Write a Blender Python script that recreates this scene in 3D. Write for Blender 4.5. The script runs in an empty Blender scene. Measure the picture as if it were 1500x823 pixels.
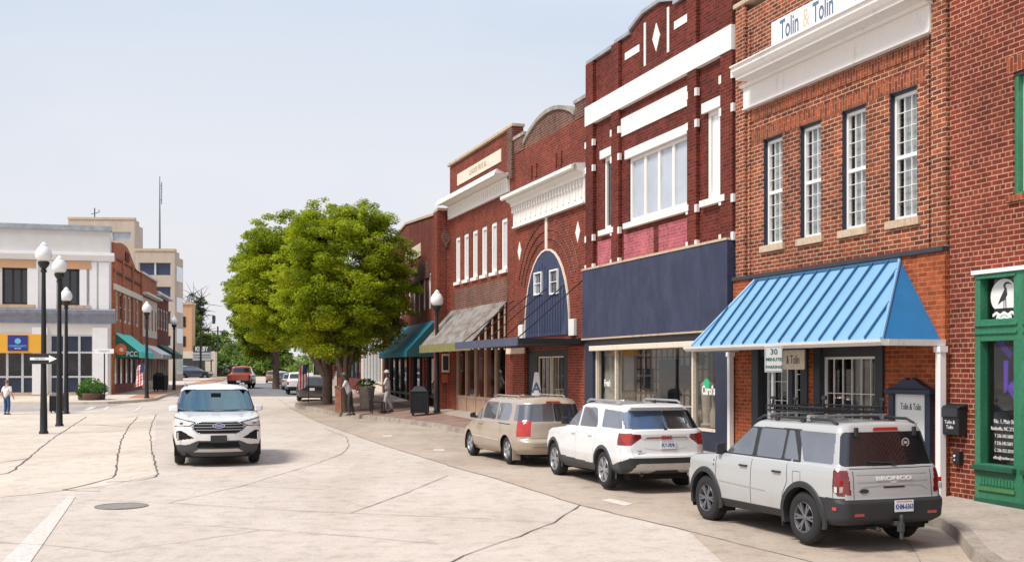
import bpy, bmesh, math, random
import numpy as np
from mathutils import Vector, Matrix
random.seed(7); rng=np.random.default_rng(5)
S=bpy.context.scene; COL=S.collection
R=math.radians
# ---------------------------------------------------------------- camera model (1500 px photograph)
FPX=1650.0; CX=750.0; HY=541.0; EYE=2.2
_G=[(-80,0),(12,0),(24,.19),(44,.28),(52,.38),(64,.62),(92,.78),(143,1.12),(260,1.42),(2000,1.6)]
def g(y):
    for (a,za),(b,zb) in zip(_G,_G[1:]):
        if y<=b:
            t=max(0,(y-a)/(b-a)); return za+(zb-za)*t
    return _G[-1][1]
def gnd(px,py,dz=0.0):
    """point of the ground (plus dz) seen at a pixel of the photograph"""
    y=30.0
    for _ in range(60):
        y=.5*y+.5*FPX*(EYE-g(y)-dz)/max(py-HY,3)
    return Vector(((px-CX)*y/FPX,y,g(y)+dz))
def atY(px,py,y): return Vector(((px-CX)*y/FPX,y,EYE-(py-HY)*y/FPX))
# ---------------------------------------------------------------- scene objects
def link(o,parent=None):
    COL.objects.link(o)
    if parent is not None: o.parent=parent
    return o
def tag(o,label=None,cat=None,group=None,kind=None):
    if label: o['label']=label
    if cat: o['category']=cat
    if group: o['group']=group
    if kind: o['kind']=kind
    return o
def empty(name,loc,rz=0,label=None,cat=None,group=None):
    o=bpy.data.objects.new(name,None); o.location=loc; o.rotation_euler=(0,0,rz); o.empty_display_size=.2
    link(o); return tag(o,label,cat,group)
def copy_tree(o,parent=None):
    c=o.copy(); COL.objects.link(c); c.parent=parent
    for ch in list(o.children): copy_tree(ch,c)
    return c
class MB:
    def __init__(s): s.v=[]; s.f=[]; s.m=[]; s.sm=[]; s.cur=0; s.smooth=False; s.gr=[]
    def add(s,vs,fs):
        b=len(s.v); s.gr.append((b,len(s.f))); s.v+= [tuple(v) for v in vs]
        for f in fs: s.f.append([b+i for i in f]); s.m.append(s.cur); s.sm.append(s.smooth)
        return s
    def box(s,x0,x1,y0,y1,z0,z1):
        if x0>x1: x0,x1=x1,x0
        if y0>y1: y0,y1=y1,y0
        if z0>z1: z0,z1=z1,z0
        v=[(x0,y0,z0),(x1,y0,z0),(x1,y1,z0),(x0,y1,z0),(x0,y0,z1),(x1,y0,z1),(x1,y1,z1),(x0,y1,z1)]
        return s.add(v,[(0,3,2,1),(4,5,6,7),(0,1,5,4),(1,2,6,5),(2,3,7,6),(3,0,4,7)])
    def hexa(s,b,t):
        """8 corners: bottom ring b (4), top ring t (4)"""
        return s.add(list(b)+list(t),[(0,3,2,1),(4,5,6,7),(0,1,5,4),(1,2,6,5),(2,3,7,6),(3,0,4,7)])
    def prism(s,poly,axis,a,b):
        """poly: 2d points in the plane of the other two axes; extruded along axis from a to b"""
        n=len(poly)
        def P(p,c):
            return {'x':(c,p[0],p[1]),'y':(p[0],c,p[1]),'z':(p[0],p[1],c)}[axis]
        vs=[P(p,a) for p in poly]+[P(p,b) for p in poly]
        fs=[list(range(n))[::-1],list(range(n,2*n))]+[(i,(i+1)%n,n+(i+1)%n,n+i) for i in range(n)]
        return s.add(vs,fs)
    def tube(s,pts,r,n=8,cap=True):
        pts=[Vector(p) for p in pts]
        rs=r if isinstance(r,(list,tuple)) else [r]*len(pts)
        b=len(s.v); rings=[]; up=None
        for i,p in enumerate(pts):
            d=(pts[min(i+1,len(pts)-1)]-pts[max(i-1,0)]).normalized()
            if up is None:
                up=Vector((0,0,1)) if abs(d.z)<.9 else Vector((1,0,0))
            a=d.cross(up).normalized(); c=d.cross(a).normalized(); up=-c if False else up
            rings.append([p+(a*math.cos(2*math.pi*k/n)+c*math.sin(2*math.pi*k/n))*rs[i] for k in range(n)])
        vs=[q for r_ in rings for q in r_]; fs=[]
        for i in range(len(rings)-1):
            for k in range(n):
                k2=(k+1)%n; fs.append((i*n+k,i*n+k2,(i+1)*n+k2,(i+1)*n+k))
        if cap: fs+=[list(range(n)),list(range((len(rings)-1)*n,len(rings)*n))[::-1]]
        sm=s.smooth; s.smooth=True; s.add(vs,fs); s.smooth=sm; return s
    def lathe(s,prof,c=(0,0,0),n=20,axis='z',cap=True):
        vs=[];fs=[]
        for r,h in prof:
            for k in range(n):
                a=2*math.pi*k/n; x=r*math.cos(a); y=r*math.sin(a)
                if axis=='z': vs.append((c[0]+x,c[1]+y,c[2]+h))
                elif axis=='y': vs.append((c[0]+x,c[1]+h,c[2]+y))
                else: vs.append((c[0]+h,c[1]+x,c[2]+y))
        for i in range(len(prof)-1):
            for k in range(n):
                k2=(k+1)%n; fs.append((i*n+k,i*n+k2,(i+1)*n+k2,(i+1)*n+k))
        if cap: fs+=[list(range(n))[::-1],list(range((len(prof)-1)*n,len(prof)*n))]
        sm=s.smooth; s.smooth=True; s.add(vs,fs); s.smooth=sm; return s
    def build_each(s,name,mat,parent=None,off=(0,0,0),bevel=0):
        """every solid that was added becomes an object of its own"""
        gs=s.gr+[(len(s.v),len(s.f))]; o=None
        for (v0,f0),(v1,f1) in zip(gs,gs[1:]):
            m=MB(); m.v=s.v[v0:v1]; m.f=[[i-v0 for i in f] for f in s.f[f0:f1]]; m.m=s.m[f0:f1]; m.sm=s.sm[f0:f1]; o=m.build(name,mat,parent,off,bevel)
        return o
    def build(s,name,mat,parent=None,off=(0,0,0),bevel=0,fix=True):
        me=bpy.data.meshes.new(name)
        ox,oy,oz=off
        me.from_pydata([(x-ox,y-oy,z-oz) for x,y,z in s.v],[],s.f)
        mats=mat if isinstance(mat,(list,tuple)) else [mat]
        for m in mats: me.materials.append(m)
        me.polygons.foreach_set('material_index',s.m); me.polygons.foreach_set('use_smooth',s.sm)
        if fix:
            bm=bmesh.new(); bm.from_mesh(me); bmesh.ops.recalc_face_normals(bm,faces=bm.faces); bm.to_mesh(me); bm.free()
        if any(s.sm):
            try: me.set_sharp_from_angle(angle=R(50))
            except Exception: pass
        me.update()
        o=bpy.data.objects.new(name,me); link(o,parent)
        if bevel:
            md=o.modifiers.new('b','BEVEL'); md.width=bevel; md.segments=2; md.limit_method='ANGLE'; md.angle_limit=R(40)
        return o
def text(name,body,size,mat,parent,loc,rot,extrude=.002,sx=1.0,align='CENTER',sp=1.0,bold=0):
    cu=bpy.data.curves.new(name,'FONT'); cu.body=body; cu.size=size; cu.extrude=extrude; cu.align_x=align; cu.align_y='CENTER'
    cu.space_character=sp; cu.offset=bold; cu.resolution_u=3
    o=bpy.data.objects.new(name,cu); COL.objects.link(o)
    dg=bpy.context.evaluated_depsgraph_get(); me=bpy.data.meshes.new_from_object(o.evaluated_get(dg))
    bpy.data.objects.remove(o); bpy.data.curves.remove(cu)
    me.materials.clear(); me.materials.append(mat)
    for v in me.vertices: v.co.x*=sx
    o=bpy.data.objects.new(name,me); link(o,parent); o.location=loc; o.rotation_euler=rot
    return o
# ---------------------------------------------------------------- materials
MATS={}
def newmat(name):
    m=bpy.data.materials.new(name); m.use_nodes=True; nt=m.node_tree; nt.nodes.clear()
    return m,nt
def N(nt,t,**kw):
    n=nt.nodes.new(t)
    for k,v in kw.items():
        if k in ('operation','blend_type','data_type','noise_dimensions','feature','musgrave_type','wave_type','bands_direction','sky_type','offset_frequency','squash_frequency','offset','squash','distance'): setattr(n,k,v)
        else: n.inputs[k].default_value=v
    return n
def ramp(nt,stops):
    r=nt.nodes.new('ShaderNodeValToRGB'); e=r.color_ramp.elements
    e[0].position=stops[0][0]; e[0].color=stops[0][1]+(1,) if len(stops[0][1])==3 else stops[0][1]
    e[1].position=stops[-1][0]; e[1].color=stops[-1][1]+(1,) if len(stops[-1][1])==3 else stops[-1][1]
    for p,c in stops[1:-1]:
        k=e.new(p); k.color=c+(1,) if len(c)==3 else c
    return r
def mixc(nt,fac,a,b,bt='MIX'):
    n=nt.nodes.new('ShaderNodeMix'); n.data_type='RGBA'; n.blend_type=bt
    for sock,val in ((n.inputs[0],fac),(n.inputs[6],a),(n.inputs[7],b)):
        if hasattr(val,'links') or isinstance(val,bpy.types.NodeSocket): nt.links.new(val,sock)
        elif isinstance(val,tuple): sock.default_value=val+(1,) if len(val)==3 else val
        else: sock.default_value=val
    return n.outputs[2]
def coords(nt,scale=(1,1,1),kind='Object'):
    tc=nt.nodes.new('ShaderNodeTexCoord'); mp=nt.nodes.new('ShaderNodeMapping'); mp.inputs['Scale'].default_value=scale
    nt.links.new(tc.outputs[kind],mp.inputs[0]); return mp.outputs[0]
def noise(nt,vec,scale,detail=4,rough=.55):
    n=nt.nodes.new('ShaderNodeTexNoise'); n.inputs['Scale'].default_value=scale; n.inputs['Detail'].default_value=detail; n.inputs['Roughness'].default_value=rough
    nt.links.new(vec,n.inputs['Vector']); return n.outputs['Fac']
def finish(nt,col,rough=.7,metal=0,spec=.5,bump=None,bstr=.3,bdist=.01,coat=0,alpha=None,trans=0):
    p=nt.nodes.new('ShaderNodeBsdfPrincipled'); o=nt.nodes.new('ShaderNodeOutputMaterial')
    if isinstance(col,tuple): p.inputs['Base Color'].default_value=col+(1,)
    else: nt.links.new(col,p.inputs['Base Color'])
    if isinstance(rough,(int,float)): p.inputs['Roughness'].default_value=rough
    else: nt.links.new(rough,p.inputs['Roughness'])
    p.inputs['Metallic'].default_value=metal; p.inputs['Specular IOR Level'].default_value=spec
    p.inputs['Coat Weight'].default_value=coat; p.inputs['Coat Roughness'].default_value=.04
    if bump is not None:
        b=nt.nodes.new('ShaderNodeBump'); b.inputs['Strength'].default_value=bstr; b.inputs['Distance'].default_value=bdist
        nt.links.new(bump,b.inputs['Height']); nt.links.new(b.outputs[0],p.inputs['Normal'])
    nt.links.new(p.outputs[0],o.inputs[0]); return p
def rgb(r,g_,b):
    f=lambda c:((c/255+.055)/1.055)**2.4 if c>10 else c/255/12.92
    return (f(r),f(g_),f(b))
def plain(name,col,rough=.6,metal=0,var=.12,scale=3,spec=.5,bump=0,coat=0):
    if name in MATS: return MATS[name]
    m,nt=newmat(name); v=coords(nt); n=noise(nt,v,scale,6)
    d=tuple(max(0,c*(1-var)) for c in col); l=tuple(min(1,c*(1+var)) for c in col)
    r=ramp(nt,[(.3,d),(.7,l)]); nt.links.new(n,r.inputs[0])
    kw={}
    if bump: kw=dict(bump=noise(nt,v,scale*12,3),bstr=bump,bdist=.005)
    finish(nt,r.outputs[0],rough,metal,spec,coat=coat,**kw); MATS[name]=m; return m
def emit_free_glass(name,tint=(.02,.025,.03),rough=.03):
    return plain(name,tint,rough,0,.05,1,.8)
def brick(name,c1,c2,mortar,bw=.215,bh=.075,ms=.011,stain=.25,hdr=False,vert=False,blend=.5):
    if name in MATS: return MATS[name]
    m,nt=newmat(name)
    tc=nt.nodes.new('ShaderNodeTexCoord'); sp=nt.nodes.new('ShaderNodeSeparateXYZ'); nt.links.new(tc.outputs['Object'],sp.inputs[0])
    ad=N(nt,'ShaderNodeMath',operation='ADD'); nt.links.new(sp.outputs[0],ad.inputs[0]); nt.links.new(sp.outputs[1],ad.inputs[1])
    cb=nt.nodes.new('ShaderNodeCombineXYZ')
    if vert: nt.links.new(sp.outputs[2],cb.inputs[0]); nt.links.new(ad.outputs[0],cb.inputs[1])
    else: nt.links.new(ad.outputs[0],cb.inputs[0]); nt.links.new(sp.outputs[2],cb.inputs[1])
    # small wobble so that courses are not ruler straight
    nz=nt.nodes.new('ShaderNodeTexNoise'); nz.inputs['Scale'].default_value=1.5; nt.links.new(cb.outputs[0],nz.inputs['Vector'])
    vm=N(nt,'ShaderNodeVectorMath',operation='SCALE'); vm.inputs['Scale'].default_value=.012; nt.links.new(nz.outputs['Color'],vm.inputs[0])
    va=N(nt,'ShaderNodeVectorMath',operation='ADD'); nt.links.new(cb.outputs[0],va.inputs[0]); nt.links.new(vm.outputs[0],va.inputs[1])
    b=nt.nodes.new('ShaderNodeTexBrick'); nt.links.new(va.outputs[0],b.inputs['Vector'])
    b.inputs['Scale'].default_value=1; b.inputs['Brick Width'].default_value=bw; b.inputs['Row Height'].default_value=bh
    b.inputs['Mortar Size'].default_value=ms; b.inputs['Mortar Smooth'].default_value=.3; b.inputs['Bias'].default_value=0
    if hdr: b.squash=.5; b.squash_frequency=6
    b.inputs['Color1'].default_value=c1+(1,); b.inputs['Color2'].default_value=c2+(1,); b.inputs['Mortar'].default_value=mortar+(1,)
    n1=noise(nt,va.outputs[0],.6,5,.65); r1=ramp(nt,[(.3,(1-stain,)*3),(.6,(1,1,1)),(.8,(1.0+stain*.4,)*3)]); nt.links.new(n1,r1.inputs[0])
    c=mixc(nt,1.0,b.outputs['Color'],r1.outputs[0],'MULTIPLY')
    ms_=nt.nodes.new('ShaderNodeMapping'); ms_.inputs['Scale'].default_value=(2.6,.22,1); nt.links.new(cb.outputs[0],ms_.inputs[0]); n3=noise(nt,ms_.outputs[0],1.0,5,.7); r3=ramp(nt,[(.46,(1,1,1)),(.72,(1-stain*.9,)*3)]); nt.links.new(n3,r3.inputs[0]); c=mixc(nt,.8,c,r3.outputs[0],'MULTIPLY')
    n2=noise(nt,va.outputs[0],9,3,.6); r2=ramp(nt,[(.35,(.78,.76,.76)),(.65,(1.15,1.12,1.1))]); nt.links.new(n2,r2.inputs[0])
    c=mixc(nt,.9,c,r2.outputs[0],'MULTIPLY')
    inv=N(nt,'ShaderNodeMath',operation='SUBTRACT'); inv.inputs[0].default_value=1; nt.links.new(b.outputs['Fac'],inv.inputs[1])
    finish(nt,c,.85,0,.25,bump=inv.outputs[0],bstr=.5,bdist=.008); MATS[name]=m; return m
def weathered(name,col,dirt,lo=.45,hi=.7,scale=1.2,rough=.7,stretch=(1,1,.25),metal=0,fine=.15):
    """paint with streaky wear"""
    if name in MATS: return MATS[name]
    m,nt=newmat(name); v=coords(nt,stretch); n=noise(nt,v,scale*3,8,.7)
    r=ramp(nt,[(lo,(0,0,0)),(hi,(1,1,1))]); nt.links.new(n,r.inputs[0])
    c=mixc(nt,r.outputs[0],col,dirt)
    n2=noise(nt,coords(nt),25,3); r2=ramp(nt,[(.3,(1-fine,)*3),(.7,(1+fine,)*3)]); nt.links.new(n2,r2.inputs[0])
    c=mixc(nt,1,c,r2.outputs[0],'MULTIPLY')
    finish(nt,c,rough,metal,.4,bump=n2,bstr=.15,bdist=.004); MATS[name]=m; return m
# ---------------------------------------------------------------- facade frame: x along the wall (away from camera), y out to the street, z up
class Fac:
    def __init__(s,P,u):
        s.P=Vector((P[0],P[1],0)); s.u=Vector((u[0],u[1],0)).normalized(); s.n=Vector((-s.u.y,s.u.x,0)); s.rz=math.atan2(s.u.y,s.u.x)
    def sx(s,px,d=0):
        """distance along the wall of the pixel column px on the plane d metres in front"""
        P=s.P+s.n*d; k=(px-CX)/FPX
        return (k*P.y-P.x)/(s.u.x-k*s.u.y)
    def Y(s,px,d=0): return (s.P+s.n*d+s.u*s.sx(px,d)).y
    def z(s,px,py,d=0): return EYE-(py-HY)*s.Y(px,d)/FPX
    def pt(s,x,d,z): return s.P+s.u*x+s.n*d+Vector((0,0,z))
# ================================================================ palette
M={}
M['brick_tan']=brick('brick_tan',(.38,.088,.034),(.14,.033,.020),(.54,.39,.27),ms=.010,stain=.5)
M['brick_tan_soldier']=brick('brick_tan_soldier',(.40,.095,.036),(.17,.04,.022),(.36,.22,.14),vert=True,ms=.008)
M['brick_header']=brick('brick_header',(.28,.052,.030),(.17,.030,.020),(.56,.31,.20),ms=.0095,stain=.42,hdr=True)
M['brick_orange']=brick('brick_orange',(.48,.115,.04),(.30,.06,.022),(.50,.22,.11),ms=.008,stain=.35)
M['brick_dark']=brick('brick_dark',(.19,.030,.018),(.10,.016,.011),(.19,.07,.05),ms=.009,stain=.4)
M['brick_red']=brick('brick_red',(.25,.042,.023),(.14,.024,.015),(.28,.12,.08),ms=.009,stain=.35)
M['brick_redlow']=brick('brick_redlow',(.34,.055,.03),(.20,.03,.02),(.36,.16,.11),ms=.012,stain=.3)
M['brick_red_far']=brick('brick_red_far',(.22,.045,.025),(.15,.03,.02),(.22,.10,.07),ms=.008,stain=.4)
M['brick_left']=brick('brick_left',(.56,.17,.07),(.42,.115,.05),(.52,.27,.16),ms=.008,stain=.3)
M['brick_pink']=brick('brick_pink',(.50,.13,.17),(.40,.09,.12),(.55,.25,.22),ms=.007,stain=.35)
M['brick_white']=brick('brick_white',(.60,.57,.54),(.57,.54,.51),(.56,.53,.50),ms=.008,stain=.06)
M['brick_mott']=brick('brick_mott',(.12,.045,.035),(.20,.07,.045),(.32,.25,.2),ms=.01,stain=.5)
M['white_paint']=weathered('white_paint',(.76,.73,.69),(.46,.39,.33),.58,.84,1.3,fine=.04)
M['white_clean']=plain('white_clean',(.80,.78,.77),.55,0,.04)
M['cream']=weathered('cream',(.72,.62,.50),(.42,.32,.23),.55,.8,1)
M['stone']=weathered('stone',(.52,.40,.28),(.34,.22,.15),.5,.75,2)
M['white_win']=plain('white_win',(.82,.81,.79),.45,0,.03)
M['navy_panel']=weathered('navy_panel',(.026,.031,.066),(.060,.072,.125),.40,.85,.8,.65,(1,1,.45),fine=.2)
M['navy_trim']=plain('navy_trim',(.018,.025,.05),.5,0,.2)
M['black_trim']=plain('black_trim',(.012,.012,.015),.55,0,.3)
M['charcoal']=plain('charcoal',(.030,.034,.042),.6,0,.2)
M['arch_blue']=weathered('arch_blue',(.034,.046,.095),(.14,.18,.24),.55,.80,1.4,.6,(1,1,.15))
M['green_paint']=weathered('green_paint',(.030,.17,.085),(.055,.24,.14),.5,.8,1.5,.5)
M['green_dark']=plain('green_dark',(.012,.085,.045),.5,0,.2)
M['green_moss']=weathered('green_moss',(.09,.19,.06),(.04,.17,.08),.4,.65,3,.7,(1,1,1))
M['awn_blue']=plain('awn_blue',(.19,.38,.58),.42,0,.05,1.5)
M['awn_blue_seam']=plain('awn_blue_seam',(.025,.11,.22),.45,0,.1)
M['awn_blue_shaded']=plain('awn_blue_shaded',(.015,.16,.37),.4,0,.08,2)  # awning ends darker: their shade is put into the colour
M['teal']=plain('teal',(.0,.13,.19),.7,0,.1)
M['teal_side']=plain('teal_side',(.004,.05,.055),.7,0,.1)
M['teal_bright']=plain('teal_bright',(.07,.70,.56),.65,0,.06)
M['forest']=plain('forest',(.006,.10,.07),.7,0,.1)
M['rust']=weathered('rust',(.24,.235,.22),(.15,.10,.075),.42,.62,1.2,.75,(.5,1,.2))
M['rust_moss']=weathered('rust_moss',(.20,.26,.04),(.20,.13,.09),.38,.6,3,.8)
M['tanframe']=plain('tanframe',(.42,.27,.19),.55,0,.15)
M['glass']=plain('glass',(.012,.014,.018),.04,0,.2,1,.9)
M['glass_sky']=plain('glass_sky',(.42,.46,.52),.12,0,.10,1.2,.6,coat=.5)
M['glass_pale']=plain('glass_pale',(.56,.58,.60),.15,0,.06,1,.6,coat=.4)
M['curtain']=None
M['iron']=plain('iron',(.008,.008,.009),.45,0,.3,4,.5)
M['beige_conc']=weathered('beige_conc',(.50,.42,.34),(.40,.33,.26),.4,.7,.3,.85)
M['peach']=weathered('peach',(.58,.34,.18),(.48,.30,.18),.4,.7,.3,.85)
M['roofing']=plain('roofing',(.16,.15,.15),.9)
M['coping']=plain('coping',(.34,.36,.38),.5,.3,.2)
M['interior']=plain('interior',(.55,.42,.32),.8,0,.25,2)
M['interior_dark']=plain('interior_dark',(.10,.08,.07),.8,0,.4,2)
M['red_panel']=plain('red_panel',(.26,.045,.025),.45,0,.3,1.5)
M['letter_blue']=plain('letter_blue',(.10,.15,.24),.6,0,.1)
M['letter_dark']=plain('letter_dark',(.03,.03,.035),.6)
M['letter_white']=plain('letter_white',(.8,.8,.78),.5,0,.02)
M['letter_cream']=plain('letter_cream',(.70,.56,.44),.6,0,.1)
M['ghost']=plain('ghost',(.40,.28,.20),.8,0,.3)
def curtain_mat():
    m,nt=newmat('curtain'); tc=nt.nodes.new('ShaderNodeTexCoord'); w=nt.nodes.new('ShaderNodeTexWave'); w.bands_direction='X'
    w.inputs['Scale'].default_value=2.0; w.inputs['Distortion'].default_value=1.2; w.inputs['Detail'].default_value=2
    nt.links.new(tc.outputs['Object'],w.inputs[0])
    r=ramp(nt,[(0,(.72,.72,.74)),(.5,(.84,.84,.85)),(1,(.85,.84,.83))]); nt.links.new(w.outputs[0],r.inputs[0])  # grey bands put the shade of vertical folds into the colour
    finish(nt,r.outputs[0],.12,0,.6,coat=.6); return m
M['curtain']=curtain_mat()
def shopglass():
    m,nt=newmat('shopglass'); o=nt.nodes.new('ShaderNodeOutputMaterial'); a=nt.nodes.new('ShaderNodeBsdfTransparent'); a.inputs[0].default_value=(.78,.80,.80,1)
    b=nt.nodes.new('ShaderNodeBsdfGlossy'); b.inputs['Roughness'].default_value=.01; f=nt.nodes.new('ShaderNodeFresnel'); f.inputs[0].default_value=1.5
    ad=N(nt,'ShaderNodeMath',operation='ADD'); nt.links.new(f.outputs[0],ad.inputs[0]); ad.inputs[1].default_value=.02
    ge=nt.nodes.new('ShaderNodeNewGeometry'); iv=N(nt,'ShaderNodeMath',operation='SUBTRACT'); iv.inputs[0].default_value=1; nt.links.new(ge.outputs['Backfacing'],iv.inputs[1]); ml=N(nt,'ShaderNodeMath',operation='MULTIPLY'); nt.links.new(ad.outputs[0],ml.inputs[0]); nt.links.new(iv.outputs[0],ml.inputs[1]); ad=ml
    mx=nt.nodes.new('ShaderNodeMixShader'); nt.links.new(ad.outputs[0],mx.inputs[0]); nt.links.new(a.outputs[0],mx.inputs[1]); nt.links.new(b.outputs[0],mx.inputs[2]); nt.links.new(mx.outputs[0],o.inputs[0]); return m
M['shopglass']=shopglass()
# ================================================================ building tools
def swz(y): return g(y)+.2+.007*max(0,min(y,60)-16)
EACH={k:v for k,v in dict(pilasters='pilaster',lower_pier='lower_pier',stone_blocks='stone_block',lower_panel='lower_panel',shop_pier='shop_pier',awning_frame='awning_frame',pier='pier',stone_motif='stone_motif',painted_patch='painted_patch',brick_dentils='brick_dentil',window_surround='window_surround',red_panel='red_panel',awning_end='awning_end',awning_stripes='awning_stripe',hip_cap='hip_cap',street_side_windows='window',band_x='x',beadboard_panel_each='x').items()}
class Bld:
    def __init__(s,fac,name,sa,sb,zb,label,cat='building',group=None):
        s.F=fac; s.sa=min(sa,sb); s.sb=max(sa,sb); s.zb=zb
        s.off=((s.sa+s.sb)/2,0,zb)
        s.root=empty(name,fac.pt(s.off[0],0,zb),fac.rz,label,cat,group)
    def part(s,name,mat,fn,parent=None,bevel=0):
        mb=MB(); fn(mb)
        if name in EACH: return mb.build_each(EACH[name],mat,parent or s.root,s.off,bevel)
        return mb.build(name,mat,parent or s.root,s.off if True else 0,bevel)
    def rp(s,a,b,t,bt,ref=None,d=0):
        x0,x1=sorted((s.F.sx(a,d),s.F.sx(b,d))); ref=a if ref is None else ref
        return x0,x1,s.F.z(ref,bt,d),s.F.z(ref,t,d)
    def text(s,body,size,mat,x,d,z,sx=1,parent=None,name='lettering',**k):
        # reads left to right as seen from the street (from +y)
        return text(name,body,size,mat,parent or s.root,(x-s.off[0],d,z-s.off[2]),(R(90),0,R(180)),sx=sx,**k)
def wall(mb,x0,x1,z0,z1,holes,d=0,t=.3):
    xs=sorted({x0,x1}|{h[0] for h in holes}|{h[1] for h in holes}); zs=sorted({z0,z1}|{h[2] for h in holes}|{h[3] for h in holes})
    xs=[x for x in xs if x0<=x<=x1]; zs=[z for z in zs if z0<=z<=z1]
    solid=lambda i,j: 0<=i<len(xs)-1 and 0<=j<len(zs)-1 and not any(h[0]-1e-6<=xs[i] and xs[i+1]<=h[1]+1e-6 and h[2]-1e-6<=zs[j] and zs[j+1]<=h[3]+1e-6 for h in holes)
    for i in range(len(xs)-1):
        for j in range(len(zs)-1):
            if not solid(i,j): continue
            a,b,c,e=xs[i],xs[i+1],zs[j],zs[j+1]
            mb.add([(a,d,c),(b,d,c),(b,d,e),(a,d,e)],[(0,1,2,3)]); mb.add([(a,d-t,c),(b,d-t,c),(b,d-t,e),(a,d-t,e)],[(3,2,1,0)])
            if not solid(i-1,j): mb.add([(a,d,c),(a,d-t,c),(a,d-t,e),(a,d,e)],[(0,1,2,3)])
            if not solid(i+1,j): mb.add([(b,d,c),(b,d-t,c),(b,d-t,e),(b,d,e)],[(3,2,1,0)])
            if not solid(i,j-1): mb.add([(a,d,c),(b,d,c),(b,d-t,c),(a,d-t,c)],[(3,2,1,0)])
            if not solid(i,j+1): mb.add([(a,d,e),(b,d,e),(b,d-t,e),(a,d-t,e)],[(0,1,2,3)])
def shell(b,top,depth=14,mat=None,back=2.6,lowbrk=None):
    def f(mb):
        a,c=b.sa+.01,b.sb-.01; z0=b.zb-.6
        mb.box(a,c,-depth,-back,z0,top)
        mb.box(a,a+.2,-back+.004,-.304,z0,top); mb.box(c-.2,c,-back+.004,-.304,z0,top)
    b.part('side_wall',mat or M['brick_dark'],f)
    b.part('roof',M['roofing'],lambda mb: mb.box(b.sa+.012,b.sb-.012,-depth+.01,-.31,top+.004,top+.08))
def window(b,x0,x1,z0,z1,d=-.1,frame=.06,fm=None,gm=None,cols=1,rows=1,rail=None,mun=.022,name='window',sill=None,fd=.07,split=0):
    fm=fm or M['white_win']; gm=gm or M['glass']
    def f(mb):
        mb.box(x0,x0+frame,d-fd,d,z0,z1); mb.box(x1-frame,x1,d-fd,d,z0,z1)
        mb.box(x0+frame,x1-frame,d-fd,d,z0,z0+frame); mb.box(x0+frame,x1-frame,d-fd,d,z1-frame,z1)
        a,c,e,h=x0+frame,x1-frame,z0+frame,z1-frame
        if rail: 
            zr=e+(h-e)*rail; mb.box(a,c,d-fd*.9,d-.004,zr-.03,zr+.03)
        for k in range(1,split): 
            xm=a+(c-a)*k/split; mb.box(xm-frame*.6,xm+frame*.6,d-fd*.9,d-.003,e,h)
        for k in range(1,cols):
            xm=a+(c-a)*k/cols; mb.box(xm-mun/2,xm+mun/2,d-.045,d-.015,e,h)
        for k in range(1,rows):
            zm=e+(h-e)*k/rows; mb.box(a,c,d-.044,d-.016,zm-mun/2,zm+mun/2)
    w=b.part(name,fm,f)
    b.part('pane',gm,lambda mb: mb.box(x0+frame*.6,x1-frame*.6,d-fd-.02,d-.05,z0+frame*.6,z1-frame*.6),w)
    if sill:
        sx_,sh,sd,sm=sill; b.part('sill',sm,lambda mb: mb.box(x0-sx_,x1+sx_,-.12,sd,z0-sh,z0-.002),w,.006)
    return w
def molding(mb,x0,x1,prof,wrap=0):
    """profile list (d,z) swept along the wall; closed back to the wall"""
    mb.prism([(p[0],p[1]) for p in prof],'x',x0,x1)
# ================================================================ right side of the street
RF=Fac((12.484-.34*16,16),(-.34,1))
def base(px): return swz(RF.Y(px))
# ---- heron building (nearest, green shop front)
sA=RF.sx(1391); sE=RF.sx(1391)-9.5
b=Bld(RF,'corner_brick_building',sE,sA,base(1430),'red brick building with pale mortar and green painted shop front with a heron emblem')
zB=b.zb; z0=zB-.6; TOP0=11.0
w1=b.rp(1484,1484,105,285,1484); wx1=RF.sx(1484); wx0=wx1-1.15
gx1=RF.sx(1430); gtop=RF.z(1430,397); gx0=gx1-4.6
hup=(wx0,wx1,RF.z(1484,286),RF.z(1484,107)); hst=(gx0,gx1,z0,gtop)
b.part('front_wall',M['brick_header'],lambda mb: wall(mb,b.sa,b.sb,z0,TOP0,[hup,hst]))
shell(b,TOP0-.6)
b.part('lintel',M['brick_tan_soldier'],lambda mb: mb.box(wx0-.1,wx1+.12,-.05,.004,hup[3],hup[3]+.24))
window(b,wx0+.03,wx1-.07,hup[2]+.04,hup[3]-.05,-.12,.09,M['white_win'],M['curtain'],2,3,.5,name='window')
b.part('window_surround',M['green_paint'],lambda mb:(mb.box(wx1-.07,wx1,-.2,-.03,hup[2],hup[3]),mb.box(wx0,wx0+.03,-.2,-.03,hup[2],hup[3]),mb.box(wx0+.03,wx1-.07,-.2,-.03,hup[2],hup[2]+.04)))
b.part('sill',M['brick_tan_soldier'],lambda mb: mb.box(wx0-.1,wx1+.1,-.1,.05,hup[2]-.1,hup[2]-.002),bevel=.01)
b.part('window_head',M['charcoal'],lambda mb: mb.box(wx0+.005,wx1-.005,-.2,-.02,hup[3]-.05,hup[3]))
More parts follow.
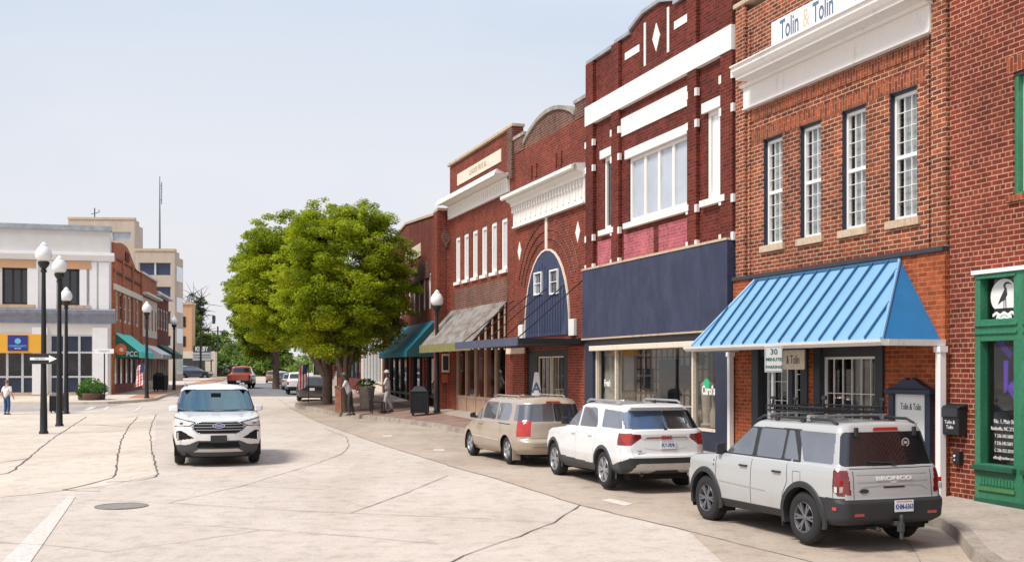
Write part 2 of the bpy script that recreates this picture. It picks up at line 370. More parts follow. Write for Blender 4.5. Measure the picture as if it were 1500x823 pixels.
# green shop front
def bay(x1):   # one bay reaching 1.0 m towards the camera from x1
    pass
F=RF
gl1=F.sx(1438); gl0=F.sx(1487); pil=F.sx(1493)
za=F.z(1438,468.5); zb_=F.z(1438,409); zc=F.z(1438,500); zd=F.z(1438,678); ztop=gtop; zsill=zd-.05
bay_w=gx1-pil
def greenframe(mb):
    for k in range(2):
        o=-k*(bay_w+.10)
        mb.box(gl1+o,gx1+o,-.15,.03,zB-.05,ztop-.06)           # left stile
        mb.box(pil+o-.10,gl0+o,-.15,.03,zB-.05,ztop-.06)       # right stile + mullion
        mb.box(gl0+o,gl1+o,-.15,.028,zb_,ztop-.06)
        mb.box(gl0+o,gl1+o,-.15,.028,zc,za)
        mb.box(gl0+o,gl1+o,-.15,.028,zB-.05,zd)
        mb.box(pil+o,gx1+o,.03,.06,za-.10,za-.07); mb.box(pil+o,gx1+o,.03,.055,zc+.10,zc+.14)
        mb.box(pil+o+.03,gx1+o-.03,.03,.05,ztop-.13,ztop-.1)
b.part('shop_front_frame',M['green_paint'],greenframe,bevel=.008)
def sillf(mb):
    for k in range(2):
        o=-k*(bay_w+.10); mb.box(pil+o+.02,gx1+o-.02,.03,.11,zd-.09,zd-.02); mb.box(pil+o+.03,gx1+o-.03,.03,.07,zd-.14,zd-.09)
b.part('shop_front_sill',M['green_dark'],sillf,bevel=.006)
def beads(mb):
    for k in range(1):
        o=-k*(bay_w+.10); n=11; a=gl0+o-.02; c=gl1+o+.02
        for i in range(n): mb.box(a+(c-a)*i/n+.006,a+(c-a)*(i+1)/n-.006,.028,.042,zB+.25,zd-.2)
b.part('beadboard_panel',M['green_paint'],beads,bevel=.004)
b.part('panel_rail',M['green_moss'],lambda mb:mb.box(gl0-.04,gl1+.03,.028,.06,zB+.17,zB+.22))
b.part('plinth',M['green_dark'],lambda mb: mb.box(gx0,gx1,-.15,.045,zB-.3,zB+.05))
b.part('flashing',M['white_clean'],lambda mb: mb.box(gx0-.05,gx1+.03,-.05,.07,ztop-.06,ztop))
def panes(mb):
    for k in range(2):
        o=-k*(bay_w+.10); mb.box(gl0+o-.01,gl1+o+.01,-.11,-.10,za-.01,zb_+.01); mb.box(gl0+o-.01,gl1+o+.01,-.11,-.10,zd-.01,zc+.01)
b.part('shop_window_pane',M['shopglass'],panes)
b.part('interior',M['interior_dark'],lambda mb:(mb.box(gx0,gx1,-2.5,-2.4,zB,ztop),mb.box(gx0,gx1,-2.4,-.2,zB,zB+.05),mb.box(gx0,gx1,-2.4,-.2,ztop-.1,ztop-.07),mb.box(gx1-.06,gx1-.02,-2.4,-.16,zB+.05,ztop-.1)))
b.part('hood',M['interior'],lambda mb: mb.box(gl0-.3,gl1-.1,-1.2,-.6,zd+.5,zd+.85))
# heron emblem on the transom glass
gc=(gl0+gl1)/2-.01; ez=(za+zb_)/2-.02; eh=(zb_-za)*.5-.03; ew=(gl1-gl0)*.40
def oval(mb):
    pts=[]
    for i in range(24):
        a=2*math.pi*i/24; zz=ez+.05+eh*.95*math.sin(a)
        pts.append((gc+ew*math.cos(a),max(zz,ez-.12)))
    mb.prism(pts,'y',-.098,-.094)
emb=b.part('emblem',M['letter_white'],oval)
hs=eh
def heron(mb):
    P=lambda L,y0=-.092,y1=-.088: mb.prism([(gc-x*hs,ez+.05+z*hs) for x,z in L],'y',y0,y1)
    P([(-.42,-.42),(-.20,-.02),(.02,.30),(.22,.28),(.26,.08),(.08,-.18),(-.18,-.28)])      # body and wing
    P([(.02,.30),(.22,.28),(.20,.42),(.10,.52),(.16,.62),(.30,.66),(.60,.60),(.32,.76),(.10,.74),(-.02,.60),(.0,.48),(.07,.38)])  # neck, head, bill
    P([(.00,-.15),(.05,-.15),(.03,-.72),(-.01,-.72)]); P([(.12,-.12),(.17,-.12),(.20,-.72),(.15,-.72)])
b.part('heron_figure',M['letter_dark'],heron,emb)
def waves(mb):
    for j,zz in enumerate((-.86,-1.06)):
        top=[];n=24;wd=.85-.28*j
        for i in range(n+1):
            t=-1+2*i/n; top.append((gc+ew*wd*t,ez+.05+hs*(zz+.06*math.cos(t*math.pi*(3-.5*j)))))
        mb.prism(top+[(x,z-.045) for x,z in reversed(top)],'y',-.098,-.094)
b.part('wave_band',M['letter_white'],waves,emb)
for i,(t,sz) in enumerate((('No. 1, Main St',.085),('Reidsville, NC 27320',.075),('T 336-342-5600',.07),('F 336-342-5601',.07),('C 336-552-2010',.07),('office@mainlaw.com',.062))):
    b.text(t,sz,M['letter_white'],gc,-.094,zd+.62-i*.105,sx=.8)
M['purple']=plain('purple',(.26,.08,.85),.6)
rb=b.part('ribbon',M['purple'],lambda mb:(mb.prism([(gc+.12,zd+1.02),(gc+.05,zd+1.06),(gc+.03,zd+1.5),(gc+.12,zd+1.5)],'y',-.22,-.2),mb.prism([(gc+.10,zd+1.1),(gc-.14,zd+.86),(gc-.2,zd+.98),(gc-.02,zd+1.2)],'y',-.24,-.22),mb.prism([(gc+.3,zd+1.75),(gc+.22,zd+1.82),(gc-.02,zd+1.6),(gc+.03,zd+1.52)],'y',-.25,-.23)))
# mailbox and entry box on the brick
zz=F.z(1404,636); x_=F.sx(1405)
r_=empty('mailbox',F.pt(x_,0.0,zz),F.rz,'black metal wall mailbox with white lettering on the brick left of the green shop front','mailbox')
mb=MB(); mb.box(-.18,.18,0.002,.17,0,.40); mb.prism([(.002,.40),(.19,.40),(.17,.43),(.002,.47)],'x',-.2,.2); mb.build('box_body',M['black_trim'],r_,bevel=.015)
mb=MB(); mb.prism([(.17,.27),(.195,.27),(.195,.40),(.17,.40)],'x',-.18,.18); mb.build('flap',M['charcoal'],r_,bevel=.005)
text('lettering','Tolin &\nTolin',.075,M['letter_white'],r_,(0,.173,.15),(R(90),0,R(180)))
zz=F.z(1408,680); x_=F.sx(1407)
r_=empty('entry_buzzer',F.pt(x_,0,zz),F.rz,'small black entry box on the brick below the mailbox','entry box')
mb=MB(); mb.box(-.07,.07,.002,.09,0,.2); mb.build('housing',M['black_trim'],r_,bevel=.01)
mb=MB(); mb.lathe([(.018,0),(.018,.012)],(.02,.09,.13),10,'y'); mb.lathe([(.012,0),(.012,.012)],(.02,.09,.07),10,'y'); mb.build('button',M['letter_white'],r_)

# ---- law office (tan mortar brick, blue metal awning)
sA=RF.sx(1079); sE=RF.sx(1391)+.01
b=Bld(RF,'law_office_building',sE,sA,base(1240),'orange red brick building with white cornice, four tall sash windows and blue metal awning')
zB=b.zb; z0=zB-.7; band=4.06
ptop=F.z(1085,23)
wins=[(1119,1145,202,359.5),(1172,1202,185,350.5),(1233,1268,165,339),(1302.5,1343.6,138.6,325)]
wz0=sum(F.z((a+c)/2,e-3) for a,c,d_,e in wins)/4; wz1=sum(F.z(a,d_) for a,c,d_,e in wins)/4
WW=[(min(F.sx(a),F.sx(c)),max(F.sx(a),F.sx(c))) for a,c,_,_ in wins]
ww=sum(c-a for a,c in WW)/4+.02
WW=[((a+c)/2-ww/2,(a+c)/2+ww/2) for a,c in WW]
holes=[(a,c,wz0,wz1) for a,c in WW]
b.part('front_wall',M['brick_tan'],lambda mb: wall(mb,b.sa,b.sb,band,ptop,holes))
shell(b,ptop-.7)
b.part('pier',M['brick_tan'],lambda mb:(mb.box(b.sa+.003,b.sa+.34,.002,.06,band,ptop+.05),mb.box(b.sa+.42,b.sa+.50,.002,.03,band,ptop)))
b.part('pier',M['brick_tan'],lambda mb:(mb.box(b.sb-.42,b.sb-.06,.002,.06,band,ptop+.15),mb.box(b.sb-.58,b.sb-.5,.002,.03,band,ptop-.4)))
b.part('coping',M['stone'],lambda mb: mb.box(b.sa,b.sb,-.32,.09,ptop+.15,ptop+.24),bevel=.01)
czb=F.z(1368,49); czt=F.z(1368,8); cx0=F.sx(1369); cx1=F.sx(1095)
def corn(mb):
    mb.box(cx0,cx1,.002,.10,czb,czt); mb.box(cx0-.01,cx1+.01,.10,.125,czb,czb+.035)
    molding(mb,cx0-.03,cx1+.03,[(.002,czt+.002),(.16,czt+.002),(.20,czt+.05),(.002,czt+.05)])
    # crown: flat soffit and stepped moulding, returning past the ends
    molding(mb,cx0-.06,F.sx(1068,.62),[(.002,czt+.052),(.48,czt+.052),(.48,czt+.10),(.52,czt+.12),(.58,czt+.20),(.58,czt+.27),(.62,czt+.28),(.62,czt+.31),(.002,czt+.42)])
b.part('cornice',M['white_paint'],corn,bevel=.006)
b.part('brick_band',M['brick_tan_soldier'],lambda mb: mb.box(b.sa+.5,b.sb-.6,.001,.012,czb-.26,czb-.03))
b.part('brick_band',M['brick_tan_soldier'],lambda mb: mb.box(b.sa+.5,b.sb-.6,.001,.012,wz1+.0,wz1+.23))
for a,c in WW:
    w=window(b,a+.055,c-.01,wz0+.02,wz1-.05,-.10,.05,M['white_win'],M['shopglass'],3,8,.5,mun=.009)
    b.part('curtain',M['curtain'],lambda mb:(mb.box(a+.06,a+(c-a)*.86,-.235,-.21,wz0+.02,wz1-.02)),w)
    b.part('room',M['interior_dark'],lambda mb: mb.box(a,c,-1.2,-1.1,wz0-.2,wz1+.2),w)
    b.part('casing',M['navy_trim'],lambda mb:(mb.box(a,a+.055,-.2,-.06,wz0,wz1),mb.box(c-.01,c,-.2,-.02,wz0,wz1),mb.box(a+.055,c-.01,-.2,-.05,wz1-.05,wz1)),w)
    b.part('sill',M['stone'],lambda mb: mb.box(a-.09,c+.06,-.1,.06,wz0-.13,wz0),w,.008)
b.part('ledge',M['charcoal'],lambda mb: mb.box(b.sa,b.sb,-.25,.13,band-.06,band+.02),bevel=.01)
# lower wall with door and window bays
dz0=zB-.02; 
dd=(F.sx(1130),F.sx(1190)); bayw=(F.sx(1200),F.sx(1302))
h1=(min(dd),max(F.sx(1108),min(dd)),dz0-.9,2.95); h2=(min(bayw),max(bayw),zB+.55,2.95)
h1=(F.sx(1190),F.sx(1108),z0,2.95)
b.part('lower_wall',M['brick_orange'],lambda mb: wall(mb,b.sa,b.sb,z0,band-.06,[h1,h2],.08,.36))
# door bay
def doorframe(mb):
    a,c=h1[0],h1[1]
    mb.box(a,a+.22,-.1,.12,zB,2.95); mb.box(c-.25,c,-.1,.12,zB,2.95); mb.box(a+.22,c-.25,-.1,.06,2.45,2.95)
    mb.box(a+.6,a+.75,-.1,.04,zB,2.45)
b.part('door_surround',M['charcoal'],doorframe,bevel=.01)
dr=b.part('door',M['charcoal'],lambda mb:(mb.box(h1[0]+.75,h1[0]+.85,-.1,-.03,zB,2.45),mb.box(h1[1]-.36,h1[1]-.25,-.1,-.03,zB,2.45),mb.box(h1[0]+.85,h1[1]-.36,-.1,-.03,zB,zB+.9),mb.box(h1[0]+.85,h1[1]-.36,-.1,-.03,2.33,2.45)))
def muntins(mb,a,c,e,h,nc,nr,d):
    w=.012
    mb.box(a,a+.04,d-.04,d,e,h); mb.box(c-.04,c,d-.04,d,e,h); mb.box(a+.04,c-.04,d-.04,d,e,e+.04); mb.box(a+.04,c-.04,d-.04,d,h-.04,h)
    for k in range(1,nc): x=a+(c-a)*k/nc; mb.box(x-w/2,x+w/2,d-.03,d-.005,e+.04,h-.04)
    for k in range(1,nr): z=e+(h-e)*k/nr; mb.box(a+.04,c-.04,d-.029,d-.006,z-w/2,z+w/2)
b.part('door_glazing',M['white_win'],lambda mb: (muntins(mb,h1[0]+.85,h1[1]-.36,zB+.9,2.33,3,3,-.03),muntins(mb,h1[0]+.22,h1[0]+.6,zB+.9,2.4,2,4,-.02)),dr)
b.part('pane',M['glass'],lambda mb:(mb.box(h1[0]+.22,h1[1]-.25,-.16,-.11,zB,2.45)),dr)
# window bay
def bayframe(mb):
    a,c=h2[0],h2[1]
    mb.box(a,a+.2,-.1,.13,h2[2],2.95); mb.box(c-.2,c,-.1,.13,h2[2],2.95); mb.box(a+.2,c-.2,-.1,.10,2.42,2.95); mb.box(a+.2,c-.2,-.1,.12,h2[2],h2[2]+.25)
    mb.box(a-.02,c+.02,.13,.18,h2[2]+.16,h2[2]+.22)
wb=b.part('window_bay',M['charcoal'],bayframe,bevel=.01)
b.part('window_sash',M['white_win'],lambda mb: muntins(mb,h2[0]+.2,h2[1]-.2,h2[2]+.25,2.42,6,2,.02),wb)
b.part('pane',M['shopglass'],lambda mb: mb.box(h2[0]+.2,h2[1]-.2,-.03,-.022,h2[2]+.25,2.42),wb)
b.part('interior',M['interior'],lambda mb:(mb.box(h2[0],h2[1],-.8,-.7,h2[2],2.95),mb.box(h2[0],h2[1],-.7,-.29,h2[2]-.05,h2[2])),wb)
def furn(mb):
    r0=random.Random(3)
    for i in range(9):
        a=h2[0]+.1+r0.random()*(h2[1]-h2[0]-.5); mb.box(a,a+.1+.3*r0.random(),-.65,-.5,h2[2]+.3+r0.random()*.7,h2[2]+.9+r0.random()*.6)
b.part('shelf_goods',M['letter_cream'],furn,wb)
# blue standing-seam awning: hipped both ends
AD=1.15; zE=2.66; zT=band-.10
ax0=F.sx(1384); ax1=F.sx(1384)+ (F.sx(1013,AD)-F.sx(1290,AD)); ax0=F.sx(1384)+.0
ax1=F.sx(1013,AD)+.02
tx0=F.sx(1325)-.0; tx1=F.sx(1112)
w0=.085
def slope(mb): mb.add([(ax0,AD,zE),(ax1,AD,zE),(tx1,w0,zT),(tx0,w0,zT),(ax0,AD-.01,zE-.03),(ax1,AD-.01,zE-.03),(tx1,w0,zT-.04),(tx0,w0,zT-.04)],[(0,1,2,3),(7,6,5,4),(0,3,7,4),(1,5,6,2)])
aw=b.part('awning',M['awn_blue'],slope)
b.part('awning_end',M['awn_blue_shaded'],lambda mb:(mb.add([(ax0,w0,zE),(ax0,AD,zE),(tx0,w0,zT),(ax0+.03,w0,zE),(ax0+.03,AD,zE)],[(0,1,2),(0,2,3),(1,4,2),(3,4,1,0)])),aw)
b.part('awning_end',M['awn_blue_shaded'],lambda mb:(mb.add([(ax1,w0,zE),(ax1,AD,zE),(tx1,w0,zT),(ax1-.03,w0,zE),(ax1-.03,AD,zE)],[(0,2,1),(0,3,2),(1,2,4),(3,0,1,4)])),aw)
def seams(mb):
    n=15; u=(AD-w0); 
    for i in range(n+1):
        x=ax0+.0+(ax1-ax0)*i/n
        # seam runs square to the eave until it meets ridge or hip
        if x<tx0: t=(x-ax0)/(tx0-ax0)
        elif x>tx1: t=(ax1-x)/(ax1-tx1)
        else: t=1
        if t<=.02: continue
        y1=AD+(w0-AD)*t; z1=zE+(zT-zE)*t
        w=.013;h=.04
        mb.hexa([(x-w,AD,zE),(x+w,AD,zE),(x+w,y1,z1),(x-w,y1,z1)],[(x-w,AD+.02,zE+h),(x+w,AD+.02,zE+h),(x+w,y1+.02,z1+h),(x-w,y1+.02,z1+h)])
b.part('seam',M['awn_blue_seam'],seams,aw)
def hips(mb):
    mb.tube([(ax0,AD,zE+.01),(tx0,w0+.01,zT+.01)],.03,6); mb.tube([(ax1,AD,zE+.01),(tx1,w0+.01,zT+.01)],.03,6)
b.part('hip_cap',M['awn_blue'],hips,aw)
b.part('ridge_flashing',M['awn_blue_seam'],lambda mb: mb.box(tx0-.03,tx1+.03,.082,.12,zT-.02,zT+.03),aw)
def gut(mb):
    molding(mb,ax0-.12,ax1+.12,[(AD-.03,zE-.10),(AD+.05,zE-.10),(AD+.11,zE-.05),(AD+.12,zE-.005),(AD-.03,zE-.005)])
    mb.prism([(ax0-.12,zE-.10),(ax0+.03,zE-.10),(ax0+.03,zE-.005),(ax0-.13,zE-.005)],'y',w0,AD-.032)
    mb.prism([(ax1-.03,zE-.10),(ax1+.12,zE-.10),(ax1+.13,zE-.005),(ax1-.03,zE-.005)],'y',w0,AD-.032)
b.part('gutter',M['cream'] if False else M['white_paint'],gut,aw)
b.part('soffit',M['charcoal'],lambda mb: mb.box(ax0+.04,ax1-.04,.09,AD-.04,zE-.06,zE-.04),aw)
def post(x,y,w=.06):
    b.part('post',M['white_clean'],lambda mb:(mb.box(x-w,x+w,y-w,y+w,zB-.1,zE-.11),mb.box(x-w-.02,x+w+.02,y-w-.02,y+w+.02,zE-.2,zE-.108)),bevel=.005)
post(F.sx(1378,.16),.16,.055); post(F.sx(1070,.16),.16,.05)
# long name board over the cornice
sg0=F.sx(1129,.08); sz1=F.z(1129,34,.08); sz0=F.z(1129,73,.08)
r_=empty('name_sign',F.pt(sg0-1.9,.0,sz0),F.rz,'long white name board with blue Tolin & Tolin lettering above the white cornice','sign')
mb=MB(); mb.box(-1.9,1.9,.015,.07,0,sz1-sz0); mb.build('board',M['white_clean'],r_,bevel=.01)
hh=sz1-sz0
M['letter_gold']=plain('letter_gold',(.58,.44,.28),.6,0,.1)
text('lettering','Tolin',hh*1.0,M['letter_blue'],r_,(1.27,.072,hh*.5),(R(90),0,R(180)),sx=.60,bold=.010)
text('ampersand','&',hh*.95,M['letter_gold'],r_,(.72,.0715,hh*.5),(R(90),0,R(180)),sx=.8)
text('lettering','Tolin',hh*1.0,M['letter_blue'],r_,(.18,.072,hh*.5),(R(90),0,R(180)),sx=.60,bold=.010)
text('lettering','ATTORNEYS',hh*.33,M['letter_blue'],r_,(-.98,.072,hh*.62),(R(90),0,R(180)),sx=.9)
text('lettering','AT LAW',hh*.25,M['letter_blue'],r_,(-.98,.072,hh*.28),(R(90),0,R(180)),sx=.9)
# hanging sign and signboard
hx=F.sx(1163,.5); r_=empty('hanging_sign',F.pt(hx,.5,F.z(1163,541,.5)),F.rz,'small tan sign with dark lettering hanging under the blue awning','sign')
mb=MB(); mb.box(-.34,.34,-.02,.02,0,.36); mb.build('board',M['cream'],r_,bevel=.02)
text('lettering','& Tolin',.22,M['letter_dark'],r_,(0,.022,.17),(R(90),0,R(180)),sx=.65)
mb=MB(); mb.tube([(-.25,0,.36),(-.25,0,.5)],.008,5); mb.tube([(.25,0,.36),(.25,0,.5)],.008,5); mb.build('hook',M['iron'],r_)
nb0=F.sx(1307,.1); nb1=F.sx(1368,.1); nbz=F.z(1337,675,.1); nbt=F.z(1337,566,.1); cxn=(nb0+nb1)/2; hw=abs(nb0-nb1)/2
r_=empty('notice_board',F.pt(cxn,.082,nbz),F.rz,'navy wall cabinet sign with scrolled pediment and white Tolin & Tolin panel','sign')
H=nbt-nbz
mb=MB(); mb.box(-hw,-hw+.12,0,.1,0,H-.12); mb.box(hw-.12,hw,0,.1,0,H-.12); mb.box(-hw+.12,hw-.12,0,.1,0,.12); mb.box(-hw-.05,hw+.05,0,.15,H-.12,H-.04)
pts=[(-hw-.03,H-.04),(hw+.03,H-.04)]+[(hw*(1-2*i/12),H-.02+.17*(math.sin(math.pi*i/12)**2)-(.05 if i==6 else 0)) for i in range(0,13)]
mb.prism(pts,'y',.01,.1); mb.build('cabinet',M['navy_trim'],r_,bevel=.008)
mb=MB(); mb.box(-hw+.12,hw-.12,.005,.05,.12,H-.12); pb=mb.build('panel',M['letter_white'],r_)
text('lettering','Tolin & Tolin',.15,M['letter_dark'],pb,(0,.052,H-.32),(R(90),0,R(180)),sx=.62)
for i,t in enumerate(('Attorneys','Family Law','Criminal Law','Civil Cases','Estates')):
    text('lettering',t,.085,M['letter_blue'],pb,(0,.052,H-.58-i*.14),(R(90),0,R(180)),sx=.85)
# ---- dark brick building with navy panel
F=RF
sA=F.sx(1079)+.01; sE=F.sx(862.5)
b=Bld(F,'navy_panel_building',sA,sE,base(960),'tall dark red brick building with white bands and big navy panel over shop window')
zB=b.zb; z0=zB-.7
pzt=F.z(865,397); pzb=F.z(865,496)
pt0=10.46; pt1=10.60; W=b.sb-b.sa; mid=(b.sa+b.sb)/2
cw=b.rp(922,1010,221,318,922); cwz=(F.z(922,327),F.z(922,232)); 
lw=(F.sx(900),F.sx(885),F.z(885,335),F.z(885,232)); rw=(F.sx(1062.5),F.sx(1036),F.z(1036,306),F.z(1036,162))
lw=(lw[0],lw[1],cwz[0],lw[3]); rw=(rw[0],rw[1],cwz[0],lw[3])
cwh=(cw[0],cw[1],cwz[0],cwz[1])
holes=[cwh,lw,rw]
b.part('front_wall',M['brick_dark'],lambda mb: wall(mb,b.sa,b.sb,3.3,pt0,holes))
xL0=F.sx(925); xL1=b.sa+(b.sb-xL0)      # symmetric shoulders
pk=10.80
g0=sorted((xL0,xL1))
def gable(mb):
    a,c=g0; x1_=F.sx(901); 
    mb.prism([(b.sb,pt0),(b.sb,pt0+.0),(x1_,pt0+.0)],'y',-.3,0) if False else None
    s1=.40*(c-a)/2
    mb.prism([(a-.9,pt0),(c+.9,pt0),(c+.9,pt0+.06),(c,pt0+.06),(c,pt1),(c-.7,pk),(a+.7,pk),(a,pt1),(a,pt0+.06),(a-.9,pt0+.06)],'y',-.3,0)
b.part('gable_wall',M['brick_dark'],gable)
def cop(mb):
    a,c=g0
    for p,q in (((b.sb+.03,pt0),(c+.88,pt0)),((c+.9,pt0+.06),(c+.002,pt0+.06)),((c+.04,pt1),(c-.7,pk)),((c-.7,pk),(a+.7,pk)),((a+.7,pk),(a-.04,pt1)),((a-.002,pt0+.06),(a-.9,pt0+.06)),((a-.88,pt0),(b.sa-.03,pt0))):
        h=.09; mb.prism([(p[0],p[1]+.002),(q[0],q[1]+.002),(q[0],q[1]+h),(p[0],p[1]+h)],'y',-.36,.07)
b.part('coping',M['coping'],cop)
shell(b,pt0-.7)
piers=[(863,874),(900,911),(1012,1025),(1062,1080)]
px_=[tuple(sorted((F.sx(a),F.sx(c)))) for a,c in piers]
px_[0]=(b.sb-.5,b.sb); px_[3]=(b.sa,b.sa+.5)
pierz=[pt0-.02,pt0+.04,pt0+.04,pt0-.02]
bt=F.z(864,158); bb=F.z(864,186)
for (a,c),zt in zip(px_,pierz):
    b.part('pier',M['brick_dark'],lambda mb:(mb.box(a,c,.002,.10,pzt,bb-.002),mb.box(a,c,.002,.10,bt+.002,zt)),bevel=.01)
def bandf(mb):
    mb.box(b.sa,b.sb,.002,.125,bb,bt)
b.part('white_band',M['white_paint'],bandf,bevel=.006)
sbt=F.z(915.6,172.6); sbb=F.z(915.6,199)
a2,c2=px_[2][1]+.002,px_[1][0]-.002
b.part('white_band',M['white_paint'],lambda mb: mb.box(a2,c2,.002,.03,sbb,sbt),bevel=.004)
def blocks(mb):
    r0=random.Random(4)
    for (a,c) in px_:
        for z in (cwz[0]-.12,cwz[1]+.12,bb-.5,cwz[0]-.9):
            mb.box(a-.05,a+.05,.03,.106,z-.09,z+.08); mb.box(c-.05,c+.05,.03,.106,z-.09,z+.08)
b.part('stone_blocks',M['white_paint'],blocks)
for h,spl in ((cwh,4),(lw,1),(rw,1)):
    w=window(b,h[0]+.004,h[1]-.004,h[2]+.004,h[3]-.004,-.03,.10,M['white_paint'],M['glass_sky'] if spl==4 else (M['curtain'] if h is rw else M['glass']),split=spl,fd=.1)
    b.part('lintel',M['white_paint'],lambda mb: mb.box(h[0]-.12,h[1]+.12,.002,.08,h[3]-.02,h[3]+.20),w,.004)
    b.part('sill',M['white_paint'],lambda mb: mb.box(h[0]-.15,h[1]+.15,-.2,.12,h[2]-.14,h[2]),w,.006)
# brick motif of dashes, bars and diamond
zc=F.z(925,77)
xx=lambda px:F.sx(px)
def motif(mb):
    m=F.sx(962); zq=F.z(962,55)
    for dx,w,h in ((-.62,.05,.52),(.62,.05,.52),(-1.35,.42,.09),(1.35,.42,.09)): mb.box(m+dx-w,m+dx+w,.002,.02,zq-h,zq+h)
    mb.prism([(m,zq+.34),(m-.2,zq),(m,zq-.34),(m+.2,zq)],'y',.002,.02)
b.part('stone_motif',M['white_paint'],motif)
def pink(mb):
    zt=cwz[0]-.25
    for a,c in ((px_[0][0]-.05,px_[1][1]+.05),(px_[1][0]-.06,F.sx(960)),(F.sx(963),px_[2][1]+.05)):
        a,c=sorted((a,c)); mb.box(a+.08,c-.08,.0015,.009,pzt,zt)
b.part('painted_patch',M['brick_pink'],pink)
b.part('navy_panel',M['navy_panel'],lambda mb: mb.box(b.sa+.03,b.sb-.02,.004,.20,pzb,pzt),bevel=.01)
b.part('panel_trim',M['stone'],lambda mb:(mb.box(b.sa+.02,b.sb-.01,.01,.22,pzt,pzt+.05),mb.box(b.sa+.02,b.sb-.01,.01,.23,pzb-.04,pzb)))
# shop front
hz=pzb-.04; sh0=F.sx(1056); sh1=F.sx(875)
b.part('shop_pier',M['navy_trim'],lambda mb:(mb.box(b.sa+.02,sh0,-.3,.14,z0,hz),mb.box(sh1,b.sb-.02,-.3,.14,z0,hz)),bevel=.01)
b.part('shop_fascia',M['black_trim'],lambda mb: mb.box(sh0,sh1,-.3,.18,hz-.16,hz))
b.part('shop_header',M['cream'],lambda mb: mb.box(sh0-.02,sh1+.02,.0,.24,hz-.30,hz-.17),bevel=.012)
zt=hz-.30; stall=zB+.45
m1=F.sx(904); m2=F.sx(1017)
def shopframe(mb):
    for x in (sh0+.04,m2,m1,sh1-.04): mb.box(x-.035,x+.035,-.08,.05,stall,zt)
    mb.box(sh0+.08,sh1-.08,-.08,.045,stall-.06,stall); 
sf=b.part('shop_front_frame',M['cream'],shopframe)
b.part('stall_riser',M['navy_trim'],lambda mb: mb.box(sh0,sh1,-.15,.03,z0,stall-.06))
b.part('pane',M['shopglass'],lambda mb: mb.box(sh0+.05,sh1-.05,-.03,-.02,stall,zt),sf)
it=b.part('interior',M['interior'],lambda mb:(mb.box(m2+.3,m1,-.62,-.54,zB,zt+.1),mb.box(sh0,sh1,-2.4,-.2,stall-.2,stall-.12),mb.box(m1+.02,m1+.08,-.54,-.15,stall,zt),mb.box(sh0+.0,sh0+.05,-2.4,-.2,zB,zt),mb.box(sh0,sh1,-2.4,-.31,zt,zt+.05)))
b.part('curtain',M['cream'],lambda mb:(mb.box(m1+.1,sh1-.02,-.25,-.2,stall,zt),mb.box(m2-.75,sh0+.05,-.5,-.45,stall,zt)),it)
def gridw(mb):
    r0=random.Random(8); a,c=m2+.3,m1
    for k in range(14): x=a+(c-a)*k/13; mb.box(x-.02,x+.02,-.538,-.51,stall,zt)
    for k in range(6): z=stall+(zt-stall)*k/6+.1; mb.box(a,c,-.537,-.515,z-.015,z+.015)
b.part('lattice',M['rust'] if False else plain('lattice',(.10,.05,.035),.7),gridw,it)
def pics(mb):
    a,c=m2+.3,m1; L=c-a
    for u,w,zc_,h in ((.80,.07,.58,.17),(.50,.13,.55,.34),(.27,.09,.62,.17),(.12,.07,.85,.08),(.10,.08,.42,.16)):
        zc=stall+(zt-stall)*zc_*1.0; mb.box(a+L*(u-w),a+L*(u+w),-.508,-.47,zc-h*1.6,zc+h*1.6)
    mb.lathe([(.05,0),(.18,.05),(.22,.2),(.1,.34),(.05,.4),(.02,.55)],(a+L*.52,-.3,stall+.35),12)
    mb.box(a+.4,c-.2,-.45,-.15,stall-.1,stall+.32)
b.part('wares',M['black_trim'],pics,it)
def vase(mb):
    x=F.sx(1036,-.3); mb.lathe([(.14,0),(.16,.05),(.10,.1),(.12,.5),(.15,.9),(.16,.95),(.10,1.0)],(x,-.3,stall),12)
    mb.lathe([(.10,0),(.12,.3),(.06,.5),(.08,.6),(.05,.8)],(x-.35,-.3,stall),10)
b.part('pedestal',M['letter_cream'],vase,it)
b.text("Carol's",.27,M['letter_white'],F.sx(1037),-.012,F.z(1037,572),sx=.75,extrude=.001,bold=.01)
b.text("Fresh",.24,M['letter_white'],F.sx(889),-.012,F.z(889,561),sx=.75,extrude=.001,bold=.008)
b.text("flowers",.2,M['letter_white'],F.sx(889),-.012,F.z(889,571),sx=.75,extrude=.001) if False else None
mbl=b.part('leaf_logo',plain('leaf_logo',(.02,.45,.18),.5),lambda mb: mb.prism([(F.sx(1034)+.12*math.cos(t)*1.2,F.z(1035,562)+.12*math.sin(t)) for t in [2*math.pi*i/10 for i in range(10)]],'y',-.018,-.014))

# ---- arch building
sA=F.sx(862.5)+.01; sE=F.sx(754)
b=Bld(F,'arch_window_building',sA,sE,base(806),'dark red brick building with curved parapet, wide white cornice and tall pointed blue arch')
zB=b.zb; z0=zB-.7; W=b.sb-b.sa
ct=F.z(841,241,.4); cb=F.z(862,297)
zc0=F.z(756,204); zc1=F.z(860,143); zp=9.15; zq=F.z(811,161)
ac=F.sx(803); zbot=F.z(803,492); zpk=F.z(802,367)
hwid=(F.sx(771)-F.sx(835))/2; ac=(F.sx(771)+F.sx(835))/2
def archpts(hw,z0_,zt,n=16,inner=0):
    P=[]
    for i in range(n+1):
        t=i/n; a=math.pi*t; x=math.cos(a)*hw; z=z0_+(zt-z0_)*(max(0,math.sin(a))**.86)
        P.append((ac+x,z))
    return P
canT=F.z(757,495,2.0); stz=canT-.1
hs_=(F.sx(836),F.sx(772),zB-.05,canT-.25)
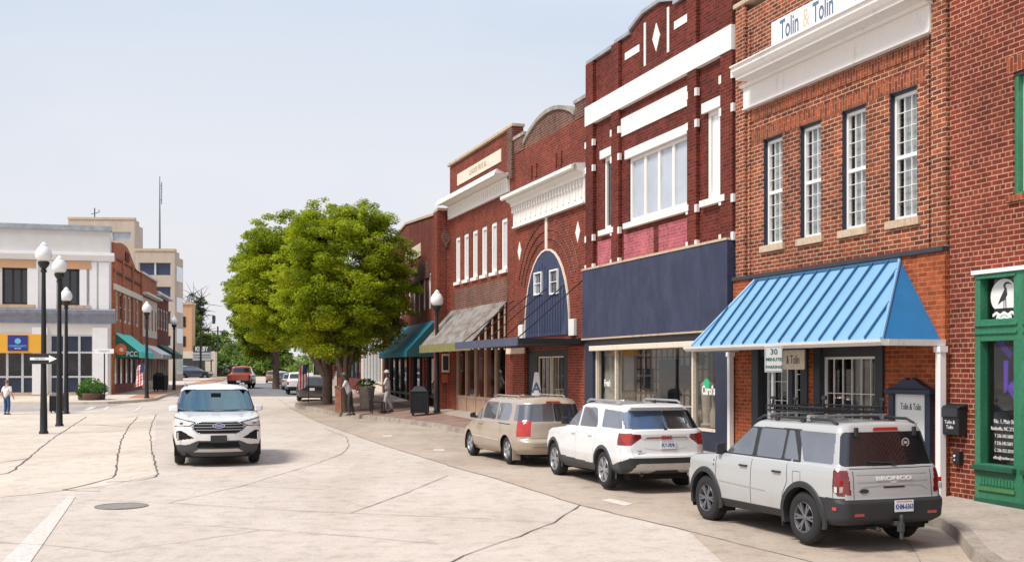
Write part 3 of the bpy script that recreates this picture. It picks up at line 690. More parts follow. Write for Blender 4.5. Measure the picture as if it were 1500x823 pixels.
# wall: full panel above with a recessed arch built as its own boarded panel
b.part('front_wall',M['brick_red'],lambda mb: wall(mb,b.sa,b.sb,z0,zp,[(min(hs_[:2]),max(hs_[:2]),z0,hs_[3])]))
def para(mb):
    a,c=b.sa,b.sb; wp=.95
    mb.box(a,a+wp,-.35,.02,zp,zp+.45); mb.box(c-wp,c,-.35,.02,zp,zp+.45)
    n=14; P=[(a+wp,zp),(c-wp,zp)]
    for i in range(n+1):
        t=i/n; x=(c-wp)+(a-c+2*wp)*t; z=zp+.15+(zq-zp-.15)*math.sin(math.pi*t)**.8; P.append((x,z))
    mb.prism(P,'y',-.3,0)
b.part('parapet',M['brick_mott'],para)
def pcop(mb):
    a,c=b.sa,b.sb; wp=.95; n=14; pr=None
    mb.box(a-.03,a+wp+.04,-.38,.06,zp+.45,zp+.55); mb.box(c-wp-.04,c+.03,-.38,.06,zp+.45,zp+.55)
    for i in range(n):
        q=[]
        for k in (i,i+1):
            t=k/n; q.append(((c-wp)+(a-c+2*wp)*t, zp+.15+(zq-zp-.15)*math.sin(math.pi*t)**.8))
        (xa,za_),(xb,zb2)=q; mb.prism([(xa,za_+.002),(xb,zb2+.002),(xb,zb2+.12),(xa,za_+.12)],'y',-.36,.06)
b.part('coping',plain('coping_grey',(.30,.27,.24),.8,0,.3,3),pcop)
shell(b,zp-.7)
def corn(mb):
    a,c=b.sa+.02,b.sb+.0
    mb.box(a+.02,c-.12,.002,.10,cb,cb+.70)
    molding(mb,a,c,[(.002,cb+.70),(.14,cb+.70),(.16,cb+.80),(.30,cb+.88),(.34,cb+1.0),(.42,cb+1.06),(.44,ct-.14),(.50,ct-.1),(.50,ct),(.002,ct+.08)])
    molding(mb,a+.05,c-.12,[(.1,cb),(.14,cb),(.14,cb+.06),(.1,cb+.06)])
    n=26
    for i in range(n):
        x=a+.1+(c-a-.2)*(i+.5)/n; mb.box(x-.045,x+.045,.10,.17,cb+.48,cb+.66)
        if i%2==0: mb.box(x-.02,x+.09,.10,.125,cb+.16,cb+.38)
b.part('cornice',M['white_paint'],corn,bevel=.004)
b.part('brick_dentils',M['brick_red'],lambda mb:[mb.box(b.sa+.7+i*.42,b.sa+.85+i*.42,.001,.05,ct+.35,ct+.75) for i in (3,4,8,9)])
ap=b.part('arch_panel',M['arch_blue'],lambda mb: mb.prism(archpts(hwid,zbot,zpk),'y',.002,.03))
def atrim(mb):
    A=archpts(hwid,zbot,zpk); B_=archpts(hwid+.055,zbot,zpk+.055)
    for i in range(len(A)-1): mb.add([(A[i][0],.05,A[i][1]),(A[i+1][0],.05,A[i+1][1]),(B_[i+1][0],.05,B_[i+1][1]),(B_[i][0],.05,B_[i][1])]+[(p[0],.002,p[1]) for p in (A[i],A[i+1],B_[i+1],B_[i])],[(0,1,2,3),(0,4,5,1),(3,2,6,7)])
b.part('arch_trim',M['cream'],atrim)
def arcs(mb):
    for e in (.35,.62,.9):
        A=archpts(hwid+e,zbot+.6,zpk+e); n=len(A)
        mb.tube([(x,.012,z) for x,z in A[2:-2]],.022,5)
b.part('brick_arch_rings',M['brick_mott'],arcs)
b.part('arch_boards',M['arch_blue'],lambda mb:[mb.box(ac-hwid+.2+i*.22,ac-hwid+.215+i*.22,.03,.045,zbot+.1,zbot+1.1+(1-abs(i-9)/10)*1.1) for i in range(1,int((2*hwid-.3)/.22))],ap)
for (p,q,t_,u_) in ((785,796,400,433),(808,820,396,432)):
    x0,x1=sorted((F.sx(p),F.sx(q))); window(b,x0,x1,F.z(p,u_),F.z(p,t_),.08,.045,M['white_win'],M['glass_pale'],1,2,fd=.06)
b.part('keystone_strip',M['cream'],lambda mb: mb.box(ac-.09,ac+.09,.002,.04,zpk+.06,cb-.002))
for px,py in ((761.6,368),(847,340)):
    x=F.sx(px); z=F.z(px,py); b.part('diamond',M['white_paint'],lambda mb: mb.prism([(x,z+.30),(x-.17,z),(x,z-.30),(x+.17,z)],'y',.002,.02))
for s_ in (-1,1):
    x=ac+s_*(hwid+.32); b.part('impost_block',M['white_paint'],lambda mb: mb.box(x-.2,x+.2,.002,.10,zbot-.05,zbot+.42),bevel=.01)
# flat canopy on rods
cx0=b.sa+.05; cx1=F.sx(668,2.0)
cn=b.part('canopy',M['black_trim'],lambda mb: mb.box(cx0,cx1,.01,2.0,canT-.16,canT),bevel=.01)
b.part('canopy_fascia',plain('canopy_fascia',(.06,.07,.12),.45,0,.2),lambda mb: mb.box(cx0+.004,cx1-.004,2.002,2.03,canT-.20,canT+.02),cn)
for px,py in ((752,440),(777,430),(802,421),(828,416),(855,409)):
    x=F.sx(px); z=F.z(px,py); b.part('canopy_rod',M['iron'],lambda mb: mb.tube([(x,.0,z),(min(x+.2,cx1-.2),1.85,canT+.01)],.018,5),cn)
# storefront
h0,h1_=min(hs_[:2]),max(hs_[:2])
b.part('shop_front_frame',M['black_trim'],lambda mb:(mb.box(h0,h0+.6,-.25,-.02,zB,hs_[3]),mb.box(h1_-.9,h1_,-.25,-.02,zB,hs_[3]),mb.box(h0+.6,h1_-.9,-.25,-.02,hs_[3]-.2,hs_[3])))
fr=b.part('door',M['cream'],lambda mb:(muntins(mb,h0+.62,(h0+h1_)/2-.2,zB+.1,hs_[3]-.2,2,2,-.05),muntins(mb,(h0+h1_)/2-.1,h1_-.92,zB+.1,hs_[3]-.2,3,1,-.05)))
b.part('pane',M['shopglass'],lambda mb: mb.box(h0+.6,h1_-.9,-.12,-.11,zB,hs_[3]-.2),fr)
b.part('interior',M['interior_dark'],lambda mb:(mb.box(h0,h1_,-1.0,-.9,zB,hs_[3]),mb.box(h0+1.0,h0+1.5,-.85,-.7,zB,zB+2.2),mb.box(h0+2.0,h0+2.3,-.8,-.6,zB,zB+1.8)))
b.part('interior_drape',M['letter_cream'],lambda mb:(mb.box(h0+.7,h0+1.0,-.5,-.4,zB,hs_[3]),mb.box(h0+2.4,h0+2.7,-.6,-.5,zB,hs_[3])))
b.part('lower_pier',M['brick_redlow'],lambda mb:(mb.box(b.sa,h0-.01,.002,.09,z0,canT-.18),mb.box(h1_+.01,b.sb-.05,.002,.09,z0,canT-.18)))
r_=empty('door_sign',F.pt(F.sx(748,.3),.12,F.z(748,518,.3)),F.rz,'narrow weathered tan sign board under the flat black canopy','sign')
mb=MB(); mb.box(-.9,.9,0,.04,0,.26); mb.build('board',M['cream'],r_,bevel=.008)

# ---- corrugated awning building
sA=F.sx(754)+.01; sE=F.sx(659)
b=Bld(F,'six_window_building',sA,sE,base(705),'two storey red brick building with six narrow white windows and a rusty corrugated metal awning')
zB=b.zb; z0=zB-.7
top=F.z(753,187); 
wb_=[(668,674),(680,686),(692,700),(705.5,713),(720,728),(734,743)]
wzt=F.z(671,347); wzb=F.z(671,413)
WH=[tuple(sorted((F.sx(a),F.sx(c)))) for a,c in wb_]
x_0=WH[-1][0]; x_n=WH[0][0]; wwd=.62
WH=[(x_0+(x_n-x_0)*i/5,x_0+(x_n-x_0)*i/5+wwd) for i in range(6)]
aT=F.z(743,441); aB=F.z(690,501,1.25); 
sh=(b.sa+.9,F.sx(668),z0,aB)
b.part('front_wall',M['brick_red'],lambda mb: wall(mb,b.sa,b.sb,z0,top,[(a,c,wzb,wzt) for a,c in WH]+[sh]))
shell(b,top-.7)
b.part('pier',M['brick_mott'],lambda mb: mb.box(b.sa+.02,b.sa+.5,.002,.1,F.z(753,260),top+.02))
b.part('coping',M['stone'],lambda mb: mb.box(b.sa-.03,b.sb+.05,-.34,.10,top+.03,top+.13),bevel=.01)
for a,c in WH: window(b,a+.003,c-.003,wzb+.003,wzt-.003,-.03,.12,M['white_paint'],M['glass_pale'],fd=.08,sill=(.06,.12,.08,M['white_paint']))
b.part('brick_panel',M['brick_mott'],lambda mb: mb.box(WH[0][0]-.1,WH[-1][1]+.1,.001,.015,wzb-1.1,wzb-.3))
pz1=F.z(735,218); pz0=F.z(735,237); s0,s1=F.sx(735),F.sx(671)
sgn=b.part('name_panel',M['cream'],lambda mb: mb.box(s0,s1,.002,.04,pz0,pz1),bevel=.01)
b.text('THE E.M. REDD BLDG',(pz1-pz0)*.62,M['ghost'],(s0+s1)/2,.044,(pz0+pz1)/2,sx=1.0) if False else b.text('LEADER FREE 02',(pz1-pz0)*.6,M['ghost'],(s0+s1)/2,.044,(pz0+pz1)/2,sx=1.15)
cbz=F.z(746,282); ctz=F.z(749,243,.5)
def corn(mb):
    a,c=b.sa+.35,b.sb+.05
    mb.box(a+.1,c-.05,.002,.10,cbz,cbz+.5)
    molding(mb,a,c,[(.002,cbz+.5),(.45,cbz+.62),(.50,cbz+.72),(.58,ctz-.05),(.58,ctz+.02),(.002,ctz+.06)])
    n=30
    for i in range(n):
        x=a+.2+(c-a-.3)*(i+.5)/n; mb.box(x-.04,x+.04,.10,.13,cbz+.12,cbz+.38)
b.part('cornice',M['white_paint'],corn,bevel=.004)
# corrugated awning
q0=F.sx(743); q1=F.sx(661); AD=1.25; r0_=F.sx(690,AD); r1_=F.sx(616,AD)
def corr(mb):
    n=64
    V=[];Fc=[]
    for i in range(n+1):
        x=q0+(q1-q0)*i/n; o=.03*(i%2)
        V+= [(x,.02,aT+o),(x,AD,aB+o),(x,.02,aT+o-.04),(x,AD,aB+o-.04)]
    for i in range(n):
        k=i*4; Fc+=[(k,k+1,k+5,k+4),(k+3,k+2,k+6,k+7),(k+1,k+3,k+7,k+5)]
    mb.add(V,Fc)
aw=b.part('awning',M['rust'],corr)
def edge(mb):
    n=40
    for i in range(n):
        x0=q0+(q1-q0)*i/n; x1=q0+(q1-q0)*(i+.93)/n; mb.box(x0,x1,AD+.002,AD+.02,aB-.26,aB+.03)
b.part('valance',M['rust_moss'],edge,aw)
b.part('awning_frame',M['stone'],lambda mb:[mb.tube([(q0+.03,.05+(AD-.1)*t,aB-.24),(q0+.03,.05+(AD-.1)*t,aT+(aB-aT)*t-.05)],.035,6) for t in (0.02,.2,.4,.6,.8,.98)]+[mb.tube([(q1-.03,.05+(AD-.1)*t,aB-.24),(q1-.03,.05+(AD-.1)*t,aT+(aB-aT)*t-.05)],.03,6) for t in (0.02,.35,.7,.98)],aw)
0 and b.part('awning_board',plain('moss_stain',(.20,.30,.03),.8),lambda mb: mb.add([(q1-1.4,AD*.55,aT+(aB-aT)*.55+.045),(q1-.02,AD*.35,aT+(aB-aT)*.35+.045),(q1-.02,AD,aB+.045),(q1-2.2,AD,aB+.045)],[(0,1,2,3)]),aw)
# shop front
zt=aB-.02
def tf(mb):
    a,c=sh[0],sh[1]; n=5
    for k in range(n+1): x=a+.05+(c-a-.1)*k/n; mb.box(x-.05,x+.05,-.2,-.02,zB,zt)
    mb.box(a,c,-.2,-.03,zB+.5,zB+.6); mb.box(a,c,-.2,-.03,zt-.12,zt)
tfo=b.part('shop_front_frame',M['tanframe'],tf)
b.part('stall_riser',M['tanframe'],lambda mb: mb.box(sh[0],sh[1],-.18,-.05,z0,zB+.5),tfo)
b.part('red_panel',M['red_panel'],lambda mb:(mb.box(sh[0]+1.9,sh[0]+3.4,-.14,-.10,zB+.6,zt),mb.box(sh[0]+3.5,sh[0]+6.4,-.5,-.45,zB+.6,zt)),tfo)
b.part('pane',M['shopglass'],lambda mb: mb.box(sh[0],sh[1],-.1,-.09,zB+.6,zt),tfo)
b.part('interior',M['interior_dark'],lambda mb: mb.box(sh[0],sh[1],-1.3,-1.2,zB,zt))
b.part('shop_goods',M['interior'],lambda mb:[mb.box(sh[0]+.3+i*.9,sh[0]+.7+i*.9,-1.2,-.9,zB+.6+.2*(i%2),zB+1.4+.3*(i%3)) for i in range(7)])

# ---- teal awning building standing slightly forward, its front turned more along the street
P1=RF.pt(RF.sx(659.5),0,0); 
TF=Fac((P1.x-.42,P1.y-.12),(-.26,1))
F=TF
b=Bld(F,'teal_awning_building',0,F.sx(560),swz(46),'red brick building with teal fabric awning and tan name plate under a low gable')
zB=b.zb; z0=zB-.7; topz=atY(627,311,44).z
def fr(mb): wall(mb,b.sa,b.sb,z0,topz-.5,[(4.0+i*1.25-2.2,4.6+i*1.25-2.2,EYE+2.45,EYE+3.95) for i in range(8)]+[(.9,b.sb-.6,z0,EYE+.75)])
b.part('front_wall',M['brick_red_far'],fr)
for i in range(8): window(b,1.82+i*1.25,2.38+i*1.25,EYE+2.46,EYE+3.94,-.04,.1,M['white_paint'],M['glass_pale'],fd=.08)
b.part('gable_wall',M['brick_red_far'],lambda mb: mb.prism([(0,topz-.5),(b.sb,topz-.5),(b.sb,topz-.1),(b.sb*.5,topz+.45),(1.1,topz-.05),(.9,topz-.05),(.9,topz+.02),(0,topz+.02)],'y',-.3,0))
b.part('coping',M['stone'],lambda mb:(mb.prism([(1.0,topz-.04),(b.sb*.5,topz+.452),(b.sb*.5,topz+.55),(1.0,topz+.06)],'y',-.35,.06),mb.prism([(b.sb*.5,topz+.452),(b.sb,topz-.098),(b.sb,topz),(b.sb*.5,topz+.55)],'y',-.35,.06),mb.box(-.04,1.0,-.5,.06,topz+.022,topz+.12)))
def sd(mb): mb.box(.004,.3,-14,-.31,z0,topz+.018); mb.box(.3,b.sb-.01,-14,-2.6,z0,topz-.7)
b.part('side_wall',M['brick_redlow'],sd)
zn=lambda py: EYE-(py-541)*43.6/1650
nf=b.part('notice_frame',M['cream'],lambda mb: mb.box(-.03,.003,-.40,-.10,zn(545),zn(518)))
b.part('notice',M['letter_dark'],lambda mb: mb.box(-.034,-.031,-.36,-.14,zn(542),zn(521)),nf)
b.part('red_notice',plain('red_notice',(.50,.10,.04),.6,0,.1),lambda mb: mb.box(-.02,.003,-.34,-.12,zn(560),zn(548)))
b.part('wall_diamond',M['brick_mott'],lambda mb: mb.prism([(-.25,zn(331)),(-.46,zn(347)),(-.25,zn(363)),(-.06,zn(347))],'x',-.04,.003))
b.part('roof',M['roofing'],lambda mb: mb.box(.31,b.sb-.02,-13.9,-.32,topz-.69,topz-.6))
b.part('brick_panel',M['brick_mott'],lambda mb: mb.box(2.2,9.5,.001,.05,topz-2.4,topz-1.7))
b.part('wall_diamond',M['brick_mott'],lambda mb: mb.prism([(-.02,atY(652,330,44).z),(-.28,atY(652,347,44).z),(-.54,atY(652,330,44).z-.9),(-.28,atY(652,362,44).z-.0)],'x',-.02,.003)) if False else None
b.part('pier',M['brick_red'],lambda mb: mb.box(.0,.7,.002,.08,z0,topz-.02))
b.part('name_plate',M['cream'],lambda mb: mb.box(4.0,7.8,.002,.05,topz-1.35,topz-.8),bevel=.01)
# awning
a0,a1=.75,8.6; zt_=atY(627,469,44.6).z; ze=atY(614,514,44).z; D=1.15
aw=b.part('awning',M['teal'],lambda mb: mb.add([(a0,.01,zt_),(a1,.01,zt_),(a1,D,ze),(a0,D,ze),(a0,.01,zt_-.02),(a1,.01,zt_-.02),(a1,D,ze-.02),(a0,D,ze-.02)],[(0,1,2,3),(7,6,5,4)]))
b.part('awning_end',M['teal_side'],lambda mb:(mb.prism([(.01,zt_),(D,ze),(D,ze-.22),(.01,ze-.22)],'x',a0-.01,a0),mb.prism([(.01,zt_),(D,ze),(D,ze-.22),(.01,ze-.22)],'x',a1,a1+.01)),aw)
b.part('valance',M['teal'],lambda mb: mb.box(a0,a1,D-.005,D+.005,ze-.22,ze-.005),aw)
zt=EYE+.7
def tf(mb):
    for k in range(9): x=1.0+k*(b.sb-1.8)/8; mb.box(x-.06,x+.06,-.2,-.02,zB,EYE+.75)
    mb.box(.9,b.sb-.6,-.2,-.03,zB+.35,zB+.45); mb.box(.9,b.sb-.6,-.2,-.03,EYE+.6,EYE+.75)
sf=b.part('shop_front_frame',M['black_trim'],tf)
b.part('pane',M['shopglass'],lambda mb: mb.box(.9,b.sb-.6,-.12,-.11,zB+.4,EYE+.7),sf)
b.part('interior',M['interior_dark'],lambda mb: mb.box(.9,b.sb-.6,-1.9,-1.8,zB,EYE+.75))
b.part('shop_pier',M['brick_redlow'],lambda mb:(mb.box(3.2,3.6,-.15,.03,zB,EYE+.75),mb.box(6.6,7.0,-.15,.03,zB,EYE+.75)))
b.part('shop_goods',M['letter_cream'],lambda mb:[mb.box(1.3+i*1.1,1.55+i*1.1,-.9,-.6,zB+.4,zB+1.7+.2*(i%3)) for i in range(9)])
# ---- the row goes on behind the trees
prev=b.sb
for i,(L,h,mt,lab) in enumerate(((9,7.2,'cream','pale two storey building partly hidden behind the street tree trunks'),(14,6.4,'brick_red_far','low red brick building far along the right side behind the trees'),(22,5.5,'beige_conc','low beige building farthest along the right side behind the trees'))):
    s0,s1=prev+.02,prev+L; prev=s1
    yy=F.pt(s0,0,0).y
    b=Bld(F,'background_building',s0,s1,swz(yy) if yy<90 else g(yy)+.3,lab)
    zB=b.zb; z0=zB-1.0; t=h+zB
    nh=max(2,int(L/3)); H=[(s0+.6+k*(L-.6)/nh,s0+.6+k*(L-.6)/nh+1.3,zB+4,zB+5.4) for k in range(nh)] if h>6 else []
    G=[(s0+.5,s1-.5,zB+.5,zB+2.8)]
    b.part('front_wall',M[mt],lambda mb: wall(mb,s0,s1,z0,t,H+G))
    shell(b,t-.5,mat=M[mt])
    for q in H: window(b,q[0]+.01,q[1]-.01,q[2]+.01,q[3]-.01,-.06,.08)
    b.part('shop_front_frame',M['white_win'] if i==0 else M['charcoal'],lambda mb:[mb.box(s0+.5+(L-1)*k/6-.06,s0+.5+(L-1)*k/6+.06,-.2,-.02,zB+.5,zB+2.8) for k in range(7)])
    b.part('pane',M['glass'],lambda mb: mb.box(s0+.5,s1-.5,-.16,-.12,zB+.5,zB+2.8))
    b.part('coping',M['stone'],lambda mb: mb.box(s0,s1-.02,-.34,.06,t+.003,t+.1))
def swl(y): return g(y)+.18
def swl(y): return g(y)+.18
LY=64.0; LX=(161-750)/1650*LY
LC=Vector((LX,LY,0))
WFc=Fac((LX,LY),(-1,-.28))          # front of the white building, faces the camera
LS=Fac((LX,LY),(.188,-1))           # street side; x is negative going away
zB=swl(64)
F=WFc
W_=F.sx(-90)
b=Bld(F,'white_corner_building',0,W_,EYE-(577-HY)*LY/FPX,'white painted two storey corner building with dark display windows and orange shop sign')
zB=b.zb; z0=zB-1.0
P=lambda px,py: F.z(px,py)
top=P(150,336); 
wn=[(1.5+F.sx(127)-1.5,F.sx(88),P(105,447),P(105,394)),(F.sx(46),F.sx(3),P(20,446),P(20,392)),(F.sx(-35),F.sx(-75),P(20,446),P(20,392))]
gs=[(F.sx(138),F.sx(72),P(100,577),P(100,490)),(F.sx(55),F.sx(-12),P(30,577),P(30,490)),(F.sx(-25),F.sx(-80),P(30,577),P(30,490))]
wn=[(w[0],w[1],wn[0][2],wn[0][3]) for w in wn]; gs=[(w[0],w[1],zB+.02,gs[0][3]) for w in gs]
b.part('front_wall',plain('white_stucco',(.70,.66,.61),.8,0,.06,.8),lambda mb: wall(mb,0,W_,z0,P(150,378),wn+gs))
b.part('parapet',plain('white_brickwork',(.58,.555,.53),.85,0,.05,1.5),lambda mb: mb.box(0,W_,-.3,.002,P(150,376),top-.1))
b.part('coping',M['coping'],lambda mb: mb.box(-.1,W_,-.4,.1,top-.1,top+.18))
b.part('cornice',M['white_clean'],lambda mb:(molding(mb,-.25,W_,[(.003,P(150,383)),(.1,P(150,383)),(.28,P(150,375)),(.28,P(150,371)),(.003,P(150,371))])),bevel=.01)
def pil(mb):
    zl,zh=P(150,454),P(150,384)
    for px in (160,142,140-8,83,56,-5): 
        x=F.sx(px); mb.box(x,x+.55,.003,.1,zl,zh)
    for px in (158,70,-15): x=F.sx(px); mb.box(x,x+.8,.003,.12,zB,P(150,480))
b.part('pilasters',M['white_clean'],pil,bevel=.01)
b.part('belt_cornice',plain('belt_grey',(.22,.23,.28),.6,0,.2),lambda mb: molding(mb,-.3,W_,[(.003,P(150,474)),(.12,P(150,474)),(.15,P(150,465)),(.32,P(150,460)),(.34,P(150,455)),(.003,P(150,452))]))
for q in wn:
    w=window(b,q[0]+.02,q[1]-.02,q[2]+.02,q[3]-.02,-.12,.09,M['black_trim'],M['glass'],split=3)
    b.part('lintel',M['peach'],lambda mb: mb.box(q[0]-.25,q[1]+.25,.003,.12,q[3],q[3]+.45),w); b.part('sill',M['stone'],lambda mb: mb.box(q[0]-.2,q[1]+.2,.003,.15,q[2]-.2,q[2]),w)
# tree reflection for the upper glass, put into a colour no pane uses
M['window_green']=plain('window_green',(.05,.16,.02),.6,0,.8,1.5)
for q in gs:
    L=q[1]-q[0]; zm=q[2]+(q[3]-q[2])*.29; zt=q[2]+(q[3]-q[2])*.70
    def f(mb):
        for k in range(4): x=q[0]+L*k/3; x=min(max(x,q[0]+.06),q[1]-.06); mb.box(x-.06,x+.06,-.2,-.01,q[2],q[3])
        for z in (q[2]+.05,zm,zt,q[3]-.04): mb.box(q[0]+.06,q[1]-.06,-.2,-.02,z-.05,z+.05)
    sfm=b.part('shop_front_frame',plain('alu',(.55,.55,.55),.4,.3),f)
    b.part('lower_panel',plain('slate_panel',(.02,.03,.06),.4,0,.15),lambda mb: (mb.box(q[0]+.05,q[1]-.05,-.16,-.1,q[2],zm),mb.box(q[0]+.05,q[1]-.05,-.16,-.1,zt,q[3])),sfm)
    b.part('pane',M['shopglass'],lambda mb: mb.box(q[0]+.05,q[1]-.05,-.14,-.12,zm,zt),sfm)
    b.part('interior',M['interior_dark'],lambda mb: (mb.box(q[0],q[1],-1.9,-1.8,q[2],q[3]),mb.lathe([(.1,0),(.8,.4),(.5,.9),(.1,1.2)],((q[0]+q[1])/2,-1.0,zm),10)),sfm)
b.part('plinth',M['stone'],lambda mb: mb.box(-.02,W_,.004,.1,z0,zB+.1))
r_=empty('shop_sign',F.pt(F.sx(27),.12,P(27,517)),F.rz,'orange shop sign with dark blue square panel on the white corner building','sign')
hs2=(F.sx(0)-F.sx(55))/2
mb=MB(); mb.box(-hs2-.5,hs2+1.5,0,.08,0,P(27,489)-P(27,517)); mb.build('board',plain('sign_orange',(.80,.40,.03),.5,0,.03),r_,bevel=.02)
hh=P(27,489)-P(27,517)
mb=MB(); mb.box(-.52,.52,.082,.11,.12,hh-.08); pn=mb.build('panel',plain('sign_blue',(.03,.03,.25),.5),r_)
mb=MB(); mb.lathe([(.16,0),(.16,.01)],(0,.111,hh*.62),16,'y'); mb.build('emblem',plain('sign_cyan',(.15,.5,.7),.5),pn)
text('lettering','COMMUNITY',.16,plain('sign_cyan2',(.2,.6,.8),.5),pn,(0,.112,hh*.36),(R(90),0,R(180)),sx=.95); text('lettering','BANK',.13,M['letter_white'],pn,(0,.112,hh*.24),(R(90),0,R(180)))
# depth of the white building: its street side wall
b.part('side_wall',M['white_clean'],lambda mb:(mb.box(.004,W_,-9,-2.6,z0,top-.6),mb.box(.004,.3,-2.6,-.301,z0,top-.1)))
b.part('roof',M['roofing'],lambda mb: mb.box(.31,W_-.1,-8.9,-.41,top-.6,top-.5))
# street side row: red brick
F=LS
def sx2(t): return -t
def leftb(name,t0,t1,label,topf,mat,cat='building'):
    b=Bld(F,name,-t1,-t0,swl(LY+(t0+t1)/2),label,cat); return b
# L2
t0,t1=1.2,12.8
b=leftb('gabled_brick_building',t0,t1,'orange red brick building with stepped curved gable beside the white corner building',0,0)
zB=b.zb; z0=zB-1
zw=F.z(185,428); lt=F.z(185,452)
eav=F.z(200,397); pk=F.z(170,350)
xs0,xs1=b.sa,b.sb; wd=xs1-xs0
wl=[(xs1-.6-k*1.75-1.15,xs1-.6-k*1.75) for k in range(6)]
z_hi=F.z(185,432); z_lo=F.z(185,474)
b.part('front_wall',M['brick_left'],lambda mb: wall(mb,xs0,xs1,z0,eav-.6,[(a,c,z_lo,z_hi) for a,c in wl]+[(xs0+.5,xs1-.5,zB,F.z(185,521))]))
def gp(mb):
    n=18; Pn=[(xs1,eav-.6),(xs0,eav-.6)]
    for i in range(n+1):
        t=i/n; x=xs0+wd*t
        z=eav+(pk-eav)*(.5-.5*math.cos(min(1,max(0,(t-.10)/.5))*math.pi)) if t<.7 else pk-(pk-eav)*.25*(.5-.5*math.cos((t-.7)/.3*math.pi))
        Pn.append((x,z))
    mb.prism(Pn,'y',-.3,0)
b.part('gable_wall',M['brick_left'],gp)
b.part('niche',M['brick_dark'],lambda mb: (mb.box(xs0+wd*.5,xs0+wd*.62,.002,.06,F.z(185,383),F.z(185,370))))
b.part('brick_ledge',M['brick_mott'],lambda mb: (mb.box(xs0,xs1,.002,.09,F.z(185,408),F.z(185,405)),mb.box(xs0,xs1,.002,.07,F.z(185,389),F.z(185,387))))
b.part('pier',M['brick_left'],lambda mb:[mb.box(x,x+.35,.002,.10,z0+3,eav+.2) for x in (xs0,xs0+wd*.35,xs0+wd*.7,xs1-.4)])
b.part('white_band',M['cream'],lambda mb: mb.box(xs0,xs1,.003,.12,z_hi,z_hi+.35))
for a,c in wl: window(b,a+.01,c-.01,z_lo+.01,z_hi-.01,-.04,.16,M['cream'],M['glass'],rail=.5)
shell(b,eav-.7,10)
D=1.4; a1=xs1-.1+0; a0=a1-6.7; za=F.z(164,486); ze=F.z(198,517,D)+.1
aw=b.part('awning',M['teal_bright'],lambda mb: mb.add([(a0,.02,za),(a1,.02,za),(a1,D,ze),(a0,D,ze),(a0,.02,za-.02),(a1,.02,za-.02),(a1,D,ze-.02),(a0,D,ze-.02)],[(0,1,2,3),(7,6,5,4)]))
b.part('awning_end',M['forest'],lambda mb:(mb.prism([(.02,za-.01),(D,ze-.01),(D,ze-.35),(.02,ze-.35)],'x',a1,a1+.012),mb.prism([(.02,za),(D,ze),(D,ze-.35),(.02,ze-.35)],'x',a0-.012,a0)),aw)
b.part('valance',M['teal_bright'],lambda mb: mb.box(a0,a1,D-.005,D+.006,ze-.35,ze-.004),aw)
mb=MB(); mb.lathe([(.33,0),(.33,.02)],(0,0,0),20,'x'); o=mb.build('emblem',plain('emblem_orange',(.55,.14,.03),.6),aw); o.location=(a1+.015-b.off[0],.40,ze+.14-b.off[2])
mb=MB(); mb.lathe([(.12,0),(.12,.02)],(0,0,0),14,'x'); o=mb.build('emblem',M['letter_cream'],aw); o.location=(a1+.03-b.off[0],.44,ze+.12-b.off[2])
text('lettering','PCC',.42,M['letter_white'],aw,(a1+.02-b.off[0],1.02,ze-.14-b.off[2]),(R(90),0,R(90)),sx=.8)
q=(xs0+.5,xs1-.5,zB,F.z(185,521))
sf=b.part('shop_front_frame',plain('shop_red',(.20,.045,.03),.6),lambda mb:([mb.box(q[0]+(q[1]-q[0])*k/5-.08,q[0]+(q[1]-q[0])*k/5+.08,-.2,-.01,zB,q[3]) for k in range(6)],mb.box(q[0],q[1],-.2,-.02,z0,zB+.5)))
b.part('pane',M['glass_sky'],lambda mb: mb.box(q[0],q[1],-.16,-.12,zB+.5,q[3]),sf)
b.part('door',M['black_trim'],lambda mb: mb.box(q[0]+1,q[0]+2.3,-.11,-.06,zB,q[3]-.1),sf)
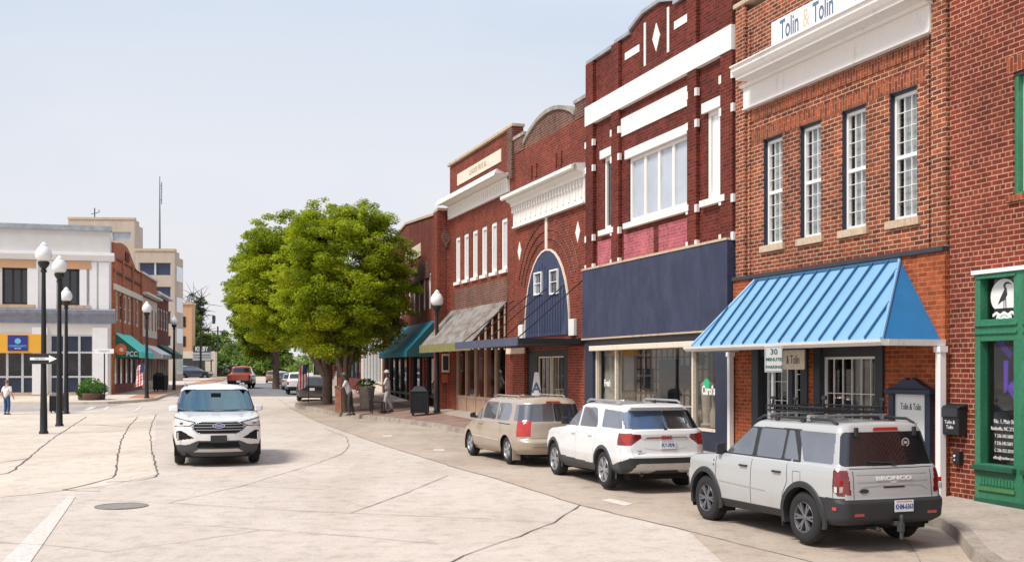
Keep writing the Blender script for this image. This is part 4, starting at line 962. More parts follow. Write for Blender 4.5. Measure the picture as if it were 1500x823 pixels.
# L3, L4
for (ta,tb,pa,pyt,mt,lab,cr) in ((12.85,21.3,215,405,'brick_left','orange red brick building with peach band, third along the left side of the street',1),
                             (21.35,29,236,432,'brick_red_far','dark orange brick building with white cornice at the far end of the left row',1)):
    b=leftb('brick_shop_building',ta,tb,lab,0,0); zB=b.zb; z0=zB-1; tp=F.z(pa,pyt)
    zl,zh=F.z(pa,483),F.z(pa,452); L=b.sb-b.sa; n=4
    wl=[(b.sa+.5+k*(L-.6)/n,b.sa+.5+k*(L-.6)/n+1.1) for k in range(n)]
    b.part('front_wall',M[mt],lambda mb: wall(mb,b.sa,b.sb,z0,tp,[(a,c,zl,zh) for a,c in wl]+[(b.sa+.5,b.sb-.5,zB,F.z(pa,522))]))
    if mt=='brick_left': b.part('render_band',M['cream'],lambda mb: wall(mb,b.sa+.05,b.sb-.05,zl-.5,zh+.7,[(a,c,zl,zh) for a,c in wl],.03,.026))
    for a,c in wl: window(b,a+.01,c-.01,zl+.01,zh-.01,-.04,.14,M['cream'],M['glass'],rail=.5)
    shell(b,tp-.6,10,M[mt]); b.part('coping',M['white_paint'],lambda mb: mb.box(b.sa,b.sb,-.33,.12,tp+.003,tp+.14))
    b.part('cornice',M['white_paint'],lambda mb: mb.box(b.sa,b.sb,.003,.45,zh+.85,zh+1.0))
    q=(b.sa+.5,b.sb-.5,zB,F.z(pa,522))
    b.part('shop_front_frame',M['cream'],lambda mb:([mb.box(q[0]+(q[1]-q[0])*k/5-.08,q[0]+(q[1]-q[0])*k/5+.08,-.2,-.01,zB,q[3]) for k in range(6)],mb.box(q[0],q[1],-.2,-.02,z0,zB+.5)))
    b.part('pane',M['glass'],lambda mb: mb.box(q[0],q[1],-.16,-.12,zB+.5,q[3]))
    D=1.2; zt2=F.z(pa,505); zb2=F.z(pa,519); m_=M['letter_white'] if ta<14 else M['forest']
    aw=b.part('awning',m_,lambda mb: mb.prism([(.01,zt2),(D,zb2),(D,zb2-.3),(.01,zb2-.3)],'x',b.sa+1,b.sb-1))
    if ta<14: b.part('awning_stripes',M['black_trim'],lambda mb:[mb.box(b.sa+1.2+i*.7,b.sa+1.5+i*.7,D+.002,D+.01,zb2-.3,zb2) for i in range(int((b.sb-b.sa-2.3)/.7))],aw)
# office block, two parts, beyond
def office(name,pxl,pxr,pyt,Y,label,bands,roofx=None):
    X0=(pxl-750)/1650*Y; X1=(pxr-750)/1650*Y; t=atY(pxl,pyt,Y).z; z0=g(Y)-1
    f=Fac((X1,Y),(-1,-.06)); b=Bld(f,name,0,X1-X0,z0,label)
    L=X1-X0; H=[(.35+0*k,L-.35,atY(0,y1,Y).z,atY(0,y0,Y).z) for k,(y0,y1) in enumerate(bands)]
    b.part('front_wall',M['beige_conc'],lambda mb: wall(mb,0,L,z0,t,H,0,.5))
    b.part('side_wall',M['beige_conc'],lambda mb: (mb.box(0.01,L-.01,-3.6,-2,z0,t-.5),mb.box(.0,.4,-2,-.501,z0,t)))
    for h in H:
        n=max(2,int(L/2.2)); w=b.part('window',plain('alu',(.5,.5,.5)),lambda mb:[mb.box(h[0]+(h[1]-h[0])*k/n-.09,h[0]+(h[1]-h[0])*k/n+.09,-.3,-.1,h[2],h[3]) for k in range(n+1)])
        b.part('pane',M['glass_sky'] if h[2]>12.5 else plain('glass_navy',(.04,.05,.11),.08),lambda mb: mb.box(h[0],h[1],-.4,-.31,h[2],h[3]),w)
    b.part('coping',M['stone'],lambda mb: mb.box(-.05,L+.05,-.6,.08,t+.003,t+.25))
    b.part('roof',M['roofing'],lambda mb: mb.box(.4,L,-3.5,-.61,t-.5,t-.4))
    return b,t
ob,ot=office('office_block',102,197,322,128,'higher plain beige concrete office block rising behind the white corner building',[(340,353)])
ob2,ot2=office('office_tower',199,256,368,112,'beige concrete office tower with dark window bands and a mast on its roof',[(385,403),(420,438),(456,474),(492,506)])
ob2.part('street_side_windows',M['glass_pale'],lambda mb: [mb.box(-.03,-.002,-3.3,-.7,ot2-2.9-3.1*k,ot2-1.4-3.1*k) for k in range(4)])
p=atY(234,366,113.5); 
r_=empty('roof_mast',(p.x,113.5,ot2-.5),0,'tall thin grey mast standing on the office tower roof','mast')
mb=MB(); mb.tube([(0,0,0),(0,0,4),(0,0,8.2)],[.11,.08,.04],8); mb.build('pole',plain('pole_grey',(.16,.16,.17),.5),r_)
mb=MB(); mb.tube([(.18,0,5.4),(.18,0,7.6)],.05,6); mb.box(0,.18,-.02,.02,7.2,7.26); mb.box(0,.18,-.02,.02,5.8,5.86); mb.build('antenna',plain('flag_grey',(.20,.20,.28),.8,0,.4,4),r_)
p=atY(134,320,126); r_=empty('roof_antenna',(p.x*1.02,129.5,ot-.45),0,'small antenna mast on the roof of the higher office block','antenna')
mb=MB(); mb.tube([(0,0,0),(0,0,2.0)],.06,6); mb.tube([(-.4,0,1.3),(.5,0,1.5)],.04,5); mb.tube([(.5,0,1.5),(.5,0,1.8)],.04,5); mb.build('mast',M['charcoal'],r_)
# peach building and theatre
Y=150; X1=atY(281,0,Y).x; X0=atY(262,0,Y).x; t=atY(0,446,Y).z; z0=g(Y)-1
b=Bld(Fac((X1,Y),(-1,-.1)),'peach_building',0,X1-X0+4,z0,'narrow peach coloured building beyond the office tower')
b.part('front_wall',M['peach'],lambda mb: mb.box(0,b.sb,-2.5,0,z0,t)); b.part('coping',M['stone'],lambda mb: mb.box(-.1,b.sb,-2.6,.15,t+.003,t+.3))
[b.part('window',M['glass'],lambda mb:mb.box(.8+k*2,1.7+k*2,.003,.06,t-3-2.6*j,t-1.6-2.6*j)) for k in range(1) for j in range(3)]
b.part('shop_canopy',M['stone'],lambda mb: mb.box(-1,b.sb,.004,1.6,g(Y)+3.0,g(Y)+3.3))
Y=140; p=atY(296,0,Y)
r_=empty('theatre_marquee',(p.x,Y,atY(0,528,Y).z),R(4),'theatre marquee with pale KIRBY letters over a grey reader board','marquee')
mb=MB(); mb.box(-1.1,1.1,-.3,.3,0,1.0); mb.build('reader_board',plain('reader',(.42,.42,.42),.5),r_,bevel=.03)
mb=MB(); mb.box(-1.05,1.05,-.25,.25,1.02,1.85); mb.build('name_box',M['charcoal'],r_)
text('lettering','KIRBY',.78,M['letter_white'],r_,(0,-.27,1.42),(R(90),0,0),extrude=.02,sx=.75,bold=.015)
mb=MB(); mb.box(-1.0,1.0,-.31,-.302,.35,.42); mb.box(-1.0,1.0,-.31,-.302,.65,.72); mb.build('letter_track',M['charcoal'],r_)
zg=g(Y)-atY(0,528,Y).z
mb=MB(); mb.tube([(-1.0,.6,zg-.2),(-1.0,.6,.01)],.08,8); mb.tube([(1.0,.6,zg-.2),(1.0,.6,.01)],.08,8); mb.box(-1.1,1.1,.31,1.4,-.05,.15); mb.build('support',M['charcoal'],r_)
b=Bld(Fac((p.x+1.0,Y+2.2),(-1,-.1)),'theatre_building',0,6,g(Y)-1,'pale theatre front standing behind the marquee')
b.part('front_wall',M['cream'],lambda mb: wall(mb,0,6,g(Y)-1,g(Y)+3.4,[(1.2,4.8,g(Y)-1,g(Y)+2.5)],0,.4)); b.part('door',M['glass'],lambda mb: mb.box(1.2,4.8,-.35,-.3,g(Y)-1,g(Y)+2.5)); b.part('body_wall',M['cream'],lambda mb: mb.box(.05,5.95,-2,-.45,g(Y)-1,g(Y)+3.3))
# ================================================================ ground, roads, pavements
def conc(name,base,dark,light,sc=.35,joint=None,bump=.25):
    m,nt=newmat(name); v=coords(nt); n1=noise(nt,v,sc,6,.6); n2=noise(nt,v,sc*9,5,.7); n3=noise(nt,v,28,3,.7)
    r=ramp(nt,[(.3,dark),(.52,base),(.75,light)]); nt.links.new(n1,r.inputs[0])
    r2=ramp(nt,[(.28,(.72,.70,.68)),(.5,(1,1,1)),(.8,(1.06,1.05,1.04))]); nt.links.new(n2,r2.inputs[0])
    c=mixc(nt,.85,r.outputs[0],r2.outputs[0],'MULTIPLY')
    r3=ramp(nt,[(.3,(.80,.79,.78)),(.7,(1.12,1.12,1.12))]); nt.links.new(n3,r3.inputs[0]); c=mixc(nt,.7,c,r3.outputs[0],'MULTIPLY')
    n5=noise(nt,coords(nt),3.2,7,.75); r5=ramp(nt,[(.60,(1,1,1)),(.70,(.86,.84,.82)),(.78,(.72,.69,.66))]); nt.links.new(n5,r5.inputs[0]); c=mixc(nt,.8,c,r5.outputs[0],'MULTIPLY')
    # tyre and oil staining: stretched noise
    v2=coords(nt,(.9,.10,1)); n4=noise(nt,v2,.9,5,.65); r4=ramp(nt,[(.50,(1,1,1)),(.75,(.80,.775,.75))]); nt.links.new(n4,r4.inputs[0]); c=mixc(nt,.8,c,r4.outputs[0],'MULTIPLY')
    finish(nt,c,.85,0,.25,bump=n3,bstr=bump,bdist=.004); return m
M['road']=conc('concrete_road',(.585,.505,.435),(.52,.445,.38),(.62,.54,.475))
M['plaza']=conc('concrete_plaza',(.64,.55,.455),(.58,.49,.40),(.69,.61,.52))
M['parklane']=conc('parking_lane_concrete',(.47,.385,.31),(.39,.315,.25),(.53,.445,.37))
M['asphalt']=conc('asphalt',(.21,.21,.22),(.17,.17,.18),(.26,.26,.265))
M['side_asphalt']=conc('side_street',(.42,.38,.36),(.36,.33,.31),(.48,.44,.41))
M['walk']=conc('sidewalk_concrete',(.44,.375,.32),(.36,.30,.25),(.51,.44,.385),1.0)
M['kerb']=conc('kerb_concrete',(.36,.31,.26),(.24,.20,.165),(.46,.41,.36),2.5)
M['walkbrick']=conc('brick_paving',(.30,.195,.15),(.22,.145,.11),(.37,.25,.195),1.5)
M['walkbrick_left']=conc('brick_paving_left',(.46,.24,.15),(.38,.19,.12),(.52,.29,.19),1.5)
M['crack']=plain('crack_tar',(.11,.09,.075),.9,0,.5,9)
M['joint']=plain('joint_fill',(.25,.20,.165),.9,0,.4,6)
M['marking']=weathered('road_paint',(.66,.61,.555),(.58,.50,.43),.40,.62,5,.8,(1,1,1))
M['iron_cover']=plain('iron_cover',(.30,.26,.225),.6,.4,.35,20)
YB=[p[0] for p in _G if -80<p[0]<2000]
def drape(name,poly,dz,mat,kind='structure',thick=0,zf=None,sidemat=None):
    """a flat polygon laid over the terrain: cut at every change of slope so that it follows it exactly"""
    bm=bmesh.new(); vs=[bm.verts.new((x,y,0)) for x,y in poly]; bm.faces.new(vs)
    bmesh.ops.triangulate(bm,faces=bm.faces[:])
    for y in YB: bmesh.ops.bisect_plane(bm,geom=bm.verts[:]+bm.edges[:]+bm.faces[:],plane_co=(0,y,0),plane_no=(0,1,0),dist=1e-4)
    for v in bm.verts: v.co.z=(zf(v.co.x,v.co.y) if zf else g(v.co.y))+dz
    bmesh.ops.recalc_face_normals(bm,faces=bm.faces)
    if bm.faces and sum(f.normal.z for f in bm.faces)<0: bmesh.ops.reverse_faces(bm,faces=bm.faces)
    if thick:
        be=[e for e in bm.edges if len(e.link_faces)==1]
        r=bmesh.ops.extrude_edge_only(bm,edges=be); nv=[q for q in r['geom'] if isinstance(q,bmesh.types.BMVert)]
        for v in nv: v.co.z-=thick
        bmesh.ops.recalc_face_normals(bm,faces=bm.faces)
    me=bpy.data.meshes.new(name); bm.to_mesh(me); bm.free(); me.materials.append(mat)
    o=bpy.data.objects.new(name,me); link(o); tag(o,kind=kind); return o
# terrain sheet
mb=MB(); xs=[-900,-200,-60,-20,0,20,60,200,900]; ys=[-60]+YB+[500,900,1900]
V=[(x,y,g(y)) for y in ys for x in xs]; n=len(xs)
mb.add(V,[(j*n+i,j*n+i+1,(j+1)*n+i+1,(j+1)*n+i) for j in range(len(ys)-1) for i in range(n-1)])
tag(mb.build('ground',M['road']),kind='structure')
fx=lambda Y:12.484-.34*Y
def f2(Y):
    P0=TF.P; return P0.x-.26*(Y-P0.y)
def curbx(Y):
    pts=[(5,4.2),(9,4.6),(12.9,5.27),(14.3,5.65),(15.2,5.80),(18,4.78),(24,2.72),(29,.95),(33.5,-1.15),(37.2,-2.5),(39.7,-3.6),(42.2,-4.85),(44.5,-6.2),(46,-7.15),(49,-8.4),(52,-9.7),(54,-10.4),(55.4,-10.6),(56.3,-9.3),(58,-9.25),(75,-13.3),(150,-31)]
    for (a,xa),(b_,xb) in zip(pts,pts[1:]):
        if Y<=b_: return xa+(xb-xa)*(Y-a)/(b_-a)
    return pts[-1][1]
def facx(Y):
    Yc=TF.P.y
    return fx(Y) if Y<Yc else f2(Y)
def walkz(x,y):
    c,f=curbx(y),facx(y); t=min(1,max(0,(x-c)/max(.5,f-c))); return g(y)+.15+(swz(y)-g(y)-.15)*t if y<62 else g(y)+.15+.12*t
def ribbon(name,lf,rf,ys,zf,mat,dz=0,drop=0,nx=3):
    mb=MB(); V=[];
    for y in ys:
        a,c=lf(y),rf(y)
        for k in range(nx+1):
            x=a+(c-a)*k/nx; V.append((x,y,zf(x,y)+dz))
    m=nx+1; Fc=[(j*m+i,j*m+i+1,(j+1)*m+i+1,(j+1)*m+i) for j in range(len(ys)-1) for i in range(nx)]
    if drop:
        b0=len(V)
        for y in ys: V.append((lf(y)-.03,y,g(y)-.05))
        Fc+=[(b0+j,j*m,(j+1)*m,b0+j+1) for j in range(len(ys)-1)]
    mb.add(V,Fc); o=mb.build(name,mat); return tag(o,kind='structure')
ys=sorted(set([5+.5*i for i in range(0,190)]+[12.9,14.3,15.2,33.5,37.2,39.7,42.2,44.5,55.4,56.3]+[100+5*i for i in range(11)]))
ribbon('sidewalk_kerb',curbx,lambda y:curbx(y)+.17,ys,walkz,M['kerb'],0,1,1)
ya=[y for y in ys if y<=34]; yb=[y for y in ys if 33.9<=y<=62]; yc=[y for y in ys if y>=61.9]
ribbon('sidewalk',lambda y:curbx(y)+.17,lambda y:facx(y)+.05,ya,walkz,M['walk'],-.001)
ribbon('brick_sidewalk',lambda y:curbx(y)+.17,lambda y:facx(y)-.9 if y<43.2 else facx(y)-.6,yb,walkz,M['walkbrick'],-.001)
ribbon('sidewalk',lambda y:facx(y)-.9 if y<43.2 else facx(y)-.6,lambda y:facx(y)+.05,yb,walkz,M['walk'],-.001)
ribbon('sidewalk',lambda y:curbx(y)+.17,lambda y:facx(y)+.05,yc,walkz,M['walk'],-.001)
# parking lane along the right kerb
W2=lambda px,py:(lambda p:(p.x,p.y))(gnd(px,py))
lane=[(curbx(y)-.02,y) for y in (6,9,12.9,14.3,15.2,18,24,29,33.5,37.2,39.7,42.2,44.5,46,49,52,54)]
inner=[W2(408,584),W2(430,600),W2(464,617),W2(500,630),W2(558,651),W2(630,673),W2(667,685),W2(720,699),W2(850,740),W2(1010,778),(2.4,12.4),(2.9,9)]
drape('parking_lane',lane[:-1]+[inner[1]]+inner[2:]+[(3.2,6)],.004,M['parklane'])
# left: side street, plaza, sidewalk
lcx=lambda Y:-19.0-.2*(Y-60)
plz=[W2(229,606),W2(229,640),W2(222,670),W2(229,695),W2(150,712),W2(60,722),(-16,9),(-60,9),(-90,49),(-24,49)]
drape('plaza',plz,.004,M['plaza'])
drape('side_street',[(-19.2,50),(-90,50.2),(-90,56.2),(-21.5,55.4),(-19.4,57)],.004,M['side_asphalt'])
lw=[(-90,57),(-22,55.6),(-20.2,56.3),(-19.4,58),(-19.0,60),(-25.4,92),(-35,140),(-36,150),(-60,150),(-60,66),(-90,66)]
def wl_z(x,y): return g(y)
drape('sidewalk_left',lw,.14,M['plaza'],thick=.25)
drape('brick_strip',[(-19.15,60),(-25.5,92),(-34.5,138),(-36.0,138),(-27.0,92),(-20.5,60)],.144,M['walkbrick_left'])
drape('asphalt_road',[(-19.8,66),(-11.2,66),(-21.2,108),(-28.2,108)],.004,M['asphalt'])
# cracks and joints
def line(name,px,w,mat,jit=.02,world=False,dz=.009,seg=.35):
    P=[Vector(p) if world else gnd(*p) for p in px]; Q=[]
    r0=random.Random(len(px)*7+int(px[0][0])); 
    for a,b_ in zip(P,P[1:]):
        n=max(1,int((b_-a).length/seg))
        for k in range(n): 
            t=k/n; q=a.lerp(b_,t); q.x+=r0.uniform(-jit,jit); q.y+=r0.uniform(-jit,jit)*1.5; Q.append(q)
    Q.append(P[-1]); mb=MB(); V=[]
    for i,q in enumerate(Q):
        d=Q[min(i+1,len(Q)-1)]-Q[max(0,i-1)]; d.z=0; d.normalize(); nn=Vector((-d.y,d.x,0)); ww=w*(.6+.8*r0.random())/2*.62
        for s in (-1,1): p=q+nn*ww*s; V.append((p.x,p.y,g(p.y)+dz))
    mb.add(V,[(2*i,2*i+1,2*i+3,2*i+2) for i in range(len(Q)-1)]); return tag(mb.build(name,mat,fix=False),kind='structure')
S1=lambda L,s,ox,oy:[(ox+x/s,oy+y/s) for x,y in L]
line('pavement_crack',S1([(730,290),(640,350),(470,455),(340,555),(245,640),(170,695),(130,735),(60,768),(0,778)],5.77,0,560),.06,M['crack'])
line('pavement_crack',S1([(0,675),(120,660),(230,645)],5.77,0,560),.05,M['crack'])
line('pavement_crack',S1([(1165,290),(1090,370),(1020,500),(985,680),(975,780),(940,808)],5.77,0,560)+S1([(340,370),(230,395)],2.5,0,560),.055,M['crack'])
line('pavement_crack',S1([(1320,270),(1285,340),(1265,430),(1280,560),(1330,770),(1300,800)],5.77,0,560)+S1([(500,360),(390,365)],2.5,0,560),.045,M['crack'])
line('pavement_crack',S1([(230,393),(290,397),(370,398)],2.5,0,560),.04,M['crack'])
line('pavement_joint',S1([(0,415),(100,412),(235,393),(340,370)],2.5,0,560),.03,M['joint'])
line('pavement_joint',S1([(1165,310),(1300,312)],5.77,0,560),.08,M['crack']); line('pavement_joint',S1([(650,355),(800,357),(920,366),(1150,378),(1300,378)],5.77,0,560),.10,M['joint'])
line('pavement_joint',S1([(280,438),(500,438)],5.77,0,560),.06,M['joint']); line('pavement_joint',S1([(0,435),(280,438)],5.77,0,560),.03,M['joint']); line('pavement_joint',S1([(0,372),(300,372),(600,378)],5.77,0,560),.05,M['joint'])
line('pavement_joint',S1([(1190,170),(1270,200),(1278,235),(1250,262),(1150,300),(1000,345),(880,380),(620,440)],2.5,0,560),.026,M['joint'])
line('pavement_joint',S1([(880,380),(1000,385),(1180,392)],2.5,0,560),.02,M['joint']); line('pavement_joint',S1([(1640,340),(1500,400),(1285,478)],2.5,0,560),.026,M['joint'])
line('pavement_joint',S1([(0,440),(210,425),(600,440),(1000,465),(1300,480),(1800,500)],2.5,0,560),.025,M['joint'])
line('pavement_crack',S1([(650,520),(760,525),(950,540),(1250,560),(1600,590)],2.5,0,560),.016,M['joint'])
line('pavement_crack',S1([(0,585),(180,597),(330,612),(400,620),(700,580),(950,542)],2.5,0,560),.02,M['joint'])
line('pavement_joint',[(408,584),(430,600),(464,617),(500,630),(558,651),(630,673),(667,685),(720,699),(850,740),(1010,778),(1200,826)],.03,M['joint'])
line('pavement_crack',[(850,740),(810,765),(760,785),(700,806),(640,832)],.028,M['crack'])
line('pavement_joint',[(1330,793),(1342,812),(1350,830)],.02,M['joint'])
def stripe(poly,name='road_marking'): drape(name,[W2(*p) for p in poly],.0085,M['marking'])
stripe([(99,727),(111,727),(45,823),(38,829),(-2,829),(8,818)])
stripe([(122,600),(134,595.5),(142,595.5),(131,600)]); stripe([(150,601),(156,595.5),(161,595.5),(155,601)]); stripe([(195,603),(204,595.5),(208,595.5),(200,603)])
stripe([(880,733),(893,730),(928,738),(915,741)]); stripe([(634,658),(650,658),(652,660.5),(636,660.5)]); stripe([(560,638),(573,637),(575,639),(562,640)])
p=gnd(178,741); mb=MB(); mb.lathe([(.40,0),(.40,.012),(.36,.012),(.36,.007),(.02,.007)],(0,0,0),28)
o=mb.build('manhole_cover',M['iron_cover']); o.location=p; tag(o,'round grey iron manhole cover in the concrete roadway beside the white lane line','manhole cover')
p=gnd(604,621); mb=MB(); mb.box(-.45,.45,-.03,.25,.01,.12); o=mb.build('storm_drain',M['black_trim']); o.location=(p.x,p.y,p.z); o.rotation_euler=(0,0,R(-60)); tag(o,'dark storm drain opening in the kerb by the brick sidewalk','storm drain')
# ================================================================ street furniture
M['globe']=plain('globe',(.78,.77,.76),.3,0,.02,1,.5)
def lampmesh(H):
    a=MB(); a.lathe([(.14,0),(.14,.05),(.11,.10),(.105,.7),(.10,.8),(.085,H*.3),(.06,H-.95),(.09,H-.93),(.09,H-.86),(.06,H-.84)],n=14)
    h=MB(); h.lathe([(.06,H-.84),(.14,H-.74),(.17,H-.66),(.17,H-.62),(.12,H-.62)],n=14)
    gl=MB(); gl.lathe([(.12,H-.62),(.22,H-.53),(.25,H-.42),(.23,H-.30),(.16,H-.18),(.10,H-.13),(.11,H-.10),(.07,H-.06),(.03,H-.02),(.005,H)],n=20)
    return a,h,gl
def lamp(px,py,H,label,dz=0,group='globe street lamps'):
    p=gnd(px,py,dz); r=empty('street_lamp',p,0,label,'street lamp',group); a,h,gl=lampmesh(H)
    a.build('pole',M['iron'],r); h.build('lamp_collar',M['iron'],r); gl.build('lamp_globe',M['globe'],r); return r,p
def hpx(px,py,top,dz=0): p=gnd(px,py,dz); return (py-top)*p.y/FPX
LA,pA=lamp(64,635,hpx(64,635,354),'tallest black globe lamp post on the left plaza, carrying the one way sign')
LB,pB=lamp(87,624,hpx(87,624,374),'black lamp post with white globe in the middle of the three on the left plaza')
LC_,pC=lamp(97,606,hpx(97,606,420),'shortest lamp post with white globe on the left plaza, behind the dark litter bin')
lamp(215,583,hpx(215,583,448),'black lamp post with white globe beside the first green awning on the left street','' and 0 or .14)
lamp(255,571,hpx(255,571,470),'black lamp post with white globe farther up the left brick strip',.14)
pG=Vector(((640-750)/1650*42.4,42.4,0)); pG.z=walkz(pG.x,pG.y); r_=empty('street_lamp',pG,0,'black lamp post with white globe standing between the teal and the rusty awning','street lamp','globe street lamps')
for q_,m_,nm_ in zip(lampmesh(EYE+(541-424)*42.4/1650-pG.z),('iron','iron','globe'),('pole','lamp_collar','lamp_globe')): q_.build(nm_,M[m_],r_)
# one-way sign on lamp A
r_=empty('one_way_sign',(pA.x,pA.y-.12,EYE+(541-533)*pA.y/FPX),0,'black one way sign with white arrow on the nearest left lamp post','sign')
mb=MB(); mb.box(-.42,.50,-.015,.015,0,.32); mb.build('plate',M['black_trim'],r_,bevel=.008)
mb=MB(); mb.prism([(-.36,.12),(.22,.12),(.22,.05),(.46,.16),(.22,.27),(.22,.20),(-.36,.20)],'y',-.022,-.016); mb.build('arrow',M['letter_white'],r_)
text('lettering','ONE WAY',.07,M['letter_dark'],r_,(-.06,-.0225,.16),(R(90),0,0))
# street name sign
p=gnd(153,588,.05); r_=empty('street_name_sign',p,0,'thin pole with pale street name blade at the white building corner','sign'); H=(588-517)*p.y/FPX
mb=MB(); mb.tube([(0,0,0),(0,0,H)],.035,6); mb.build('pole',M['charcoal'],r_)
mb=MB(); mb.box(-.5,.5,-.06,-.04,H-.02,H+.22); mb.build('blade',M['white_clean'],r_); text('lettering','S SCALES ST',.13,M['letter_dark'],r_,(0,-.062,H+.1),(R(90),0,0),sx=.85)
# 30 minute parking sign
p=Vector(((1132-750)/1650*18.9,18.9,0)); p.z=walkz(p.x,p.y)
r_=empty('parking_sign',p,R(8),'white 30 MINUTE PARKING sign on a thin post in front of the blue awning','sign'); zt=EYE+(541-507)*18.9/FPX-p.z; zbs=EYE-(545-541)*18.9/FPX-p.z
mb=MB(); mb.tube([(0,.0,-.1),(0,.0,zt-.05)],.03,8); mb.build('post',plain('galv',(.45,.45,.44),.5,.4),r_)
mb=MB(); mb.box(-.155,.155,-.045,-.035,zbs,zt); o=mb.build('plate',M['letter_white'],r_,bevel=.012)
H=zt-zbs
M['letter_green']=plain('letter_green',(.02,.16,.12),.5)
for t,z,s in (('30',.78,.13),('MINUTE',.49,.075),('PARKING',.2,.068)): text('lettering',t,s,M['letter_green'],r_,(0,-.047,zbs+H*z),(R(90),0,0),bold=.002)
mb=MB(); w=.145
for a in ((-w,w,zbs+.015,zbs+.021),(-w,w,zt-.021,zt-.015)): mb.box(a[0],a[1],-.0475,-.0455,a[2],a[3])
mb.box(-w,-w+.006,-.0475,-.0455,zbs+.022,zt-.022); mb.box(w-.006,w,-.0475,-.0455,zbs+.022,zt-.022); mb.build('border',M['letter_green'],r_)
# litter bins
def bin_(p,s,label,rz=0):
    r=empty('litter_bin',p,rz,label,'litter bin','slatted litter bins'); 
    mb=MB(); mb.box(-.30,.30,-.30,.30,.12,.95); mb.build('liner',M['black_trim'],r)
    mb=MB()
    for i in range(8):
        x=-.33+.66*i/7
        for y0 in (-.34,.31): mb.box(x-.03,x+.03,y0,y0+.03,.10,1.0)
        for x0 in (-.365,.335): mb.box(x0,x0+.03,x-.03,x+.03,.10,1.0)
    mb.build('slats',M['iron'],r)
    mb=MB(); mb.hexa([(-.38,-.38,1.0),(.38,-.38,1.0),(.38,.38,1.0),(-.38,.38,1.0)],[(-.2,-.2,1.22),(.2,-.2,1.22),(.2,.2,1.22),(-.2,.2,1.22)]); mb.build('lid',M['iron'],r,bevel=.02)
    mb=MB(); 
    for sx_ in (-1,1):
        for sy in (-1,1): mb.box(sx_*.28-.03,sx_*.28+.03,sy*.28-.03,sy*.28+.03,0,.12)
    mb.build('foot',M['iron'],r); r.scale=(s,s,s); return r
p=gnd(97,603); bin_(Vector((p.x,p.y-.9,g(p.y-.9))),hpx(97,603,570)/1.22*.9,'dark blue black slatted litter bin in front of the shortest left lamp post')
p=gnd(235,573,.14); bin_(p,1.0,'dark litter bin on the brick strip of the left sidewalk')
Yb=41.6; p=Vector(((615-750)/1650*Yb,Yb,0)); p.z=walkz(p.x,p.y); bin_(p,.88,'black slatted litter bin on the right sidewalk in front of the teal awning shop')
# bench, planter, pot
def at_walk(px,Y): x=(px-750)/1650*Y; return Vector((x,Y,walkz(x,Y)))
p=at_walk(553,44.2); r_=empty('park_bench',p,R(100),'black metal bench on the brick sidewalk between planter and man in white','bench')
mb=MB(); [mb.box(-.8,.8,-.25+i*.1,-.18+i*.1,.43,.46) for i in range(5)]; mb.build('seat',M['iron'],r_)
mb=MB(); [mb.box(-.8,.8,.27+i*.012,.30+i*.012,.52+i*.11,.60+i*.11) for i in range(4)]; mb.build('backrest',M['iron'],r_)
for s_ in (-1,1): mb=MB(); mb.tube([(s_*.72,-.22,0),(s_*.72,-.22,.43)],.025,6); mb.tube([(s_*.72,.24,0),(s_*.72,.27,.5),(s_*.72,.33,.98)],.025,6); mb.tube([(s_*.72,-.22,.43),(s_*.72,.24,.43)],.02,6); mb.build('leg',M['iron'],r_)
def leafball(mb,c,r,n,s,sq=1,rr=random.Random(2)):
    for _ in range(n):
        while 1:
            v=Vector((rr.uniform(-1,1),rr.uniform(-1,1),rr.uniform(-1,1)))
            if .45<v.length<1: break
        p=Vector(c)+Vector((v.x*r,v.y*r,v.z*r*sq)); a=Vector((rr.gauss(0,1),rr.gauss(0,1),rr.gauss(0,1))).normalized(); b_=a.orthogonal().normalized(); a2=a.cross(b_)
        q=s*rr.uniform(.6,1.2); mb.add([p-b_*q,p+a2*q*.6,p+b_*q,p-a2*q*.6],[(0,1,2,3)])
def leafmat(name,dark,mid,light,sc=.5,trans=.25):
    m,nt=newmat(name); v=coords(nt); n1=noise(nt,v,sc,3); n2=noise(nt,v,sc*9,3)
    ad=N(nt,'ShaderNodeMath',operation='ADD'); nt.links.new(n1,ad.inputs[0]); nt.links.new(n2,ad.inputs[1]); hf=N(nt,'ShaderNodeMath',operation='MULTIPLY'); hf.inputs[1].default_value=.5; nt.links.new(ad.outputs[0],hf.inputs[0])
    r=ramp(nt,[(.36,dark),(.5,mid),(.64,light)]); nt.links.new(hf.outputs[0],r.inputs[0])
    d=nt.nodes.new('ShaderNodeBsdfPrincipled'); d.inputs['Roughness'].default_value=.5; d.inputs['Specular IOR Level'].default_value=.3; nt.links.new(r.outputs[0],d.inputs['Base Color'])
    t=nt.nodes.new('ShaderNodeBsdfTranslucent'); c2=mixc(nt,1,r.outputs[0],(1.3,1.35,.5),'MULTIPLY'); nt.links.new(c2,t.inputs[0])
    mx=nt.nodes.new('ShaderNodeMixShader'); mx.inputs[0].default_value=trans; nt.links.new(d.outputs[0],mx.inputs[1]); nt.links.new(t.outputs[0],mx.inputs[2])
    o=nt.nodes.new('ShaderNodeOutputMaterial'); nt.links.new(mx.outputs[0],o.inputs[0]); return m
M['leaf_shrub']=leafmat('leaf_shrub',(.03,.10,.012),(.07,.18,.02),(.13,.27,.035),2)
M['flower']=plain('flower',(.40,.10,.08),.7,0,.5,20)
p=at_walk(537,46.6); r_=empty('sidewalk_planter',p,0,'tall grey stone urn planter with trailing flowers behind the man in dark trousers','planter')
mb=MB(); mb.lathe([(.26,0),(.30,.05),(.27,.3),(.34,.85),(.38,.9),(.36,.95),(.28,.92)],n=16); mb.build('urn',M['kerb'],r_)
